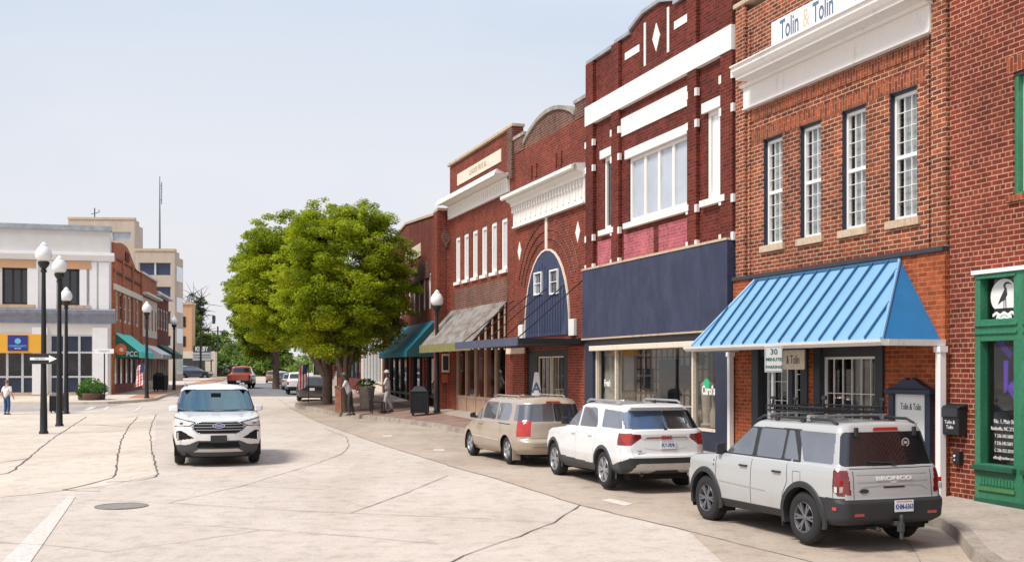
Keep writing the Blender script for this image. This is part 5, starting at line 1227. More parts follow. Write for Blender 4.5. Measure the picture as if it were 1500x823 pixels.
mb=MB(); leafball(mb,(0,0,1.08),.42,420,.05,.45); mb.build('foliage',M['leaf_shrub'],r_,fix=False); mb=MB(); leafball(mb,(-.25,0,.85),.3,200,.04,.8); mb.build('flowers',M['flower'],r_,fix=False)
for px,py,s_,lab in ((122,588,.55,'smallest clay pot with low green shrub, leftmost at the white building corner'),(133,588,.95,'largest pot with a big rounded green shrub between two smaller pots'),(144,587,.75,'clay pot with green shrub beside the street name sign pole')):
    p=gnd(px,py,.06); r_=empty('potted_shrub',p,0,lab,'planter','potted shrubs at the white corner')
    mb=MB(); mb.lathe([(.28*s_,0),(.45*s_,.2*s_),(.5*s_,.42*s_),(.44*s_,.46*s_)],n=14); mb.build('pot',plain('clay',(.13,.075,.055),.8),r_)
    mb=MB(); leafball(mb,(0,0,.85*s_),.66*s_,700,.06,.68); mb.build('foliage',M['leaf_shrub'],r_,fix=False)
# flags on short staffs
def flagmat():
    m,nt=newmat('flag_cloth'); tc=nt.nodes.new('ShaderNodeTexCoord'); sp=nt.nodes.new('ShaderNodeSeparateXYZ'); nt.links.new(tc.outputs['Object'],sp.inputs[0])
    w=N(nt,'ShaderNodeMath',operation='MULTIPLY'); w.inputs[1].default_value=13/.9; nt.links.new(sp.outputs[0],w.inputs[0])
    f=N(nt,'ShaderNodeMath',operation='MODULO'); f.inputs[1].default_value=2; a=N(nt,'ShaderNodeMath',operation='ADD'); a.inputs[1].default_value=40; nt.links.new(w.outputs[0],a.inputs[0]); nt.links.new(a.outputs[0],f.inputs[0])
    gt=N(nt,'ShaderNodeMath',operation='GREATER_THAN'); gt.inputs[1].default_value=1; nt.links.new(f.outputs[0],gt.inputs[0])
    c=mixc(nt,gt.outputs[0],(.55,.03,.04),(.75,.72,.70)); finish(nt,c,.8); return m
M['flag']=flagmat()
def flag(p,H,label,lean=0):
    r=empty('flag_on_staff',p,0,label,'flag','small flags along the kerb')
    mb=MB(); mb.tube([(0,0,0),(lean,0,H)],.018,6); mb.build('staff',M['iron'],r)
    mb=MB(); n=8; V=[]
    for i in range(n+1):
        t=i/n
        for u in (0,1):
            x=lean*(1-t*.5)-u*.42-(.15*t); z=H-.05-t*1.15-u*.12; V.append((x,.05*math.sin(i*1.3+u*2),z))
    mb.add(V,[(2*i,2*i+1,2*i+3,2*i+2) for i in range(n)]); mb.build('flag_cloth',M['flag'],r,fix=False)
    mb=MB(); mb.add([(lean-.01,-.055,H-.05),(lean-.24,-.055,H-.12),(lean-.30,-.055,H-.58),(lean-.06,-.055,H-.5)],[(0,1,2,3)]); mb.build('canton',plain('canton',(.03,.04,.12),.8),r,fix=False)
p=gnd(213,583,.14); flag(p,1.9,'small striped flag beside the lamp post on the left sidewalk')
p=at_walk(451,53.6) if False else gnd(452,592,.12); flag(p,2.0,'striped flag in front of the parked black hatchback on the right')
p=at_walk(494,52.5); flag(p,2.3,'striped flag between the two big street tree trunks')
# white pennant-shaped sign behind the minivan
p=at_walk(783,31.5); r_=empty('feather_sign',p,R(0),'narrow tapering white sign with dark letter behind the roof of the tan minivan','sign')
zt=EYE-(545-541)*31.5/FPX-p.z
mb=MB(); mb.prism([(-.22,0),(.30,0),(.12,zt),(.0,zt)],'y',-.03,.03); mb.build('panel',M['white_clean'],r_); text('lettering','A',.4,M['letter_blue'],r_,(.05,-.032,zt-.45),(R(90),0,R(0)),bold=.01)
# cobra street lights, utility pole
p=atY(294,555,135); r_=empty('cobra_street_light',(p.x,135,g(135)),0,'tall dark street light with curved arm over the far left street','street lamp')
H=atY(0,462,135).z-g(135)
mb=MB(); mb.tube([(0,0,0),(0,0,H-1)],[.16,.09],8); mb.tube([(0,0,H-1.1),(.3,0,H-.3),(1.0,0,H+.1),(1.6,0,H)],.05,6); mb.build('pole',M['iron'],r_)
mb=MB(); mb.box(1.4,1.75,-.12,.12,H-.5,H-.02); mb.prism([(1.45,H-1.0),(1.7,H-1.0),(1.75,H-.5),(1.4,H-.5)],'y',-.12,.12); mb.build('lamp_head',M['charcoal'],r_)
p=atY(319,560,190); r_=empty('utility_pole',(p.x,190,g(190)),0,'thin utility pole with crossarm standing among the far trees','utility pole'); H=atY(0,478,190).z-g(190)
mb=MB(); mb.tube([(0,0,0),(0,0,H)],.14,6); mb.box(-1.2,1.2,-.06,.06,H-.9,H-.75); mb.build('pole',M['charcoal'],r_)
# ================================================================ vehicles
def carpaint(name,col,rough=.28,metal=0,coat=.8,dirt=(.30,.24,.18)):
    m,nt=newmat(name); tc=nt.nodes.new('ShaderNodeTexCoord'); sp=nt.nodes.new('ShaderNodeSeparateXYZ'); nt.links.new(tc.outputs['Object'],sp.inputs[0])
    n=noise(nt,tc.outputs['Object'],3.5,5,.7); ad=N(nt,'ShaderNodeMath',operation='MULTIPLY_ADD'); nt.links.new(n,ad.inputs[0]); ad.inputs[1].default_value=.5; nt.links.new(sp.outputs[2],ad.inputs[2])
    r=ramp(nt,[(.62,(.32,.32,.32)),(.98,(0,0,0))]); nt.links.new(ad.outputs[0],r.inputs[0])   # road dust on the sills
    c=mixc(nt,r.outputs[0],col,dirt); rr=N(nt,'ShaderNodeMath',operation='MULTIPLY_ADD'); nt.links.new(r.outputs[0],rr.inputs[0]); rr.inputs[1].default_value=.8; rr.inputs[2].default_value=rough
    finish(nt,c,rr.outputs[0],metal,.5,coat=coat); return m
def carglass(name,base,refl=.18,tint=(.75,.8,.9)):
    m,nt=newmat(name); o=nt.nodes.new('ShaderNodeOutputMaterial'); d=nt.nodes.new('ShaderNodeBsdfPrincipled'); d.inputs['Roughness'].default_value=.25
    tc=coords(nt); n=noise(nt,tc,1.1,3); rr=ramp(nt,[(.35,tuple(c*.6 for c in base)),(.65,tuple(c*1.4 for c in base))]); nt.links.new(n,rr.inputs[0]); nt.links.new(rr.outputs[0],d.inputs['Base Color'])
    b=nt.nodes.new('ShaderNodeBsdfGlossy'); b.inputs['Roughness'].default_value=.02; b.inputs[0].default_value=tint+(1,); f=nt.nodes.new('ShaderNodeFresnel'); f.inputs[0].default_value=1.5
    ad=N(nt,'ShaderNodeMath',operation='ADD'); nt.links.new(f.outputs[0],ad.inputs[0]); ad.inputs[1].default_value=refl; ad.use_clamp=True
    mx=nt.nodes.new('ShaderNodeMixShader'); nt.links.new(ad.outputs[0],mx.inputs[0]); nt.links.new(d.outputs[0],mx.inputs[1]); nt.links.new(b.outputs[0],mx.inputs[2]); nt.links.new(mx.outputs[0],o.inputs[0]); return m
M['carglass']=carglass('carglass',(.03,.035,.04)); M['carglass_side']=carglass('carglass_side',(.085,.085,.09),.17); M['carglass_rear']=carglass('carglass_rear',(.010,.011,.013),.03); M['windshield']=carglass('windshield',(.006,.035,.07),.30,(.55,.85,1.0)); M['carglass_reflect_blue']=carglass('carglass_reflect_blue',(.035,.06,.12),.06,(.55,.75,1)); M['carglass_reflect_grey']=carglass('carglass_reflect_grey',(.06,.06,.07),.05)
M['plastic']=plain('car_plastic',(.022,.023,.025),.6,0,.15); M['plastic_grey']=plain('plastic_grey',(.045,.046,.05),.6,0,.1); M['rubber']=plain('rubber',(.016,.016,.016),.85,0,.25,20)
M['alloy']=plain('alloy',(.36,.36,.37),.35,.4,.1); M['alloy_dark']=plain('alloy_dark',(.15,.15,.165),.35,.4,.1); M['dark_void']=plain('dark_void',(.004,.004,.004),.9,0,.1)
M['lamp_red']=plain('lamp_red',(.42,.02,.012),.15,0,.15,8,coat=1); M['lamp_dark_red']=plain('lamp_dark_red',(.17,.012,.01),.12,0,.2,8,coat=1); M['lamp_clear']=plain('lamp_clear',(.60,.55,.50),.12,0,.15,12,coat=1); M['lamp_orange']=plain('lamp_orange',(.75,.22,.03),.2,0,.1); M['chrome']=plain('chrome',(.65,.65,.66),.12,1,.05); M['plate']=plain('plate_white',(.72,.74,.76),.5,0,.05); M['plate_blue']=plain('plate_blue',(.04,.08,.28),.5); M['silver_trim']=plain('silver_trim',(.50,.47,.43),.4,.4,.08)
def clearglass():
    m,nt=newmat('windshield_clear'); o=nt.nodes.new('ShaderNodeOutputMaterial'); a=nt.nodes.new('ShaderNodeBsdfTransparent'); a.inputs[0].default_value=(.42,.68,.80,1)
    b=nt.nodes.new('ShaderNodeBsdfGlossy'); b.inputs['Roughness'].default_value=.02; b.inputs[0].default_value=(.55,.85,1,1)
    mx=nt.nodes.new('ShaderNodeMixShader'); mx.inputs[0].default_value=.30; nt.links.new(a.outputs[0],mx.inputs[1]); nt.links.new(b.outputs[0],mx.inputs[2]); nt.links.new(mx.outputs[0],o.inputs[0]); return m
M['windshield']=clearglass()
def inpoly(px,py,poly):
    x=px;y=py; c=np.zeros(x.shape,bool); n=len(poly)
    for i in range(n):
        x1,y1=poly[i]; x2,y2=poly[(i+1)%n]
        if y1==y2: continue
        k=((y1>y)!=(y2>y))&(x<(x2-x1)*(y-y1)/(y2-y1)+x1); c^=k
    return c
def rounded(poly,r,n=4):
    """round the corners of a polygon"""
    out=[]; m=len(poly)
    for i in range(m):
        p=Vector(poly[i]); a=Vector(poly[i-1]); b=Vector(poly[(i+1)%m]); da=(a-p); db=(b-p); k=min(r,da.length*.45,db.length*.45)
        s=p+da.normalized()*k; e=p+db.normalized()*k
        for j in range(n+1):
            t=j/n; q=s*(1-t)**2+p*2*t*(1-t)+e*t*t; out.append((q.x,q.y))
    return out
class Car:
    def __init__(s,name,loc,ang,scale,label,cat,spec,group=None):
        s.sp=spec; s.root=empty(name,loc,ang,label,cat,group); s.root.scale=(scale,)*3; s.res=spec.get('res',.016)
        s.body()
    def body(s):
        sp=s.sp; res=s.res; K=np.array(sp['keys'],float)   # xf,zf,xr,zr,hw,crown
        d=np.maximum(np.hypot(np.diff(K[:,0]),np.diff(K[:,1])),np.hypot(np.diff(K[:,2]),np.diff(K[:,3]))); d=np.maximum(d,np.abs(np.diff(K[:,4]))); cum=np.concatenate([[0],np.cumsum(d)])
        nv=int(cum[-1]/res); t=np.linspace(0,cum[-1],nv); A=np.stack([np.interp(t,cum,K[:,i]) for i in range(K.shape[1])],1)
        w=max(1,int(sp.get('soft',.05)/res)); ker=np.hanning(2*w+3)[1:-1]; ker/=ker.sum(); pad=len(ker)//2
        B=np.pad(A,((pad,pad),(0,0)),mode='edge'); A2=np.stack([np.convolve(B[:,i],ker,'valid') for i in range(A.shape[1])],1); A2[0]=A[0]; A2[-1]=A[-1]; A=A2
        L=K[:,0].max()-K[:,2].min(); HW=K[:,4].max(); nF=max(6,int(HW*.8/res)); nC=max(5,int(.3/res)); nS=int((L-.3)/res)
        rf,rr=sp.get('rf',.30),sp.get('rr',.20)
        ys=[];xs_=[]   # local templates, built per level
        P=[]
        uF=np.linspace(0,1,nF,endpoint=False); uC=np.linspace(0,1,nC,endpoint=False); uS=np.linspace(0,1,nS,endpoint=False); uR=np.linspace(0,1,nF)
        for (xf,zf,xr,zr,hw,cr) in A:
            a=min(rf,hw*.6,(xf-xr)*.3); b=min(rr,hw*.6,(xf-xr)*.3); bowf=sp.get('bowf',.14)*(hw/HW); bowr=sp.get('bowr',.05)*(hw/HW)
            y1=uF*(hw-a); x1=np.full(nF,xf); th=uC*math.pi/2; y2=hw-a+a*np.sin(th); x2=xf-a+a*np.cos(th)
            x3=(xf-a)+(xr+b-(xf-a))*uS; y3=np.full(nS,hw); y4=hw-b+b*np.cos(th); x4=xr+b-b*np.sin(th); y5=(hw-b)*(1-uR); x5=np.full(nF,xr)
            x=np.concatenate([x1,x2,x3,x4,x5]); y=np.concatenate([y1,y2,y3,y4,y5])
            yn=y/max(hw,1e-3); mid=(xf+xr)/2
            x=np.where(x>mid,x-bowf*yn**2*np.clip((x-mid)/(xf-mid),0,1)**3,x+bowr*yn**2*np.clip((mid-x)/(mid-xr),0,1)**3)
            tt=np.clip((x-xf)/(xr-xf),0,1); z=zf+(zr-zf)*tt
            z=z+cr*(1-yn**2)
            tf=sp.get('taperf',.07); tr=sp.get('taperr',.05); xm=K[:,0].max(); xn=K[:,2].min()
            y=y*(1-tf*np.clip((x-.6)/(xm-.6),0,1)**2-tr*np.clip((-.8-x)/(-.8-xn),0,1)**2)
            P.append(np.stack([x,y,z],1))
        P=np.array(P); nv,M_,_=P.shape
        if 'sculpt' in sp: P=sp['sculpt'](P)
        s.side=P.reshape(-1,3)
        # mirrored ring
        Q=np.concatenate([P,(P*np.array([1,-1,1]))[:,::-1][:,1:-1]],1); m=Q.shape[1]; V=Q.reshape(-1,3)
        i=np.arange(nv-1)[:,None]; j=np.arange(m)[None,:]; j2=(j+1)%m
        F=np.stack([i*m+j,i*m+j2,(i+1)*m+j2,(i+1)*m+j],-1).reshape(-1,4)
        C=V[F].mean(1); nrm=np.cross(V[F[:,2]]-V[F[:,0]],V[F[:,3]]-V[F[:,1]]); nrm/=np.linalg.norm(nrm,axis=1,keepdims=True)+1e-9
        if (nrm*(C-np.array([0,0,.8]))).sum(1).mean()<0: nrm=-nrm; F=F[:,::-1]
        x,y,z=C.T; ay=np.abs(y); side=(np.abs(nrm[:,1])>.55); reg=np.zeros(len(F),int)
        arch=np.zeros(len(F),bool)
        for xw in sp['axles']:
            arch|=((x-xw)**2+(z-sp['zw'])**2<sp['Ra']**2)&(ay>HW*.55)&(np.abs(nrm[:,1])>.3)
        inset=np.zeros(len(V)); names=['body']+[r[0] for r in sp['regions']]
        for k,(nm,mat,view,poly,ins,which) in enumerate(sp['regions']):
            if view=='side': mk=inpoly(x,z,poly)&(np.abs(nrm[:,1])>.35)
            elif view=='rear': mk=inpoly(y if which!='sym' else ay,z,poly)&(x<-.3)&(nrm[:,0]<-.25)
            elif view=='front': mk=inpoly(y if which!='sym' else ay,z,poly)&(x>0)&(nrm[:,0]>.12)
            elif view=='top': mk=inpoly(x,ay,poly)&(nrm[:,2]>.3)
            elif view=='wrapr': mk=inpoly(x,z,poly)&(x<-.3)
            elif view=='wrapf': mk=inpoly(x,z,poly)&(x>.3)
            if which=='left': mk&=y>0
            reg[mk]=k+1
        keep=~arch
        # insets
        for k,(nm,mat,view,poly,ins,which) in enumerate(sp['regions']):
            if not ins: continue
            cnt=np.zeros(len(V)); cin=np.zeros(len(V)); nacc=np.zeros((len(V),3))
            mk=reg==k+1
            for c in range(4): np.add.at(cnt,F[:,c],1); np.add.at(cin,F[mk][:,c],1); np.add.at(nacc,F[mk][:,c],nrm[mk])
            full=(cin>0)&(cin>=cnt-.5); nl=np.linalg.norm(nacc,axis=1,keepdims=True)+1e-9
            V=np.where(full[:,None],V-nacc/nl*ins,V)
        s.parts={}
        for k,nm in enumerate(names):
            mk=(reg==k)&keep
            if not mk.any(): continue
            mat=sp['paint'] if k==0 else sp['regions'][k-1][1]
            # separate islands such as left and right lamps
            groups=[mk]
            if k and sp['regions'][k-1][5] in('sym','split'): groups=[mk&(y>0),mk&(y<=0)]
            for gm in groups:
                if not gm.any(): continue
                f=F[gm]; u,inv=np.unique(f,return_inverse=True); f=inv.reshape(f.shape)
                me=bpy.data.meshes.new(nm); me.vertices.add(len(u)); me.vertices.foreach_set('co',V[u].astype(np.float32).ravel()); me.loops.add(f.size); me.loops.foreach_set('vertex_index',f.astype(np.int32).ravel()); me.polygons.add(len(f)); me.polygons.foreach_set('loop_start',np.arange(0,f.size,4,dtype=np.int32)); me.polygons.foreach_set('use_smooth',np.ones(len(f),bool))
                me.materials.append(mat); me.update(calc_edges=True); me.validate()
                par=s.root
                o=bpy.data.objects.new(nm,me); link(o,par)
        # underside, caps, wheel wells
        mb=MB(); zb=K[0,1]; mb.box(K[0,2]+.15,K[0,0]-.15,-HW+.28,HW-.28,zb-.02,zb+.3)
        for xw in sp['axles']:
            for sg in (-1,1):
                n=20; Rr=sp['Ra']+.01; y0,y1=sg*(HW-.32),sg*(HW-.015-.03)
                V2=[];F2=[]
                for i in range(n+1):
                    a=math.pi*(-.12+1.24*i/n); 
                    for yy in (y0,y1): V2.append((xw+Rr*math.cos(a),yy,sp['zw']+Rr*math.sin(a)))
                for i in range(n): F2.append((2*i,2*i+1,2*i+3,2*i+2))
                mb.add(V2,F2); mb.prism([(xw+Rr*math.cos(math.pi*(-.12+1.24*i/n)),sp['zw']+Rr*math.sin(math.pi*(-.12+1.24*i/n))) for i in range(n+1)],'y',y0-sg*.01,y0)
        mb.build('underbody',M['dark_void'],s.root)
    def sy(s,x,z):
        d=(s.side[:,0]-x)**2+(s.side[:,2]-z)**2; d=np.where(s.side[:,1]>.35,d,9); return float(s.side[int(np.argmin(d)),1])
    def rx(s,y,z,front=False):
        y=abs(y); d=(s.side[:,1]-y)**2+(s.side[:,2]-z)**2; d=np.where((s.side[:,0]>.3) if front else (s.side[:,0]<-.3),d,9); return float(s.side[int(np.argmin(d)),0])
    def seam(s,name,paths,mat=None,w=.008,sides=(1,-1),off=.003,view='side'):
        mb=MB()
        for path in paths:
            Q=[]
            for (a,b) in zip(path,path[1:]):
                n=max(1,int(math.hypot(b[0]-a[0],b[1]-a[1])/.05))
                Q+=[(a[0]+(b[0]-a[0])*k/n,a[1]+(b[1]-a[1])*k/n) for k in range(n)]
            Q.append(path[-1])
            for sg in (sides if view=='side' else (1,)):
                V=[]
                for i,q in enumerate(Q):
                    p0=Q[max(0,i-1)]; p1=Q[min(len(Q)-1,i+1)]; dx,dz=p1[0]-p0[0],p1[1]-p0[1]; l=math.hypot(dx,dz)+1e-9; nx,nz=-dz/l*w/2,dx/l*w/2
                    for k in (-1,1):
                        if view=='side': V.append((q[0]+nx*k,sg*(s.sy(*q)+off),q[1]+nz*k))
                        elif view=='rear': V.append((s.rx(*q)-off,q[0]+nx*k,q[1]+nz*k))
                        else: V.append((s.rx(q[0],q[1],True)+off,q[0]+nx*k,q[1]+nz*k))
                mb.add(V,[(2*i,2*i+1,2*i+3,2*i+2) for i in range(len(Q)-1)])
        return mb.build(name,mat or M['dark_void'],s.root,fix=False)
    def flare(s,wd=.07,out=.02,mat=None,a0=-.10,a1=1.10,name='wheel_arch_trim'):
        sp=s.sp
        for xw in sp['axles']:
            for sg in (1,-1):
                mb=MB(); n=30; V=[]
                for i in range(n+1):
                    a=math.pi*(a0+(a1-a0)*i/n); ca,sa=math.cos(a),math.sin(a); Rr=sp['Ra']
                    for r_,o in ((Rr-.01,-.12),(Rr-.01,out),(Rr+wd*.8,out),(Rr+wd,.0)):
                        x=xw+r_*ca; z=max(sp['zw']+r_*sa,sp['keys'][0][1]-.02); V.append((x,sg*(s.sy(xw+(Rr+wd)*ca,max(z,sp['keys'][0][1]+.1))+o),z))
                mb.smooth=True
                mb.add(V,[(4*i+k,4*i+k+1,4*i+k+5,4*i+k+4) for i in range(n) for k in range(3)])
                mb.build(name,mat or M['plastic'],s.root)
    def wheels(s,Rw,rim,width=.23,track=None,spokes=10,rimmat=None,style='double'):
        sp=s.sp; HW=max(k[4] for k in sp['keys']); yo=(track or HW-.03)
        rimmat=rimmat or M['alloy']
        for xw in sp['axles']:
            for sg in (1,-1):
                w=empty('wheel',(xw,sg*yo,Rw),0 if sg>0 else math.pi); w.parent=s.root; 
                t=MB(); t.lathe([(rim,-.01),(rim+.012,0),(Rw-.06,.004),(Rw-.025,-.01),(Rw-.004,-.035),(Rw,-.06),(Rw,-width+.05),(Rw-.03,-width+.01),(rim,-width)],(0,0,0),44,'y',False)
                # tread blocks
                for k in range(44):
                    a=2*math.pi*k/44; 
                    if sp.get('knobby',1): 
                        c,d=math.cos(a),math.sin(a); q=.010
                        P_=[]
                        for yy in (-.05,-.02-.01): 
                            for (rr,da) in ((Rw-.02,-.03),(Rw-.02,.03),(Rw+.004,.03),(Rw+.004,-.03)): P_.append((rr*math.cos(a+da),yy,rr*math.sin(a+da)))
                        t.hexa(P_[:4],P_[4:])
                t.build('tyre',M['rubber'],w)
                r=MB(); r.lathe([(rim-.03,-.10),(rim-.018,-.02),(rim-.005,.0),(rim+.004,-.012),(rim+.002,-width+.02)],(0,0,0),44,'y',False)
                r.lathe([(.001,-.014),(.045,-.014),(.055,-.025),(.055,-.08)],(0,0,0),16,'y')
                for k in range(spokes):
                    a=2*math.pi*k/spokes
                    for da,wd in (((-.11,.016),(.11,.016)) if style=='double' else ((0,.032),)):
                        p=[];
                        a1=a; a2=a+da*1.3
                        for (rr,aa,ww,yy) in ((.04,a1,wd*1.1,-.018),(rim-.012,a2,wd*.9,-.006)):
                            c,d=math.cos(aa),math.sin(aa); p+=[(rr*c-ww*d,yy,rr*d+ww*c),(rr*c+ww*d,yy,rr*d-ww*c)]
                        b_=[p[0],p[1],p[3],p[2]]; r.hexa([(x,y-.035,z) for x,y,z in b_],b_)
                r.build('rim',rimmat,w)
                d=MB(); d.lathe([(.001,-.11),(rim-.02,-.11),(rim-.02,-.13)],(0,0,0),24,'y'); d.build('brake_disc',M['dark_void'],w)
    def mirror(s,x,z,mat,sz=(.13,.24,.17),out=.10):
        for sg in (1,-1):
            y=s.sy(x,z-.05); mb=MB(); a,b,c=sz
            mb.hexa([(x-a*.3,sg*(y+out),z-c/2),(x+a*.55,sg*(y+out),z-c/2),(x+a*.35,sg*(y+out+b*.8),z-c/2+.01),(x-a*.4,sg*(y+out+b),z-c/2+.01)],[(x-a*.3,sg*(y+out),z+c/2),(x+a*.45,sg*(y+out),z+c/2),(x+a*.25,sg*(y+out+b*.8),z+c/2-.03),(x-a*.4,sg*(y+out+b),z+c/2-.02)])
            o=mb.build('door_mirror',mat,s.root,bevel=.025)
            mb=MB(); mb.tube([(x,sg*(y-.04),z-c*.4),(x,sg*(y+out+.03),z-c*.25)],.03,6); mb.build('mirror_arm',M['plastic'],o)
    def handle(s,pts,mat):
        for x,z in pts:
            for sg in (1,-1):
                y=s.sy(x,z); mb=MB(); mb.box(x-.10,x+.10,sg*(y+.015),sg*(y+.035),z-.015,z+.015); mb.box(x-.10,x-.07,sg*(y-.01),sg*(y+.0149),z-.014,z+.014); mb.box(x+.07,x+.10,sg*(y-.01),sg*(y+.0149),z-.014,z+.014); mb.build('door_handle',mat,s.root,bevel=.006)
    def plate(s,z,txt,y0=0,front=False,mat=None):
        x=s.rx(y0,z,front); sg=1 if front else -1
        mb=MB(); mb.box(x+sg*.012,x+sg*.022,y0-.16,y0+.16,z-.08,z+.08); p=mb.build('number_plate',mat or M['plate'],s.root,bevel=.004)
        if txt:
            text('lettering',txt,.095,M['plate_blue'],p,(x+sg*.0235,y0,z-.012),(R(90),0,R(90) if front else R(-90)),sx=.72,bold=.003,extrude=.001)
            text('lettering','NORTH CAROLINA',.03,M['lamp_red'],p,(x+sg*.0235,y0,z+.062),(R(90),0,R(90) if front else R(-90)),extrude=.0008)
        return p
# ---------------------------------------------------------------- the four main cars
def place(a,b,wb,track):
    """stand a car so that its left wheels touch the road at two photograph pixels (front, rear)"""
    p,q=gnd(*a),gnd(*b); d=(p-q); ang=math.atan2(d.y,d.x); sc=d.length/wb; mid=(p+q)/2; n=Vector((math.cos(ang-math.pi/2),math.sin(ang-math.pi/2),0))
    return mid,ang,sc,n
# --- boxy off-road SUV
mid,ang,sc,n=place((1037,761),(1180,799),2.67,1.6); c=mid+n*.86*sc; c.z=g(c.y)+.01
P_b=carpaint('paint_sandgrey',(.40,.405,.40),.3)
bel=1.13
spec=dict(axles=(1.335,-1.335),zw=.37,Ra=.45,paint=P_b,rf=.25,rr=.16,bowf=.10,bowr=.05,taperf=.06,taperr=.035,soft=.045,res=.015,
 keys=[(2.05,.28,-2.10,.34,.86,0),(2.14,.42,-2.24,.42,.92,0),(2.17,.62,-2.25,.66,.935,0),(2.15,.80,-2.19,.70,.935,0),(2.13,.98,-2.17,.98,.925,0),(2.02,1.06,-2.15,1.08,.905,.0),(1.10,1.13,-2.13,bel,.885,.02),(1.04,1.15,-2.11,bel+.02,.86,.0),(.36,1.63,-1.99,1.62,.745,.0),(.28,1.69,-1.95,1.70,.70,.01),(.1,1.735,-1.90,1.735,.60,.015),(-.4,1.745,-1.2,1.745,.02,.02)],
 regions=[
 ('lower_cladding',M['plastic'],'side',[(-2.4,.2),(2.4,.2),(2.4,.50),(.9,.50),(.85,.44),(-.85,.44),(-.95,.5),(-1.6,.72),(-2.4,.72)],0,'split'),
 ('rear_bumper',M['plastic'],'rear',[(-1,.2),(1,.2),(1,.70),(-1,.70)],0,''),
 ('front_bumper',M['plastic'],'front',[(-1,.2),(1,.2),(1,.66),(-1,.66)],0,''),
 ('window_trim',M['plastic'],'side',rounded([(1.00,1.15),(.42,1.60),(-1.02,1.62),(-1.0,1.15)],.03),0,''),
 ('window_trim',M['plastic'],'side',rounded([(-1.02,1.15),(-1.0,1.62),(-1.10,1.62),(-1.22,1.15)],.02),0,''),
 ('side_window',M['carglass_side'],'side',rounded([(.92,1.17),(.40,1.585),(.02,1.59),(.02,1.17)],.05),.006,'split'),
 ('side_window',M['carglass_side'],'side',rounded([(-.08,1.17),(-.08,1.59),(-.74,1.595),(-.74,1.17)],.05),.006,'split'),
 ('side_window',M['carglass_side'],'side',rounded([(-.80,1.18),(-.80,1.59),(-.93,1.59),(-1.15,1.20),(-1.15,1.18)],.03),.006,'split'),
 ('quarter_window',M['carglass_side'],'side',rounded([(-1.28,1.17),(-1.05,1.60),(-1.86,1.60),(-1.93,1.17)],.03),.006,'split'),
 ('rear_window',M['carglass_rear'],'rear',rounded([(-.80,1.15),(.80,1.15),(.69,1.615),(-.69,1.615)],.06),.006,''),
 ('windshield',M['carglass'],'front',rounded([(-.80,1.18),(.80,1.18),(.68,1.60),(-.68,1.60)],.08),.006,''),
 ('headlight',M['lamp_clear'],'front',[(.5,.82),(.9,.82),(.9,.98),(.5,.98)],.01,'sym'),
 ('grille',M['plastic'],'front',[(-.5,.80),(.5,.80),(.5,.98),(-.5,.98)],.02,''),
 ('tail_light',M['lamp_dark_red'],'rear',[(.70,.755),(1.0,.82),(1.0,1.10),(.735,1.10)],.0,'sym'),
 ('tail_light',M['lamp_dark_red'],'side',[(-2.4,.75),(-2.4,1.10),(-2.04,1.10),(-2.0,.86),(-2.08,.755)],.0,'split'),
 ])
car=Car('parked_suv',c,ang,sc,'light grey boxy off-road SUV with roof basket, parked nearest the camera at the kerb','car',spec,'cars parked along the right kerb')
car.flare(.075,.022,M['plastic']); car.wheels(.37,.225,.24,.90,6,M['alloy_dark'],'double')
car.mirror(.88,1.22,M['plastic'],(.15,.17,.20),.07); car.handle([(.17,1.0),(-.72,.98)],M['plastic'])
car.seam('door_gap',[[(1.0,1.12),(.98,.72),(.93,.44)],[(-.03,1.15),(-.03,.44)],[(-.93,1.15),(-.98,.86),(-.87,.66),(-.83,.44)],[(-2.0,1.12),(-2.02,.72)]],w=.009)
car.seam('fuel_door',[[(-1.10,1.02),(-1.28,1.02),(-1.30,.86),(-1.12,.86),(-1.10,1.02)]],w=.006,sides=(1,))
car.seam('door_crease_shade',[[(.88,.70),(-.42,.665)]],plain('crease_shade',(.30,.30,.29),.5),.015,off=.004)  # flat darker strip: shade of a pressed fold put into colour
car.seam('fender_vent',[[(1.06,1.03),(1.06,.93)]],M['plastic'],.03)
car.seam('tailgate_gap',[[(-.66,1.09),(-.665,.705)],[(.66,1.09),(.665,.705)],[(-.70,1.118),(.70,1.118)]],w=.009,view='rear')
car.seam('tailgate_crease_shade',[[(-.60,1.03),(.60,1.03)],[(-.6,.80),(-.5,.86),(-.3,.875),(.3,.875),(.5,.86),(.6,.80)],[(-.60,.93),(.60,.93)]],plain('crease_shade',(.30,.30,.29)),.014,view='rear',off=.002)  # darker strips paint the shade along the tailgate folds
car.seam('tailgate_handle',[[(-.18,.86),(.18,.86)]],M['plastic'],.026,view='rear',off=.006); 
bx=car.rx(0,.98)
text('lettering','BRONCO',.075,M['letter_white'],car.root,(bx-.008,0,.98),(R(90),0,R(-90)),sx=1.9,bold=.003,extrude=.003)
text('lettering','SPORT',.035,M['letter_white'],car.root,(bx-.008,0,.925),(R(90),0,R(-90)),sx=1.1,extrude=.002)
mb=MB(); mb.prism([(.50+.075*math.cos(t),.815+.03*math.sin(t)) for t in [2*math.pi*i/16 for i in range(16)]],'x',car.rx(.5,.815)-.012,car.rx(.5,.815)-.002); mb.build('badge',M['letter_dark'],car.root)
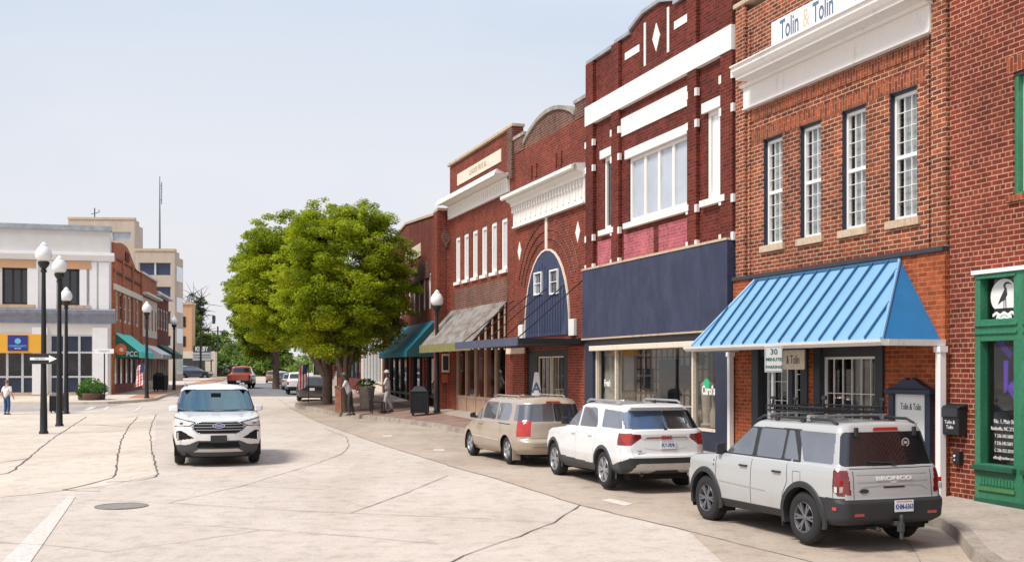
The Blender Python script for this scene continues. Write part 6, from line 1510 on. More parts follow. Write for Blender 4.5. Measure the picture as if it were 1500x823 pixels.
# lamp internals: red housings with clear centre
for sg in (1,-1):
    x=car.rx(.83,.93)-.006
    mb=MB(); mb.box(x-.006,x,sg*.77,sg*.87,.80,.88); mb.build('reverse_lamp',M['lamp_clear'],car.root,bevel=.004)
    mb=MB(); mb.box(x-.005,x,sg*.76,sg*.88,.90,.965); mb.build('brake_lamp',M['lamp_red'],car.root,bevel=.004)
    y=car.sy(-2.02,.93)+.003
    mb=MB(); mb.box(-2.10,-2.04,sg*y,sg*(y+.006),.80,.88); mb.build('reverse_lamp',M['lamp_clear'],car.root)
    y=car.sy(-2.06,.58); mb=MB(); mb.box(-2.10,-2.01,sg*(y),sg*(y+.008),.555,.60); mb.build('reflector',M['lamp_red'],car.root)
for y in (-.62,.62):
    x=car.rx(y,.5); mb=MB(); mb.box(x-.008,x,y-.08,y+.08,.475,.515); mb.build('reflector',M['lamp_red'],car.root,bevel=.004)
pl=car.plate(.60,'KHM-6363',-.10)
x=car.rx(0,.40); mb=MB(); mb.box(-2.28,-2.0,-.045,.045,.33,.39); mb.box(-2.36,-2.27,-.03,.03,.25,.38); mb.lathe([(.025,0),(.025,.05),(.033,.08),(.02,.11)],(-2.33,0,.38),10); mb.lathe([(.028,-.10),(.028,0)],(-2.33,0,.25),10); mb.build('tow_hitch',M['plastic_grey'],car.root,bevel=.006)
mb=MB(); mb.tube([(-1.9,.3,.30),(-2.2,.3,.30),(-2.24,.3,.27)],.03,8); mb.tube([(-1.7,.3,.3),(-1.9,.3,.3)],.08,8); mb.build('exhaust',M['plastic'],car.root)
mb=MB(); z=1.655; x=car.rx(0,z); mb.box(x-.03,x-.0,-.21,.21,z-.022,z+.022); mb.build('high_brake_light',M['lamp_red'],car.root,bevel=.008)
for y in (-.50,.50):
    mb=MB(); x=car.rx(y,1.60); mb.box(x-.045,x+.0,y-.028,y+.028,1.55,1.68); mb.build('glass_hinge',M['plastic'],car.root,bevel=.01)
mb=MB(); x=car.rx(0,1.18); mb.box(x-.04,x-.01,-.06,.0,1.15,1.21); mb.tube([(x-.03,-.03,1.19),(x-.02,.36,1.21)],.011,6); mb.build('rear_wiper',M['plastic'],car.root)
mb=MB(); 
for i in range(24):
    a=2*math.pi*i/24; b_=2*math.pi*(i+1)/24
    mb.add([(car.rx(-.32,1.45)-.004,-.32+r_*math.cos(t),1.46+r_*math.sin(t)*.95) for t,r_ in ((a,.07),(b_,.07),(b_,.05),(a,.05))],[(0,1,2,3)])
mb.box(car.rx(-.32,1.45)-.006,car.rx(-.32,1.45)-.003,-.35,-.29,1.44,1.48); mb.build('window_sticker',M['silver_trim'],car.root)
# roof rails, crossbars, basket
for sg in (1,-1):
    mb=MB(); mb.tube([(.15,sg*.66,1.71),(.0,sg*.66,1.775),(-1.65,sg*.66,1.775),(-1.8,sg*.66,1.72)],.022,8)
    for x in (-.35,-1.0): mb.box(x-.05,x+.05,sg*.645,sg*.675,1.72,1.77)
    mb.build('roof_rail',M['plastic'],car.root)
for x in (-.15,-1.15):
    mb=MB(); mb.box(x-.035,x+.035,-.68,.68,1.80,1.825); 
    for sg in (-1,1): mb.box(x-.04,x+.04,sg*.68,sg*.62,1.74,1.815)
    mb.build('crossbar',M['alloy'],car.root,bevel=.006)
bk=MB()
for z in (1.86,1.93): 
    for a,b_ in (((.10,-.55),(.10,.55)),((-1.35,-.55),(-1.35,.55)),((.10,-.55),(-1.35,-.55)),((.10,.55),(-1.35,.55))): bk.tube([(a[0],a[1],z),(b_[0],b_[1],z)],.014,6)
for i in range(14): x=.10-1.45*i/13; bk.tube([(x,-.55,1.93),(x,-.55,1.86),(x,.55,1.86),(x,.55,1.93)],.009,5)
for j in range(9): y=-.55+1.1*j/8; bk.tube([(.10,y,1.93),(.10,y,1.86),(-1.35,y,1.86),(-1.35,y,1.93)],.009,5)
bk.build('roof_basket',M['iron'],car.root)
mb=MB()
for (x,y) in ((.1,.45),(.1,-.5),(-.62,.55),(-.7,.1),(-1.35,-.45)): mb.tube([(x,y,1.9),(x-.05,y,2.06)],.018,6); mb.box(x-.09,x+.0,y-.02,y+.02,2.03,2.07)
mb.build('basket_clamp',M['plastic'],car.root)
# mud flap
for sg in (1,): mb=MB(); mb.box(-.86,-.84,.74,.92,.20,.44); mb.build('mud_flap',M['plastic'],car.root)
# dash seen through glass left out: glass is dark
# --- rounded white crossover
mid,ang,sc,n=place((815,695),(887,717),2.86,1.6); c=mid+n*.86*sc; c.z=g(c.y)+.01
P_w=carpaint('paint_white',(.72,.72,.71),.22)
spec=dict(axles=(1.43,-1.43),zw=.37,Ra=.43,paint=P_w,rf=.38,rr=.26,bowf=.18,bowr=.08,taperf=.09,taperr=.06,soft=.06,res=.017,
 keys=[(2.25,.24,-2.30,.34,.84,0),(2.34,.38,-2.44,.42,.92,0),(2.36,.62,-2.46,.66,.955,0),(2.34,.80,-2.40,.74,.955,0),(2.26,.96,-2.39,1.0,.94,0),(2.1,1.03,-2.40,1.10,.92,0),(1.25,1.11,-2.38,1.16,.90,.02),(1.18,1.13,-2.36,1.18,.87,0),(.45,1.58,-2.06,1.55,.75,0),(.35,1.63,-2.00,1.63,.70,.01),(.1,1.67,-2.0,1.66,.60,.02),(-.4,1.70,-1.4,1.69,.02,.02)],
 regions=[
 ('lower_cladding',M['plastic_grey'],'side',[(-2.6,.2),(2.6,.2),(2.6,.52),(1.0,.52),(.9,.50),(-.9,.46),(-1.0,.52),(-1.9,.50),(-2.6,.68)],0,'split'),
 ('rear_bumper',M['plastic'],'rear',[(-1,.2),(1,.2),(1,.52),(.75,.66),(-.75,.66),(-1,.52)],0,''),
 ('bumper_insert',M['silver_trim'],'rear',rounded([(-.74,.36),(-.6,.54),(.6,.54),(.74,.36),(.3,.36),(.22,.42),(-.22,.42),(-.3,.36)],.04),0,''),
 ('side_window',M['carglass_side'],'side',rounded([(.95,1.16),(.40,1.53),(.05,1.565),(.05,1.16)],.05),.006,'split'),
 ('side_window',M['carglass_side'],'side',rounded([(-.03,1.17),(-.03,1.565),(-.75,1.57),(-.98,1.28),(-.98,1.18)],.07),.006,'split'),
 ('quarter_window',M['carglass_side'],'side',rounded([(-1.22,1.20),(-1.14,1.555),(-1.92,1.53),(-2.14,1.20)],.05),.006,'split'),
 ('rear_window',M['carglass_reflect_blue'],'rear',rounded([(.78,1.20),(.70,1.545),(-.05,1.55),(-.05,1.20)],.03),.006,''),  # left half bluer: a reflection painted into the glass colour
 ('rear_window',M['carglass_rear'],'rear',rounded([(-.05,1.20),(-.05,1.55),(-.70,1.545),(-.78,1.20)],.03),.006,''),
 ('windshield',M['carglass'],'front',rounded([(-.80,1.16),(.80,1.16),(.68,1.55),(-.68,1.55)],.08),.006,''),
 ('tail_light',M['lamp_dark_red'],'rear',[(.50,1.03),(.52,1.10),(.95,1.13),(.95,.90),(.72,.88)],0,'sym'),
 ('tail_light',M['lamp_red'],'side',[(-2.5,.90),(-2.5,1.13),(-2.18,1.12),(-2.22,1.0),(-2.30,.89)],0,'split'),
 ('chrome_strip',M['chrome'],'rear',[(-.50,1.0),(.50,1.0),(.42,1.05),(-.42,1.05)],-.01,''),
 ])
car=Car('parked_crossover',c,ang,sc,'white rounded crossover parked between the tan minivan and the grey off-road SUV','car',spec,'cars parked along the right kerb')
car.flare(.06,.012,M['plastic_grey']); car.wheels(.37,.25,.24,.91,6,M['alloy'],'double')
car.mirror(.92,1.24,M['plastic'],(.15,.18,.17),.07); car.handle([(.17,1.02),(-.78,1.02)],P_w)
car.seam('door_gap',[[(1.1,1.10),(1.05,.7),(.93,.5)],[(.01,1.16),(.01,.5)],[(-.98,1.2),(-1.06,.88),(-.95,.66)],[(-2.22,.86),(-2.2,.68)]],plain('gap_soft',(.35,.35,.35)),w=.006)
car.seam('tailgate_gap',[[(-.70,.84),(-.68,.68),(.68,.68),(.70,.84)]],plain('gap_soft',(.35,.35,.35)),w=.007,view='rear')
car.seam('tailgate_crease_shade',[[(-.45,.84),(-.2,.80),(.2,.80),(.45,.84)]],plain('gap_soft',(.35,.35,.35)),w=.006,view='rear')  # grey strip paints the shade of a fold in the tailgate
car.plate(.90,'FLT-7878',-.03)
text('lettering','GMC',.085,M['lamp_red'],car.root,(car.rx(0,1.03)-.02,0,1.035),(R(90),0,R(-90)),sx=1.2,bold=.004,extrude=.004)
text('lettering','ACADIA',.05,M['letter_dark'],car.root,(car.rx(.5,.74)-.006,.48,.735),(R(90),0,R(-90)),sx=1.1,extrude=.002); text('lettering','AWD',.035,M['letter_dark'],car.root,(car.rx(.5,.78)-.006,.55,.785),(R(90),0,R(-90)),extrude=.002)
for sg in (1,-1):
    mb=MB(); mb.tube([(.1,sg*.64,1.66),(-.05,sg*.64,1.72),(-1.55,sg*.64,1.72),(-1.7,sg*.64,1.67)],.022,8); mb.build('roof_rail',M['alloy'],car.root)
    mb=MB(); x=car.rx(.8,.34); mb.lathe([(.04,0),(.04,.05)],(-2.36,sg*.5,.33),10,'x'); mb.build('exhaust_tip',M['chrome'],car.root)
mb=MB(); mb.box(-2.18,-1.98,-.66,.66,1.60,1.625); mb.build('spoiler',P_w,car.root,bevel=.01)
mb=MB(); x=car.rx(0,1.22); mb.box(x-.05,x-.01,-.03,.03,1.15,1.22); mb.tube([(x-.04,0,1.2),(x-.0,.06,1.3)],.012,6); mb.build('rear_wiper',M['plastic'],car.root)
mb=MB(); mb.prism([(-1.9,1.68),(-1.75,1.68),(-1.9,1.75)],'y',-.02,.02); mb.build('antenna_fin',M['plastic'],car.root)
# --- tan minivan
mid,ang,sc,n=place((690,667),(744,680),2.85,1.6); c=mid+n*.84*sc; c.z=g(c.y)+.01
P_t=carpaint('paint_tan',(.42,.34,.255),.3,.2)
spec=dict(axles=(1.425,-1.425),zw=.33,Ra=.385,paint=P_t,rf=.45,rr=.33,bowf=.22,bowr=.12,taperf=.12,taperr=.07,soft=.08,res=.018,knobby=0,
 keys=[(2.25,.22,-2.42,.28,.82,0),(2.36,.36,-2.55,.38,.90,0),(2.38,.56,-2.58,.58,.93,0),(2.28,.76,-2.48,.66,.93,0),(2.0,.88,-2.46,.86,.92,0),(1.55,.99,-2.44,1.0,.90,.02),(1.48,1.01,-2.43,1.04,.885,0),(.72,1.50,-2.26,1.50,.76,0),(.55,1.57,-2.18,1.58,.69,.01),(.2,1.62,-2.1,1.62,.56,.02),(-.4,1.65,-1.4,1.65,.02,.02)],
 regions=[
 ('window_trim',M['plastic'],'side',rounded([(1.42,1.03),(.72,1.50),(.52,1.52),(.45,1.03)],.05),0,''),
 ('side_window',M['carglass_side'],'side',rounded([(1.22,1.05),(.70,1.45),(.52,1.47),(.50,1.05)],.05),.006,'split'),
 ('side_window',M['carglass_side'],'side',rounded([(.38,1.05),(.38,1.30),(.28,1.49),(-.62,1.49),(-.62,1.05)],.08),.006,'split'),
 ('quarter_window',M['carglass_side'],'side',rounded([(-.68,1.05),(-.68,1.49),(-1.5,1.48),(-1.62,1.3),(-1.55,1.05)],.16),.006,'split'),
 ('quarter_window',M['carglass_side'],'side',rounded([(-1.86,1.07),(-1.80,1.46),(-2.1,1.45),(-2.26,1.07)],.07),.006,'split'),
 ('rear_window',M['carglass_reflect_grey'],'rear',rounded([(.86,1.06),(.74,1.46),(.0,1.49),(.0,1.06)],.05),.006,''),  # left half greyer: reflection put into the glass colour
 ('rear_window',M['carglass_rear'],'rear',rounded([(.0,1.06),(.0,1.49),(-.74,1.46),(-.86,1.06)],.05),.006,''),
 ('windshield',M['carglass'],'front',rounded([(-.80,1.06),(.80,1.06),(.68,1.46),(-.68,1.46)],.1),.006,''),
 ('tail_light',M['lamp_red'],'rear',[(.73,.70),(1.0,.70),(1.0,1.08),(.76,1.08)],0,'sym'),
 ('tail_light',M['lamp_red'],'side',[(-2.6,.70),(-2.6,1.08),(-2.30,1.08),(-2.28,.90),(-2.30,.70)],0,'split'),
 ('headlight',M['lamp_clear'],'wrapf',[(2.1,.70),(2.4,.62),(2.4,.80),(2.05,.84)],0,'split'),
 ])
car=Car('parked_minivan',c,ang,sc,'tan minivan parked farthest back of the three near cars at the right kerb','car',spec,'cars parked along the right kerb')
car.wheels(.34,.21,.21,.87,5,M['alloy'],'single')
car.mirror(1.18,1.10,M['plastic'],(.14,.17,.15),.06); car.handle([(.52,.93),(.36,.93)],P_t)
car.seam('door_gap',[[(1.5,.99),(1.42,.8),(1.0,.45)],[(.43,1.5),(.43,.3)],[(-1.08,1.02),(-1.06,.75)]],plain('gap_tan',(.16,.12,.09)),w=.008)
car.seam('slide_rail',[[(-.9,.985),(-1.7,.975)]],M['plastic'],.022)
car.seam('side_moulding',[[(1.0,.60),(-1.0,.56)]],plain('mould_tan',(.60,.50,.40),.4),.03,off=.008)
car.seam('bumper_edge',[[(-.9,.665),(.9,.665)],[(-.86,.46),(.86,.46)]],plain('gap_tan',(.16,.12,.09)),.014,view='rear')
car.seam('rear_handle',[[(-.22,.84),(.22,.84)]],M['chrome'],.05,view='rear',off=.02)
mb=MB(); x=car.rx(0,1.53); mb.box(x-.05,x+.05,-.18,.18,1.50,1.545); mb.build('high_brake_light',M['lamp_red'],car.root,bevel=.01)
for sg in (1,-1):
    mb=MB(); mb.tube([(.1,sg*.6,1.62),(.0,sg*.6,1.66),(-1.5,sg*.6,1.66),(-1.6,sg*.6,1.62)],.015,6); mb.build('roof_rail',P_t,car.root)
    mb=MB(); y=car.sy(-1.9,.4); mb.box(-1.86,-1.83,sg*(y-.2),sg*(y-.0),.12,.42); mb.build('mud_flap',P_t,car.root)
# --- white SUV driving towards the camera
pL,pR=gnd(262,679),gnd(374,678)
P_e=carpaint('paint_pearl',(.72,.71,.69),.2)
def esc(P):
    return P
spec=dict(axles=(1.42,-1.42),zw=.36,Ra=.42,paint=P_e,rf=.42,rr=.26,bowf=.26,bowr=.08,taperf=.10,taperr=.05,soft=.07,res=.015,knobby=0,
 keys=[(2.20,.20,-2.25,.34,.84,0),(2.30,.30,-2.36,.42,.92,0),(2.34,.52,-2.38,.66,.955,0),(2.34,.78,-2.34,.74,.96,0),(2.28,.94,-2.34,.98,.945,0),(2.12,1.01,-2.33,1.06,.93,.01),(1.30,1.12,-2.30,1.14,.905,.035),(1.20,1.14,-2.28,1.16,.88,.02),(.40,1.62,-2.0,1.56,.76,0),(.30,1.67,-1.95,1.63,.70,.01),(.1,1.71,-1.9,1.67,.60,.02),(-.4,1.735,-1.4,1.70,.02,.02)],
 regions=[
 ('lower_valance',M['plastic_grey'],'front',[(-1,.1),(1,.1),(1,.44),(.62,.46),(.45,.54),(-.45,.54),(-.62,.46),(-1,.44)],0,''),
 ('lower_cladding',M['plastic_grey'],'side',[(-2.6,.1),(2.6,.1),(2.6,.44),(1.0,.42),(-1,.42),(-2.6,.6)],0,'split'),
 ('skid_plate',M['silver_trim'],'front',[(-.52,.30),(.52,.30),(.40,.37),(-.40,.37)],0,''),
 ('lower_intake',M['dark_void'],'front',[(-.46,.39),(.46,.39),(.40,.52),(-.40,.52)],.02,''),
 ('side_intake',M['dark_void'],'front',[(.50,.60),(.86,.54),(.88,.74),(.78,.76)],.03,'sym'),
 ('grille_frame',M['chrome'],'front',rounded([(-.60,.835),(-.44,.68),(.44,.68),(.60,.835),(.44,.955),(-.44,.955)],.08),-.012,''),
 ('grille',M['dark_void'],'front',rounded([(-.565,.835),(-.42,.70),(.42,.70),(.565,.835),(.42,.935),(-.42,.935)],.07),.02,''),
 ('headlight_bezel',M['plastic'],'front',[(.44,.94),(.60,.845),(.99,.835),(.99,1.01),(.90,1.035),(.75,1.0)],.002,'sym'),
 ('headlight',M['lamp_clear'],'front',[(.50,.93),(.62,.862),(.975,.853),(.975,.99),(.90,1.012),(.75,.98)],.008,'sym'),
 ('window_trim',M['plastic'],'side',rounded([(1.0,1.13),(.35,1.57),(-1.75,1.55),(-1.75,1.2)],.05),0,''),
 ('side_window',M['carglass_side'],'side',rounded([(.92,1.17),(.35,1.55),(.0,1.57),(.0,1.17)],.05),.006,'split'),
 ('side_window',M['carglass_side'],'side',rounded([(-.08,1.17),(-.08,1.57),(-1.0,1.56),(-1.0,1.18)],.05),.006,'split'),
 ('windshield_seal',M['plastic'],'front',rounded([(-.86,1.13),(.86,1.13),(.73,1.61),(-.73,1.61)],.10),0,''),
 ('windshield',M['windshield'],'front',rounded([(-.83,1.165),(.83,1.165),(.71,1.595),(-.71,1.595)],.10),.004,''),
 ('rear_window',M['carglass_rear'],'rear',rounded([(-.8,1.18),(.8,1.18),(.7,1.54),(-.7,1.54)],.05),.006,''),
 ])
cc=(pL+pR)/2; esc_=.965; dirv=Vector((.30,-1,0)).normalized()     # heading slightly towards the middle
ang=math.atan2(dirv.y,dirv.x); c=cc-dirv*1.42*esc_; c=Vector((c.x,c.y,g(c.y)+.01))
car=Car('moving_suv',c,ang,esc_,'white SUV driving towards the camera in the middle of the left lane','car',spec)
car.wheels(.36,.24,.23,.905,5,M['alloy'],'double')
car.mirror(.95,1.20,P_e,(.15,.20,.15),.08)
for z,w_ in ((.895,.47),(.835,.53),(.775,.47)):
    mb=MB(); n=20
    for i in range(n):
        y0=-w_+2*w_*i/n; y1=-w_+2*w_*(i+1)/n; x0,x1=car.rx(y0,z,True)+.006,car.rx(y1,z,True)+.006; k=.009
        mb.add([(x0,y0,z-k),(x1,y1,z-k),(x1,y1,z+k),(x0,y0,z+k)],[(0,1,2,3)])
    mb.build('grille_bar',M['alloy'],car.root,fix=False)
mb=MB(); x=car.rx(0,.86,True); mb.prism([(.12*math.cos(t),.865+.048*math.sin(t)) for t in [2*math.pi*i/20 for i in range(20)]],'x',x+.008,x+.03); bd=mb.build('badge',M['plate_blue'],car.root)
mb=MB(); 
for i in range(24):
    a=2*math.pi*i/24;b_=2*math.pi*(i+1)/24; mb.add([(x+.032,.13*math.cos(a),.865+.056*math.sin(a)),(x+.032,.13*math.cos(b_),.865+.056*math.sin(b_)),(x+.032,.11*math.cos(b_),.865+.044*math.sin(b_)),(x+.032,.11*math.cos(a),.865+.044*math.sin(a))],[(0,1,2,3)])
mb.build('badge_ring',M['chrome'],bd,fix=False)
text('lettering','Ford',.075,M['chrome'],bd,(x+.032,0,.866),(R(90),0,R(90)),extrude=.001,bold=.002)
mb=MB(); x=car.rx(0,.58,True); mb.box(x+.0,x+.03,-.17,.17,.50,.66); mb.build('number_plate',M['plastic'],car.root,bevel=.006)
for sg in (1,-1):
    mb=MB(); x=car.rx(.78,.63,True); mb.box(x-.02,x+.02,sg*.82,sg*.86,.56,.72); mb.build('intake_trim',M['chrome'],car.root,bevel=.01)
    mb=MB(); x=car.rx(.74,.92,True)+.004; mb.box(x-.01,x,sg*.66,sg*.80,.885,.93); mb.build('headlight_lens',M['alloy_dark'],car.root,bevel=.006)
    mb=MB(); mb.tube([(.05,sg*.66,1.70),(-.1,sg*.66,1.745),(-1.5,sg*.66,1.72),(-1.65,sg*.66,1.67)],.018,6); mb.build('roof_rail',M['alloy'],car.root)
    mb=MB(); mb.tube([(1.32,sg*.05,1.145),(1.2,sg*.5,1.165)],.010,5); mb.build('wiper',M['plastic'],car.root)
mb=MB(); mb.box(.62,.66,-.11,.11,1.46,1.53); mb.build('rear_view_mirror',M['dark_void'],car.root)
mb=MB(); mb.add([(1.22,-.80,1.10),(1.22,.80,1.10),(.55,.80,1.13),(.55,-.80,1.13)],[(0,1,2,3)]); mb.box(.50,.55,-.78,.78,.9,1.13); mb.build('dashboard',plain('dash_grey',(.05,.055,.06),.6,0,.2),car.root)
mb=MB(); mb.box(-.9,-.86,-.74,.74,.9,1.60); mb.add([(.3,-.70,1.60),(.3,.70,1.60),(-.9,.70,1.60),(-.9,-.70,1.60)],[(0,1,2,3)]); mb.build('cabin_liner',plain('liner',(.10,.10,.11),.8),car.root)
for sg in (1,-1):
    mb=MB(); mb.hexa([(-.15,sg*.40-.24,.9),(.05,sg*.40-.24,.9),(.05,sg*.40+.24,.9),(-.15,sg*.40+.24,.9)],[(-.28,sg*.40-.19,1.38),(-.16,sg*.40-.19,1.38),(-.16,sg*.40+.19,1.38),(-.28,sg*.40+.19,1.38)]); mb.box(-.26,-.15,sg*.40-.12,sg*.40+.12,1.40,1.56); mb.build('seat',plain('seat_cloth',(.42,.42,.44),.8),car.root,bevel=.03)
mb=MB(); pts=[(.42+.06*math.cos(t),.40+.18*math.sin(t),1.16+.17*math.cos(t)) for t in [2*math.pi*i/16 for i in range(17)]]; mb.tube(pts,.014,6); mb.build('steering_wheel',M['dark_void'],car.root)
car.seam('hood_gap',[[(-.80,1.0),(-.62,.985),(-.3,.975),(.3,.975),(.62,.985),(.80,1.0)]],plain('gap_soft',(.35,.35,.35)),.008,view='front')
# ---------------------------------------------------------------- small distant vehicles
def farcar(kind,px,py,wpx,heading,col,label,group=None,name=None):
    """px,py: pixel of the nearest wheels' middle; wpx: width of the visible end in pixels"""
    p=gnd(px,py); Wm=1.9; sc=wpx*p.y/FPX/Wm; sc=min(1.15,max(.75,sc))
    pc=carpaint('paint_'+label.split()[0]+label.split()[1],col,.3)
    if kind=='pickup':
        keys=[(2.5,.35,-2.75,.42,.88,0),(2.65,.55,-2.82,.55,.97,0),(2.65,.85,-2.82,.85,.98,0),(2.55,1.08,-2.82,1.08,.96,0),(1.4,1.22,-2.82,1.12,.93,.02),(1.3,1.24,-.85,1.18,.88,0),(.65,1.72,-.65,1.72,.75,0),(.5,1.80,-.55,1.80,.64,.01),(.1,1.84,-.2,1.84,.02,.02)]; ax=(1.75,-1.75); Rw,Ra=.39,.46
        regs=[('side_window',M['carglass_side'],'side',[(1.0,1.27),(.55,1.68),(-.6,1.68),(-.75,1.27)],.006,'split'),('tailgate_band',M['plastic'],'rear',[(-.98,.42),(.98,.42),(.98,.66),(-.98,.66)],0,''),('rear_window',M['carglass_rear'],'rear',[(-.68,1.3),(.68,1.3),(.6,1.68),(-.6,1.68)],.006,''),('tail_light',M['lamp_red'],'rear',[(.80,.78),(1,.78),(1,1.06),(.80,1.06)],0,'sym'),('tail_light',M['lamp_red'],'side',[(-2.9,.78),(-2.9,1.06),(-2.68,1.06),(-2.68,.78)],0,'split')]
    else:
        keys=[(2.1,.25,-2.1,.3,.84,0),(2.2,.45,-2.2,.45,.92,0),(2.2,.7,-2.2,.7,.93,0),(2.05,.88,-2.15,.95,.91,0),(1.2,1.0,-2.1,1.02,.88,.02),(1.1,1.02,-2.08,1.05,.86,0),(.4,1.50,-1.6,1.50,.72,0),(.2,1.56,-1.45,1.56,.62,.01),(-.4,1.60,-1.0,1.60,.02,.02)]; ax=(1.32,-1.32); Rw,Ra=.33,.39
        regs=[('side_window',M['carglass_side'],'side',[(.85,1.06),(.35,1.46),(-1.5,1.46),(-1.8,1.06)],.006,'split'),('rear_window',M['carglass_rear'],'rear',[(-.78,1.08),(.78,1.08),(.64,1.46),(-.64,1.46)],.006,''),('windshield',M['carglass'],'front',[(-.76,1.08),(.76,1.08),(.62,1.44),(-.62,1.44)],.006,''),('tail_light',M['lamp_red'],'rear',[(.66,.76),(.95,.76),(.95,.98),(.66,.95)],0,'sym'),('headlight',M['lamp_clear'],'front',[(.5,.7),(.95,.7),(.95,.85),(.5,.82)],0,'sym')]
    L=-keys[0][2]
    d=Vector((math.cos(heading),math.sin(heading),0)); c=p+d*1.9*sc if abs(math.sin(heading))>.7 else p; c.z=g(c.y)+.01
    spec=dict(axles=ax,zw=Rw,Ra=Ra,paint=pc,keys=keys,regions=regs,res=.04,knobby=0,soft=.08)
    k=Car(name or ('parked_pickup' if kind=='pickup' else 'parked_car'),c,heading,sc,label,'pickup truck' if kind=='pickup' else 'car',spec,group)
    k.wheels(Rw,Rw*.6,.23,.88,6,M['alloy'],'single')
    if kind=='pickup':
        mb=MB(); mb.box(-2.7,-.9,-.85,.85,1.10,1.12); mb.build('bed_cover',M['plastic'],k.root)
    k.plate(.78 if kind!='pickup' else .56,None); return k
up=R(90+13)
farcar('pickup',351,569,34,R(90+8),(.42,.07,.04),'red pickup truck driving away in the middle of the street',name='moving_pickup')
farcar('car',457,589,44,R(90+12),(.02,.022,.025),'black hatchback parked behind the big street tree trunk','cars parked beyond the street trees')
farcar('pickup',437,578,34,R(90+13),(.70,.70,.70),'white pickup truck parked ahead of the black hatchback','cars parked beyond the street trees')
farcar('car',427,571,24,R(90+13),(.45,.46,.48),'silver car parked ahead of the white pickup','cars parked beyond the street trees')
farcar('car',418,566,20,R(90+13),(.12,.13,.15),'dark grey car parked farthest up the right row','cars parked beyond the street trees')
farcar('car',400,561,16,R(90+13),(.30,.17,.11),'brown car parked beside the farthest street tree trunk','cars parked beyond the street trees')
k=farcar('car',286,555,22,R(8),(.02,.03,.06),'dark blue car standing crosswise at the far end of the street',name='crossing_car'); 
k=farcar('car',273,553.5,22,R(8),(.55,.57,.60),'silver car half hidden behind the dark blue car at the street end',name='crossing_car'); 
farcar('car',411,563,17,R(90+13),(.50,.50,.50),'pale grey car tucked between the brown car and the dark grey car','cars parked beyond the street trees')
# ================================================================ trees
LF={}
LF['maple']=leafmat('leaf_maple',(.10,.15,.008),(.27,.325,.012),(.50,.52,.035),.6,.45)
LF['maple2']=leafmat('leaf_maple_deep',(.08,.13,.010),(.20,.27,.014),(.34,.39,.025),.5,.42)
LF['far']=leafmat('leaf_far',(.09,.15,.025),(.16,.24,.045),(.25,.33,.08),.25,.3)
LF['far_dark']=leafmat('leaf_far_dark',(.06,.08,.06),(.09,.11,.075),(.14,.15,.10),.25,.1)
M['bark']=plain('bark',(.14,.095,.07),.9,0,.35,6,bump=.6)
M['bark_dark']=plain('bark_dark',(.10,.08,.075),.9,0,.35,6,bump=.6)
def leaves(name,mat,parent,C,Rd,nleaf,size,seed,flat=.5,up=1.1):
    """C: clump centres, Rd: clump radii"""
    r=np.random.default_rng(seed); C=np.array(C); Rd=np.array(Rd); pw=Rd**2.3; k=r.choice(len(C),nleaf,p=pw/pw.sum())
    d=r.normal(size=(nleaf,3)); d/=np.linalg.norm(d,axis=1,keepdims=True); rad=r.random(nleaf)**.45
    p=C[k]+d*(rad*Rd[k])[:,None]*np.array([1,1,flat])
    nrm=r.normal(size=(nleaf,3))*.6+d*.5+np.array([0,0,up]); nrm/=np.linalg.norm(nrm,axis=1,keepdims=True)
    t=np.cross(nrm,r.normal(size=(nleaf,3))); t/=np.linalg.norm(t,axis=1,keepdims=True)+1e-9; b=np.cross(nrm,t); s=size*(.6+.7*r.random(nleaf))[:,None]
    V=np.stack([p-t*s,p+b*s*.5+nrm*s*.12,p+t*s,p-b*s*.5+nrm*s*.12],1).reshape(-1,3)
    me=bpy.data.meshes.new(name); n=nleaf; me.vertices.add(4*n); me.vertices.foreach_set('co',V.astype(np.float32).ravel()); me.loops.add(4*n); me.loops.foreach_set('vertex_index',np.arange(4*n,dtype=np.int32)); me.polygons.add(n); me.polygons.foreach_set('loop_start',np.arange(0,4*n,4,dtype=np.int32)); me.materials.append(mat); me.update(calc_edges=True)
    o=bpy.data.objects.new(name,me); link(o,parent); return o
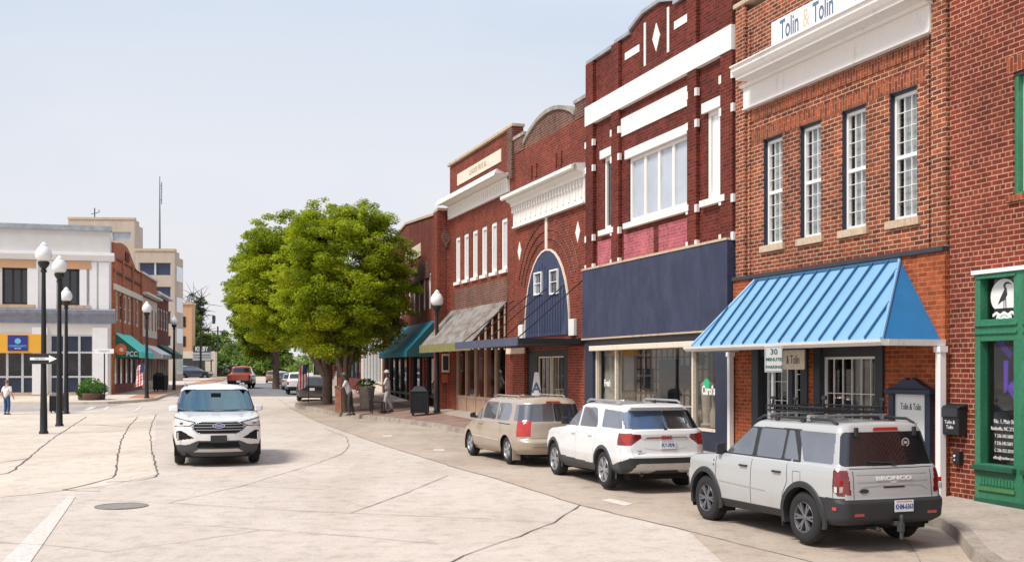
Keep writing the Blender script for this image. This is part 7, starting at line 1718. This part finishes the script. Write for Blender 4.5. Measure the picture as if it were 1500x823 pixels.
def tree(base,H,crown_c,crown_r,label,mat,nclump,cr,nleaf,ls,seed,trunk_r=.2,fork=1.6,stems=5,bark=None,name='street_tree',group=None,bare=False):
    """crown_c relative to the base; crown_r semi-axes"""
    r0=random.Random(seed); root=empty(name,base,0,label,'tree',group)
    C=[];Rd=[]
    for i in range(nclump):
        while 1:
            v=Vector((r0.uniform(-1,1),r0.uniform(-1,1),r0.uniform(-1,1)))
            hr=math.hypot(v.x,v.y); lim=(1-abs(v.z)**2.3)**(1/2.3)
            if hr<lim and (hr>lim*.45 or abs(v.z)>.55): break
        v*=r0.uniform(.90,1.05)
        c=Vector((crown_c[0]+v.x*(crown_r[0]-cr*.6),crown_c[1]+v.y*(crown_r[1]-cr*.6),crown_c[2]+v.z*(crown_r[2]-cr*.5))); C.append(tuple(c)); Rd.append(cr*r0.uniform(.6,1.25))
    for i in range(nclump//3):      # stray tufts break the outline
        a=r0.uniform(0,2*math.pi); e=r0.uniform(-.4,1.3); v=Vector((math.cos(a)*math.cos(e),math.sin(a)*math.cos(e),math.sin(e)))*r0.uniform(.93,1.04)
        C.append((crown_c[0]+v.x*crown_r[0],crown_c[1]+v.y*crown_r[1],crown_c[2]+v.z*crown_r[2])); Rd.append(cr*r0.uniform(.35,.6))
    mb=MB(); f=Vector((0,0,fork)); mb.tube([(0,0,-.2),(.0,0,.15),(.02,.0,fork*.6),(0,0,fork+.1)],[trunk_r*1.5,trunk_r*1.08,trunk_r*.92,trunk_r*1.0],12)
    mb.build('trunk',bark or M['bark'],root)
    mb=MB(); top=Vector(crown_c)
    for k in range(stems):
        a=2*math.pi*k/stems+r0.uniform(-.3,.3); tgt=top+Vector((math.cos(a)*crown_r[0]*.55,math.sin(a)*crown_r[1]*.55,r0.uniform(-.1,.5)*crown_r[2]))
        m1=f.lerp(tgt,.4)+Vector((0,0,.15)); mb.tube([(math.cos(a)*trunk_r*.4,math.sin(a)*trunk_r*.4,fork-.15),m1,tgt],[trunk_r*.62,trunk_r*.42,trunk_r*.14],8)
        cand=sorted(range(len(C)),key=lambda i:(Vector(C[i])-tgt).length)[:7]
        for i in cand[:6]:
            s=m1.lerp(tgt,r0.uniform(.1,.9)); e=Vector(C[i]); mb.tube([s,s.lerp(e,.5)+Vector((0,0,.1)),e],[trunk_r*.2,trunk_r*.12,trunk_r*.04],5)
    mb.build('branches',bark or M['bark'],root)
    if bare:
        mb=MB()
        for c in C:
            for _ in range(8):
                e=Vector(c)+Vector((r0.gauss(0,1),r0.gauss(0,1),r0.gauss(.3,1)))*cr; mb.tube([Vector(c),e],[.06,.02],4,False)
        mb.build('twigs',bark or M['bark'],root)
    leaves('crown',mat,root,C,Rd,nleaf,ls,seed)
    return root
def wp(px,py,Y): return atY(px,py,Y)
# A nearest
p=gnd(505,603,.15); cA=wp(507,415,p.y)-p; s=p.y/FPX
tree(p,0,cA,(105*s,3.1,122*s),'big bright green street tree nearest the camera beside the two standing men',LF['maple'],360,.58,150000,.062,11,.17,1.55,6,group='street trees on the right sidewalk')
p=gnd(479,594,.15); cA=wp(426,421,p.y)-p; s=p.y/FPX
tree(p,0,cA,(88*s,3.1,110*s),'thick trunked street tree just behind the nearest one, its crown leaning left over the road',LF['maple'],300,.60,140000,.065,23,.24,1.5,6,group='street trees on the right sidewalk')
p=gnd(404,563,.1); Yc=min(p.y,85); p=Vector(((404-750)/FPX*Yc,Yc,g(Yc))); cA=wp(383,440,Yc)-p; s=Yc/FPX
tree(p,0,cA,(50*s,3.2,92*s),'leaning dark trunked street tree farthest up the right row',LF['maple2'],150,.85,60000,.11,37,.26,2.2,5,group='street trees on the right sidewalk')
for i,(px,py,Y,w,h,lab,mt,sd) in enumerate(((352,523,190,34,38,'light green tree closing the street behind the red pickup','far',1),(322,524,200,28,40,'yellow green tree left of the red pickup at the far end','far',2),(385,528,170,34,38,'pale green tree between the red pickup and the street trees','far',3),(284,490,165,13,44,'narrow fresh green tree just behind the peach building','far',4),(340,538,180,46,22,'low green tree mass right behind the red pickup','far',7),(308,540,185,20,18,'small dark green tree beside the theatre','far_dark',8),(408,530,150,22,30,'green tree showing beside the farthest street tree trunk','far',9),(370,510,230,30,26,'rounded pale tree highest behind the red pickup','far',10),(302,516,155,17,30,'leafy green tree standing just past the theatre marquee','far',12),(330,545,150,20,12,'low hedge like tree right of the marquee','far_dark',13))):
    b0=Vector(((px-CX)/FPX*Y,Y,g(Y)-.3)); cc=wp(px,py,Y)-b0; s=Y/FPX
    tree(b0,0,cc,(w*s,w*s,h*s),lab,LF[mt],26,w*s*.42,5200,.30,100+sd,.25,max(1,cc.z-h*s*.9),4,M['bark_dark'],'background_tree','trees at the end of the street')
b0=Vector(((288-CX)/FPX*175,175,g(175)-.3)); cc=wp(285,470,175)-b0; s=175/FPX
tree(b0,0,cc,(20*s,20*s,40*s),'sparse greyish tree rising behind the peach building',LF['far_dark'],24,1.1,5000,.22,55,.3,4,5,M['bark_dark'],'background_tree','trees at the end of the street',bare=True)
# hillside wood closing the view
def wood():
    r=random.Random(9); C=[];Rd=[]
    for i in range(420):
        y=r.uniform(240,330); x=r.uniform(-130,40); C.append((x,y,g(y)+r.uniform(0,4.6+2*math.sin(x*.15)))); Rd.append(r.uniform(1.6,2.8))
    o=leaves('distant_wood',LF['far'],None,C,Rd,26000,.5,77,.8); tag(o,kind='stuff')
wood()
# ================================================================ people
SK=plain('skin_dark',(.16,.075,.045),.6,0,.08); SKL=plain('skin_light',(.48,.27,.19),.6,0,.08)
def skinmesh(name,J,E,Rv,mat,parent,lvl=1,root=0):
    me=bpy.data.meshes.new(name); me.from_pydata(J,E,[]); o=bpy.data.objects.new(name,me); COL.objects.link(o)
    md=o.modifiers.new('s','SKIN'); md.use_smooth_shade=True; me.skin_vertices[0].data
    for i,v in enumerate(me.skin_vertices[0].data): v.radius=(Rv[i],Rv[i]) if not isinstance(Rv[i],tuple) else Rv[i]; v.use_root=(i==root)
    s2=o.modifiers.new('u','SUBSURF'); s2.levels=lvl; s2.render_levels=lvl
    dg=bpy.context.evaluated_depsgraph_get(); m2=bpy.data.meshes.new_from_object(o.evaluated_get(dg)); bpy.data.objects.remove(o)
    m2.materials.clear(); m2.materials.append(mat); 
    for p in m2.polygons: p.use_smooth=True
    o=bpy.data.objects.new(name,m2); link(o,parent); return o
def person(loc,rz,h,label,shirt,trousers,skin,hands,feet,lean=0,hat=None,hair=None,group=None):
    """x forward, y left. hands: two elbow/hand targets; feet: two (x,y) offsets"""
    root=empty('person',loc,rz,label,'person',group); root.scale=(h/1.75,)*3
    hip=Vector((0,0,.93)); ch=Vector((lean*.55,0,1.30)); nk=Vector((lean*.75,0,1.48)); hd=Vector((lean*.85+.02,0,1.62))
    J=[hip,Vector((lean*.25,0,1.10)),ch,nk,hd,hd+Vector((.01,0,.09))]; Rr=[(.15,.11),(.14,.105),(.165,.12),.055,(.078,.095),.06]; E=[(0,1),(1,2),(2,3),(3,4),(4,5)]
    def add(p,r,par): J.append(Vector(p)); Rr.append(r); E.append((par,len(J)-1)); return len(J)-1
    sh=[];tr=[]
    for s,(el,hn) in zip((1,-1),hands):
        a=add(ch+Vector((0,s*.18,.10)),.055,2); b_=add(el,.042,a); c=add(hn,.028,b_); d=(Vector(hn)-Vector(el)).normalized(); pm=add(Vector(hn)+d*.06,(.035,.018),c)
        sd=d.orthogonal().normalized(); u=d.cross(sd)
        for k,(o_,l) in enumerate(((-.028,.06),(-.010,.075),(.010,.07),(.028,.055))): q=add(Vector(hn)+d*.10+sd*o_,.009,pm); add(Vector(hn)+d*(.10+l)+sd*o_+u*.02,.007,q)
        q=add(Vector(hn)+d*.05+sd*.045,.010,pm); add(Vector(hn)+d*.09+sd*.06,.008,q)
        sh.append((Vector(J[a]),Vector(el)))
    for s,(fx_,fy_) in zip((1,-1),feet):
        a=add((0,s*.10,.86),.085,0); k=add((fx_*.5+.04,s*.11+fy_*.5,.48),.060,a); f=add((fx_,s*.12+fy_,.09),.040,k); add((fx_+.12,s*.13+fy_,.04),.035,f); tr.append(((0,s*.10,.86),(fx_*.5+.04,s*.11+fy_*.5,.48),(fx_,s*.12+fy_,.11)))
    skinmesh('body',[tuple(j) for j in J],E,Rr,skin,root)
    # shirt
    j=[(0,0,.80),(lean*.25,0,1.10),tuple(ch),(nk.x,0,1.44)]; r=[(.19,.15),(.175,.135),(.185,.14),(.08,.08)]; e=[(0,1),(1,2),(2,3)]
    for s,(a,el) in zip((1,-1),sh): j+=[tuple(a),tuple(a.lerp(el,.85))]; r+=[.075,.062]; n=len(j); e+=[(2,n-2),(n-2,n-1)]
    skinmesh('shirt',j,e,r,shirt,root)
    j=[(lean*.1,0,1.03),(0,0,.86)]; r=[(.16,.125),(.165,.13)]; e=[(0,1)]
    for t in tr: j+=[t[0],t[1],t[2]]; r+=[.10,.082,.072]; n=len(j); e+=[(1,n-3),(n-3,n-2),(n-2,n-1)]
    skinmesh('trousers',j,e,r,trousers,root)
    for t in tr:
        x,y,z=t[2]; mb=MB(); mb.hexa([(x-.09,y-.045,0),(x+.20,y-.045,0),(x+.20,y+.045,0),(x-.09,y+.045,0)],[(x-.07,y-.04,.09),(x+.12,y-.035,.06),(x+.12,y+.035,.06),(x-.07,y+.04,.09)]); mb.build('shoe',M['black_trim'] if not group else M['letter_cream'],root,bevel=.02)
    # face and hair or hat
    mb=MB(); hx=hd.x; 
    for s in (-1,1): mb.lathe([(.001,-.004),(.010,0),(.001,.004)],(hx+.088,s*.032,1.655),8,'x')
    mb.build('eye',M['letter_dark'],root)
    mb=MB(); mb.add([(hx+.085,-.014,1.615),(hx+.085,.014,1.615),(hx+.115,0,1.617),(hx+.088,0,1.66)],[(0,1,2),(0,2,3),(1,3,2),(0,3,1)]); mb.build('nose',skin,root); mb=MB(); mb.box(hx+.082,hx+.094,-.022,.022,1.58,1.588); mb.build('mouth',plain('lip',(.2,.06,.05)),root)
    for s in (-1,1): mb=MB(); mb.lathe([(.02,-.012),(.03,0),(.02,.012)],(hx,s*.085,1.635),8,'y'); mb.build('ear',skin,root)
    mb=MB(); hm=hat or hair
    mb.lathe([(.105,1.66),(.112,1.69),(.10,1.75),(.06,1.79),(.01,1.80)],(hx-.005,0,0),16); 
    if hat: mb.lathe([(.17,1.685),(.175,1.69),(.11,1.70)],(hx+.02,0,0),16)
    mb.build('hat' if hat else 'hair',hm,root); return root
p=gnd(513,609,.12); p.z=walkz(p.x,p.y)
person(p,R(180),1.62,'man in pale shirt, dark trousers and dark hat leaning forward by the nearest tree trunk',plain('shirt_pale',(.50,.50,.52),.8,0,.1),plain('trousers_dark',(.035,.035,.038),.8),SK,[((.30,.24,1.12),(.50,.16,1.18)),((.32,-.22,1.10),(.52,-.14,1.14))],((.0,0),(-.12,0)),.28,hat=plain('hat_grey',(.10,.09,.08)))
p=gnd(568,608,.12); p.z=walkz(p.x,p.y)
person(p,R(175),1.62,'man in loose off white outfit and pale cap standing by the bench',plain('cloth_offwhite',(.50,.49,.47),.85,0,.1),plain('cloth_offwhite2',(.46,.46,.45),.85),SK,[((.12,.27,1.10),(.36,.14,1.18)),((.10,-.27,1.10),(.36,-.12,1.16))],((.10,0),(-.16,0)),.03,hat=plain('cap_pale',(.60,.55,.50)))
p=gnd(10,607,.0)
person(p,R(75),1.42,'person in white t-shirt and blue jeans standing alone at the left edge',plain('tee_white',(.75,.73,.70),.85),plain('jeans',(.03,.09,.20),.85,0,.2),SKL,[((-.02,.30,1.12),(.10,.30,.90)),((-.02,-.30,1.12),(.12,-.30,.88))],((.03,0),(-.03,0)),0,hair=plain('hair_brown',(.14,.09,.06)))
# reddish timber guard at the foot of the nearest tree
p=gnd(502,603,.15); p=Vector((p.x-.05,p.y-.75,0)); p.z=walkz(p.x,p.y)
r_=empty('tree_guard',p,0,'narrow reddish timber stand in front of the nearest tree trunk','wooden stand')
mb=MB(); mb.hexa([(-.13,-.1,0),(.13,-.1,0),(.13,.1,0),(-.13,.1,0)],[(-.14,-.1,1.05),(.12,-.1,1.2),(.12,.1,1.2),(-.14,.1,1.05)]); mb.build('post',plain('red_timber',(.36,.15,.09),.8,0,.25,4),r_,bevel=.01)
# ================================================================ camera, sky, light
cam=bpy.data.cameras.new('camera'); co=bpy.data.objects.new('camera',cam); COL.objects.link(co); co.location=(0,0,EYE); co.rotation_euler=(R(90),0,0)
cam.sensor_width=36; cam.lens=36*FPX/1500; cam.shift_y=(HY-411.5)/1500; cam.clip_end=6000; S.camera=co
SUN_EL,SUN_AZ=52,215     # azimuth the light comes from, degrees from +x counter-clockwise
w=bpy.data.worlds.new('World'); S.world=w; w.use_nodes=True; nt=w.node_tree; nt.nodes.clear()
sky=nt.nodes.new('ShaderNodeTexSky'); sky.sky_type='NISHITA'; sky.sun_disc=False; sky.sun_elevation=R(SUN_EL); sky.sun_rotation=R(90-SUN_AZ); sky.dust_density=3; sky.air_density=1
tc=nt.nodes.new('ShaderNodeTexCoord'); sp=nt.nodes.new('ShaderNodeSeparateXYZ'); nt.links.new(tc.outputs['Generated'],sp.inputs[0])
hz=ramp(nt,[(.0,(7.2,7.0,7.05)),(.10,(6.75,6.75,7.05)),(.26,(5.7,6.2,6.95)),(.45,(4.0,5.1,7.0)),(1,(2.6,4.3,7.4))]); nt.links.new(sp.outputs[2],hz.inputs[0])
mp=nt.nodes.new('ShaderNodeMapping'); mp.inputs['Scale'].default_value=(1,1,2.6); nt.links.new(tc.outputs['Generated'],mp.inputs[0])
nz=nt.nodes.new('ShaderNodeTexNoise'); nz.inputs['Scale'].default_value=1.7; nz.inputs['Detail'].default_value=6; nt.links.new(mp.outputs[0],nz.inputs['Vector'])
cr=ramp(nt,[(.35,(.90,.93,.98)),(.65,(1.06,1.04,1.02))]); nt.links.new(nz.outputs['Fac'],cr.inputs[0])
cl=mixc(nt,1,hz.outputs[0],cr.outputs[0],'MULTIPLY')
hi=ramp(nt,[(.28,(0,0,0)),(.5,(1,1,1))]); nt.links.new(sp.outputs[2],hi.inputs[0])      # broken white cloud high overhead
nc=nt.nodes.new('ShaderNodeTexNoise'); nc.inputs['Scale'].default_value=3.2; nc.inputs['Detail'].default_value=7; nt.links.new(tc.outputs['Generated'],nc.inputs['Vector'])
cc_=ramp(nt,[(.42,(0,0,0)),(.58,(1,1,1))]); nt.links.new(nc.outputs['Fac'],cc_.inputs[0])
fm=N(nt,'ShaderNodeMath',operation='MULTIPLY'); nt.links.new(hi.outputs[0],fm.inputs[0]); nt.links.new(cc_.outputs[0],fm.inputs[1])
cl=mixc(nt,fm.outputs[0],cl,(8.6,8.4,8.3))
mx=mixc(nt,.88,sky.outputs[0],cl)
bg=nt.nodes.new('ShaderNodeBackground'); bg.inputs[1].default_value=.095; nt.links.new(mx,bg.inputs[0]); o=nt.nodes.new('ShaderNodeOutputWorld'); nt.links.new(bg.outputs[0],o.inputs[0])
sn=bpy.data.lights.new('sun','SUN'); sn.energy=2.7; sn.angle=R(16); sn.color=(1,.95,.88); so=bpy.data.objects.new('sun',sn); COL.objects.link(so)
d=Vector((math.cos(R(SUN_AZ))*math.cos(R(SUN_EL)),math.sin(R(SUN_AZ))*math.cos(R(SUN_EL)),math.sin(R(SUN_EL)))); so.rotation_euler=d.to_track_quat('Z','Y').to_euler()
S.view_settings.view_transform='Standard'; S.view_settings.look='None'; S.view_settings.gamma=1; S.view_settings.exposure=.48
S.cycles.max_bounces=6; S.cycles.transparent_max_bounces=12; S.cycles.use_denoising=True
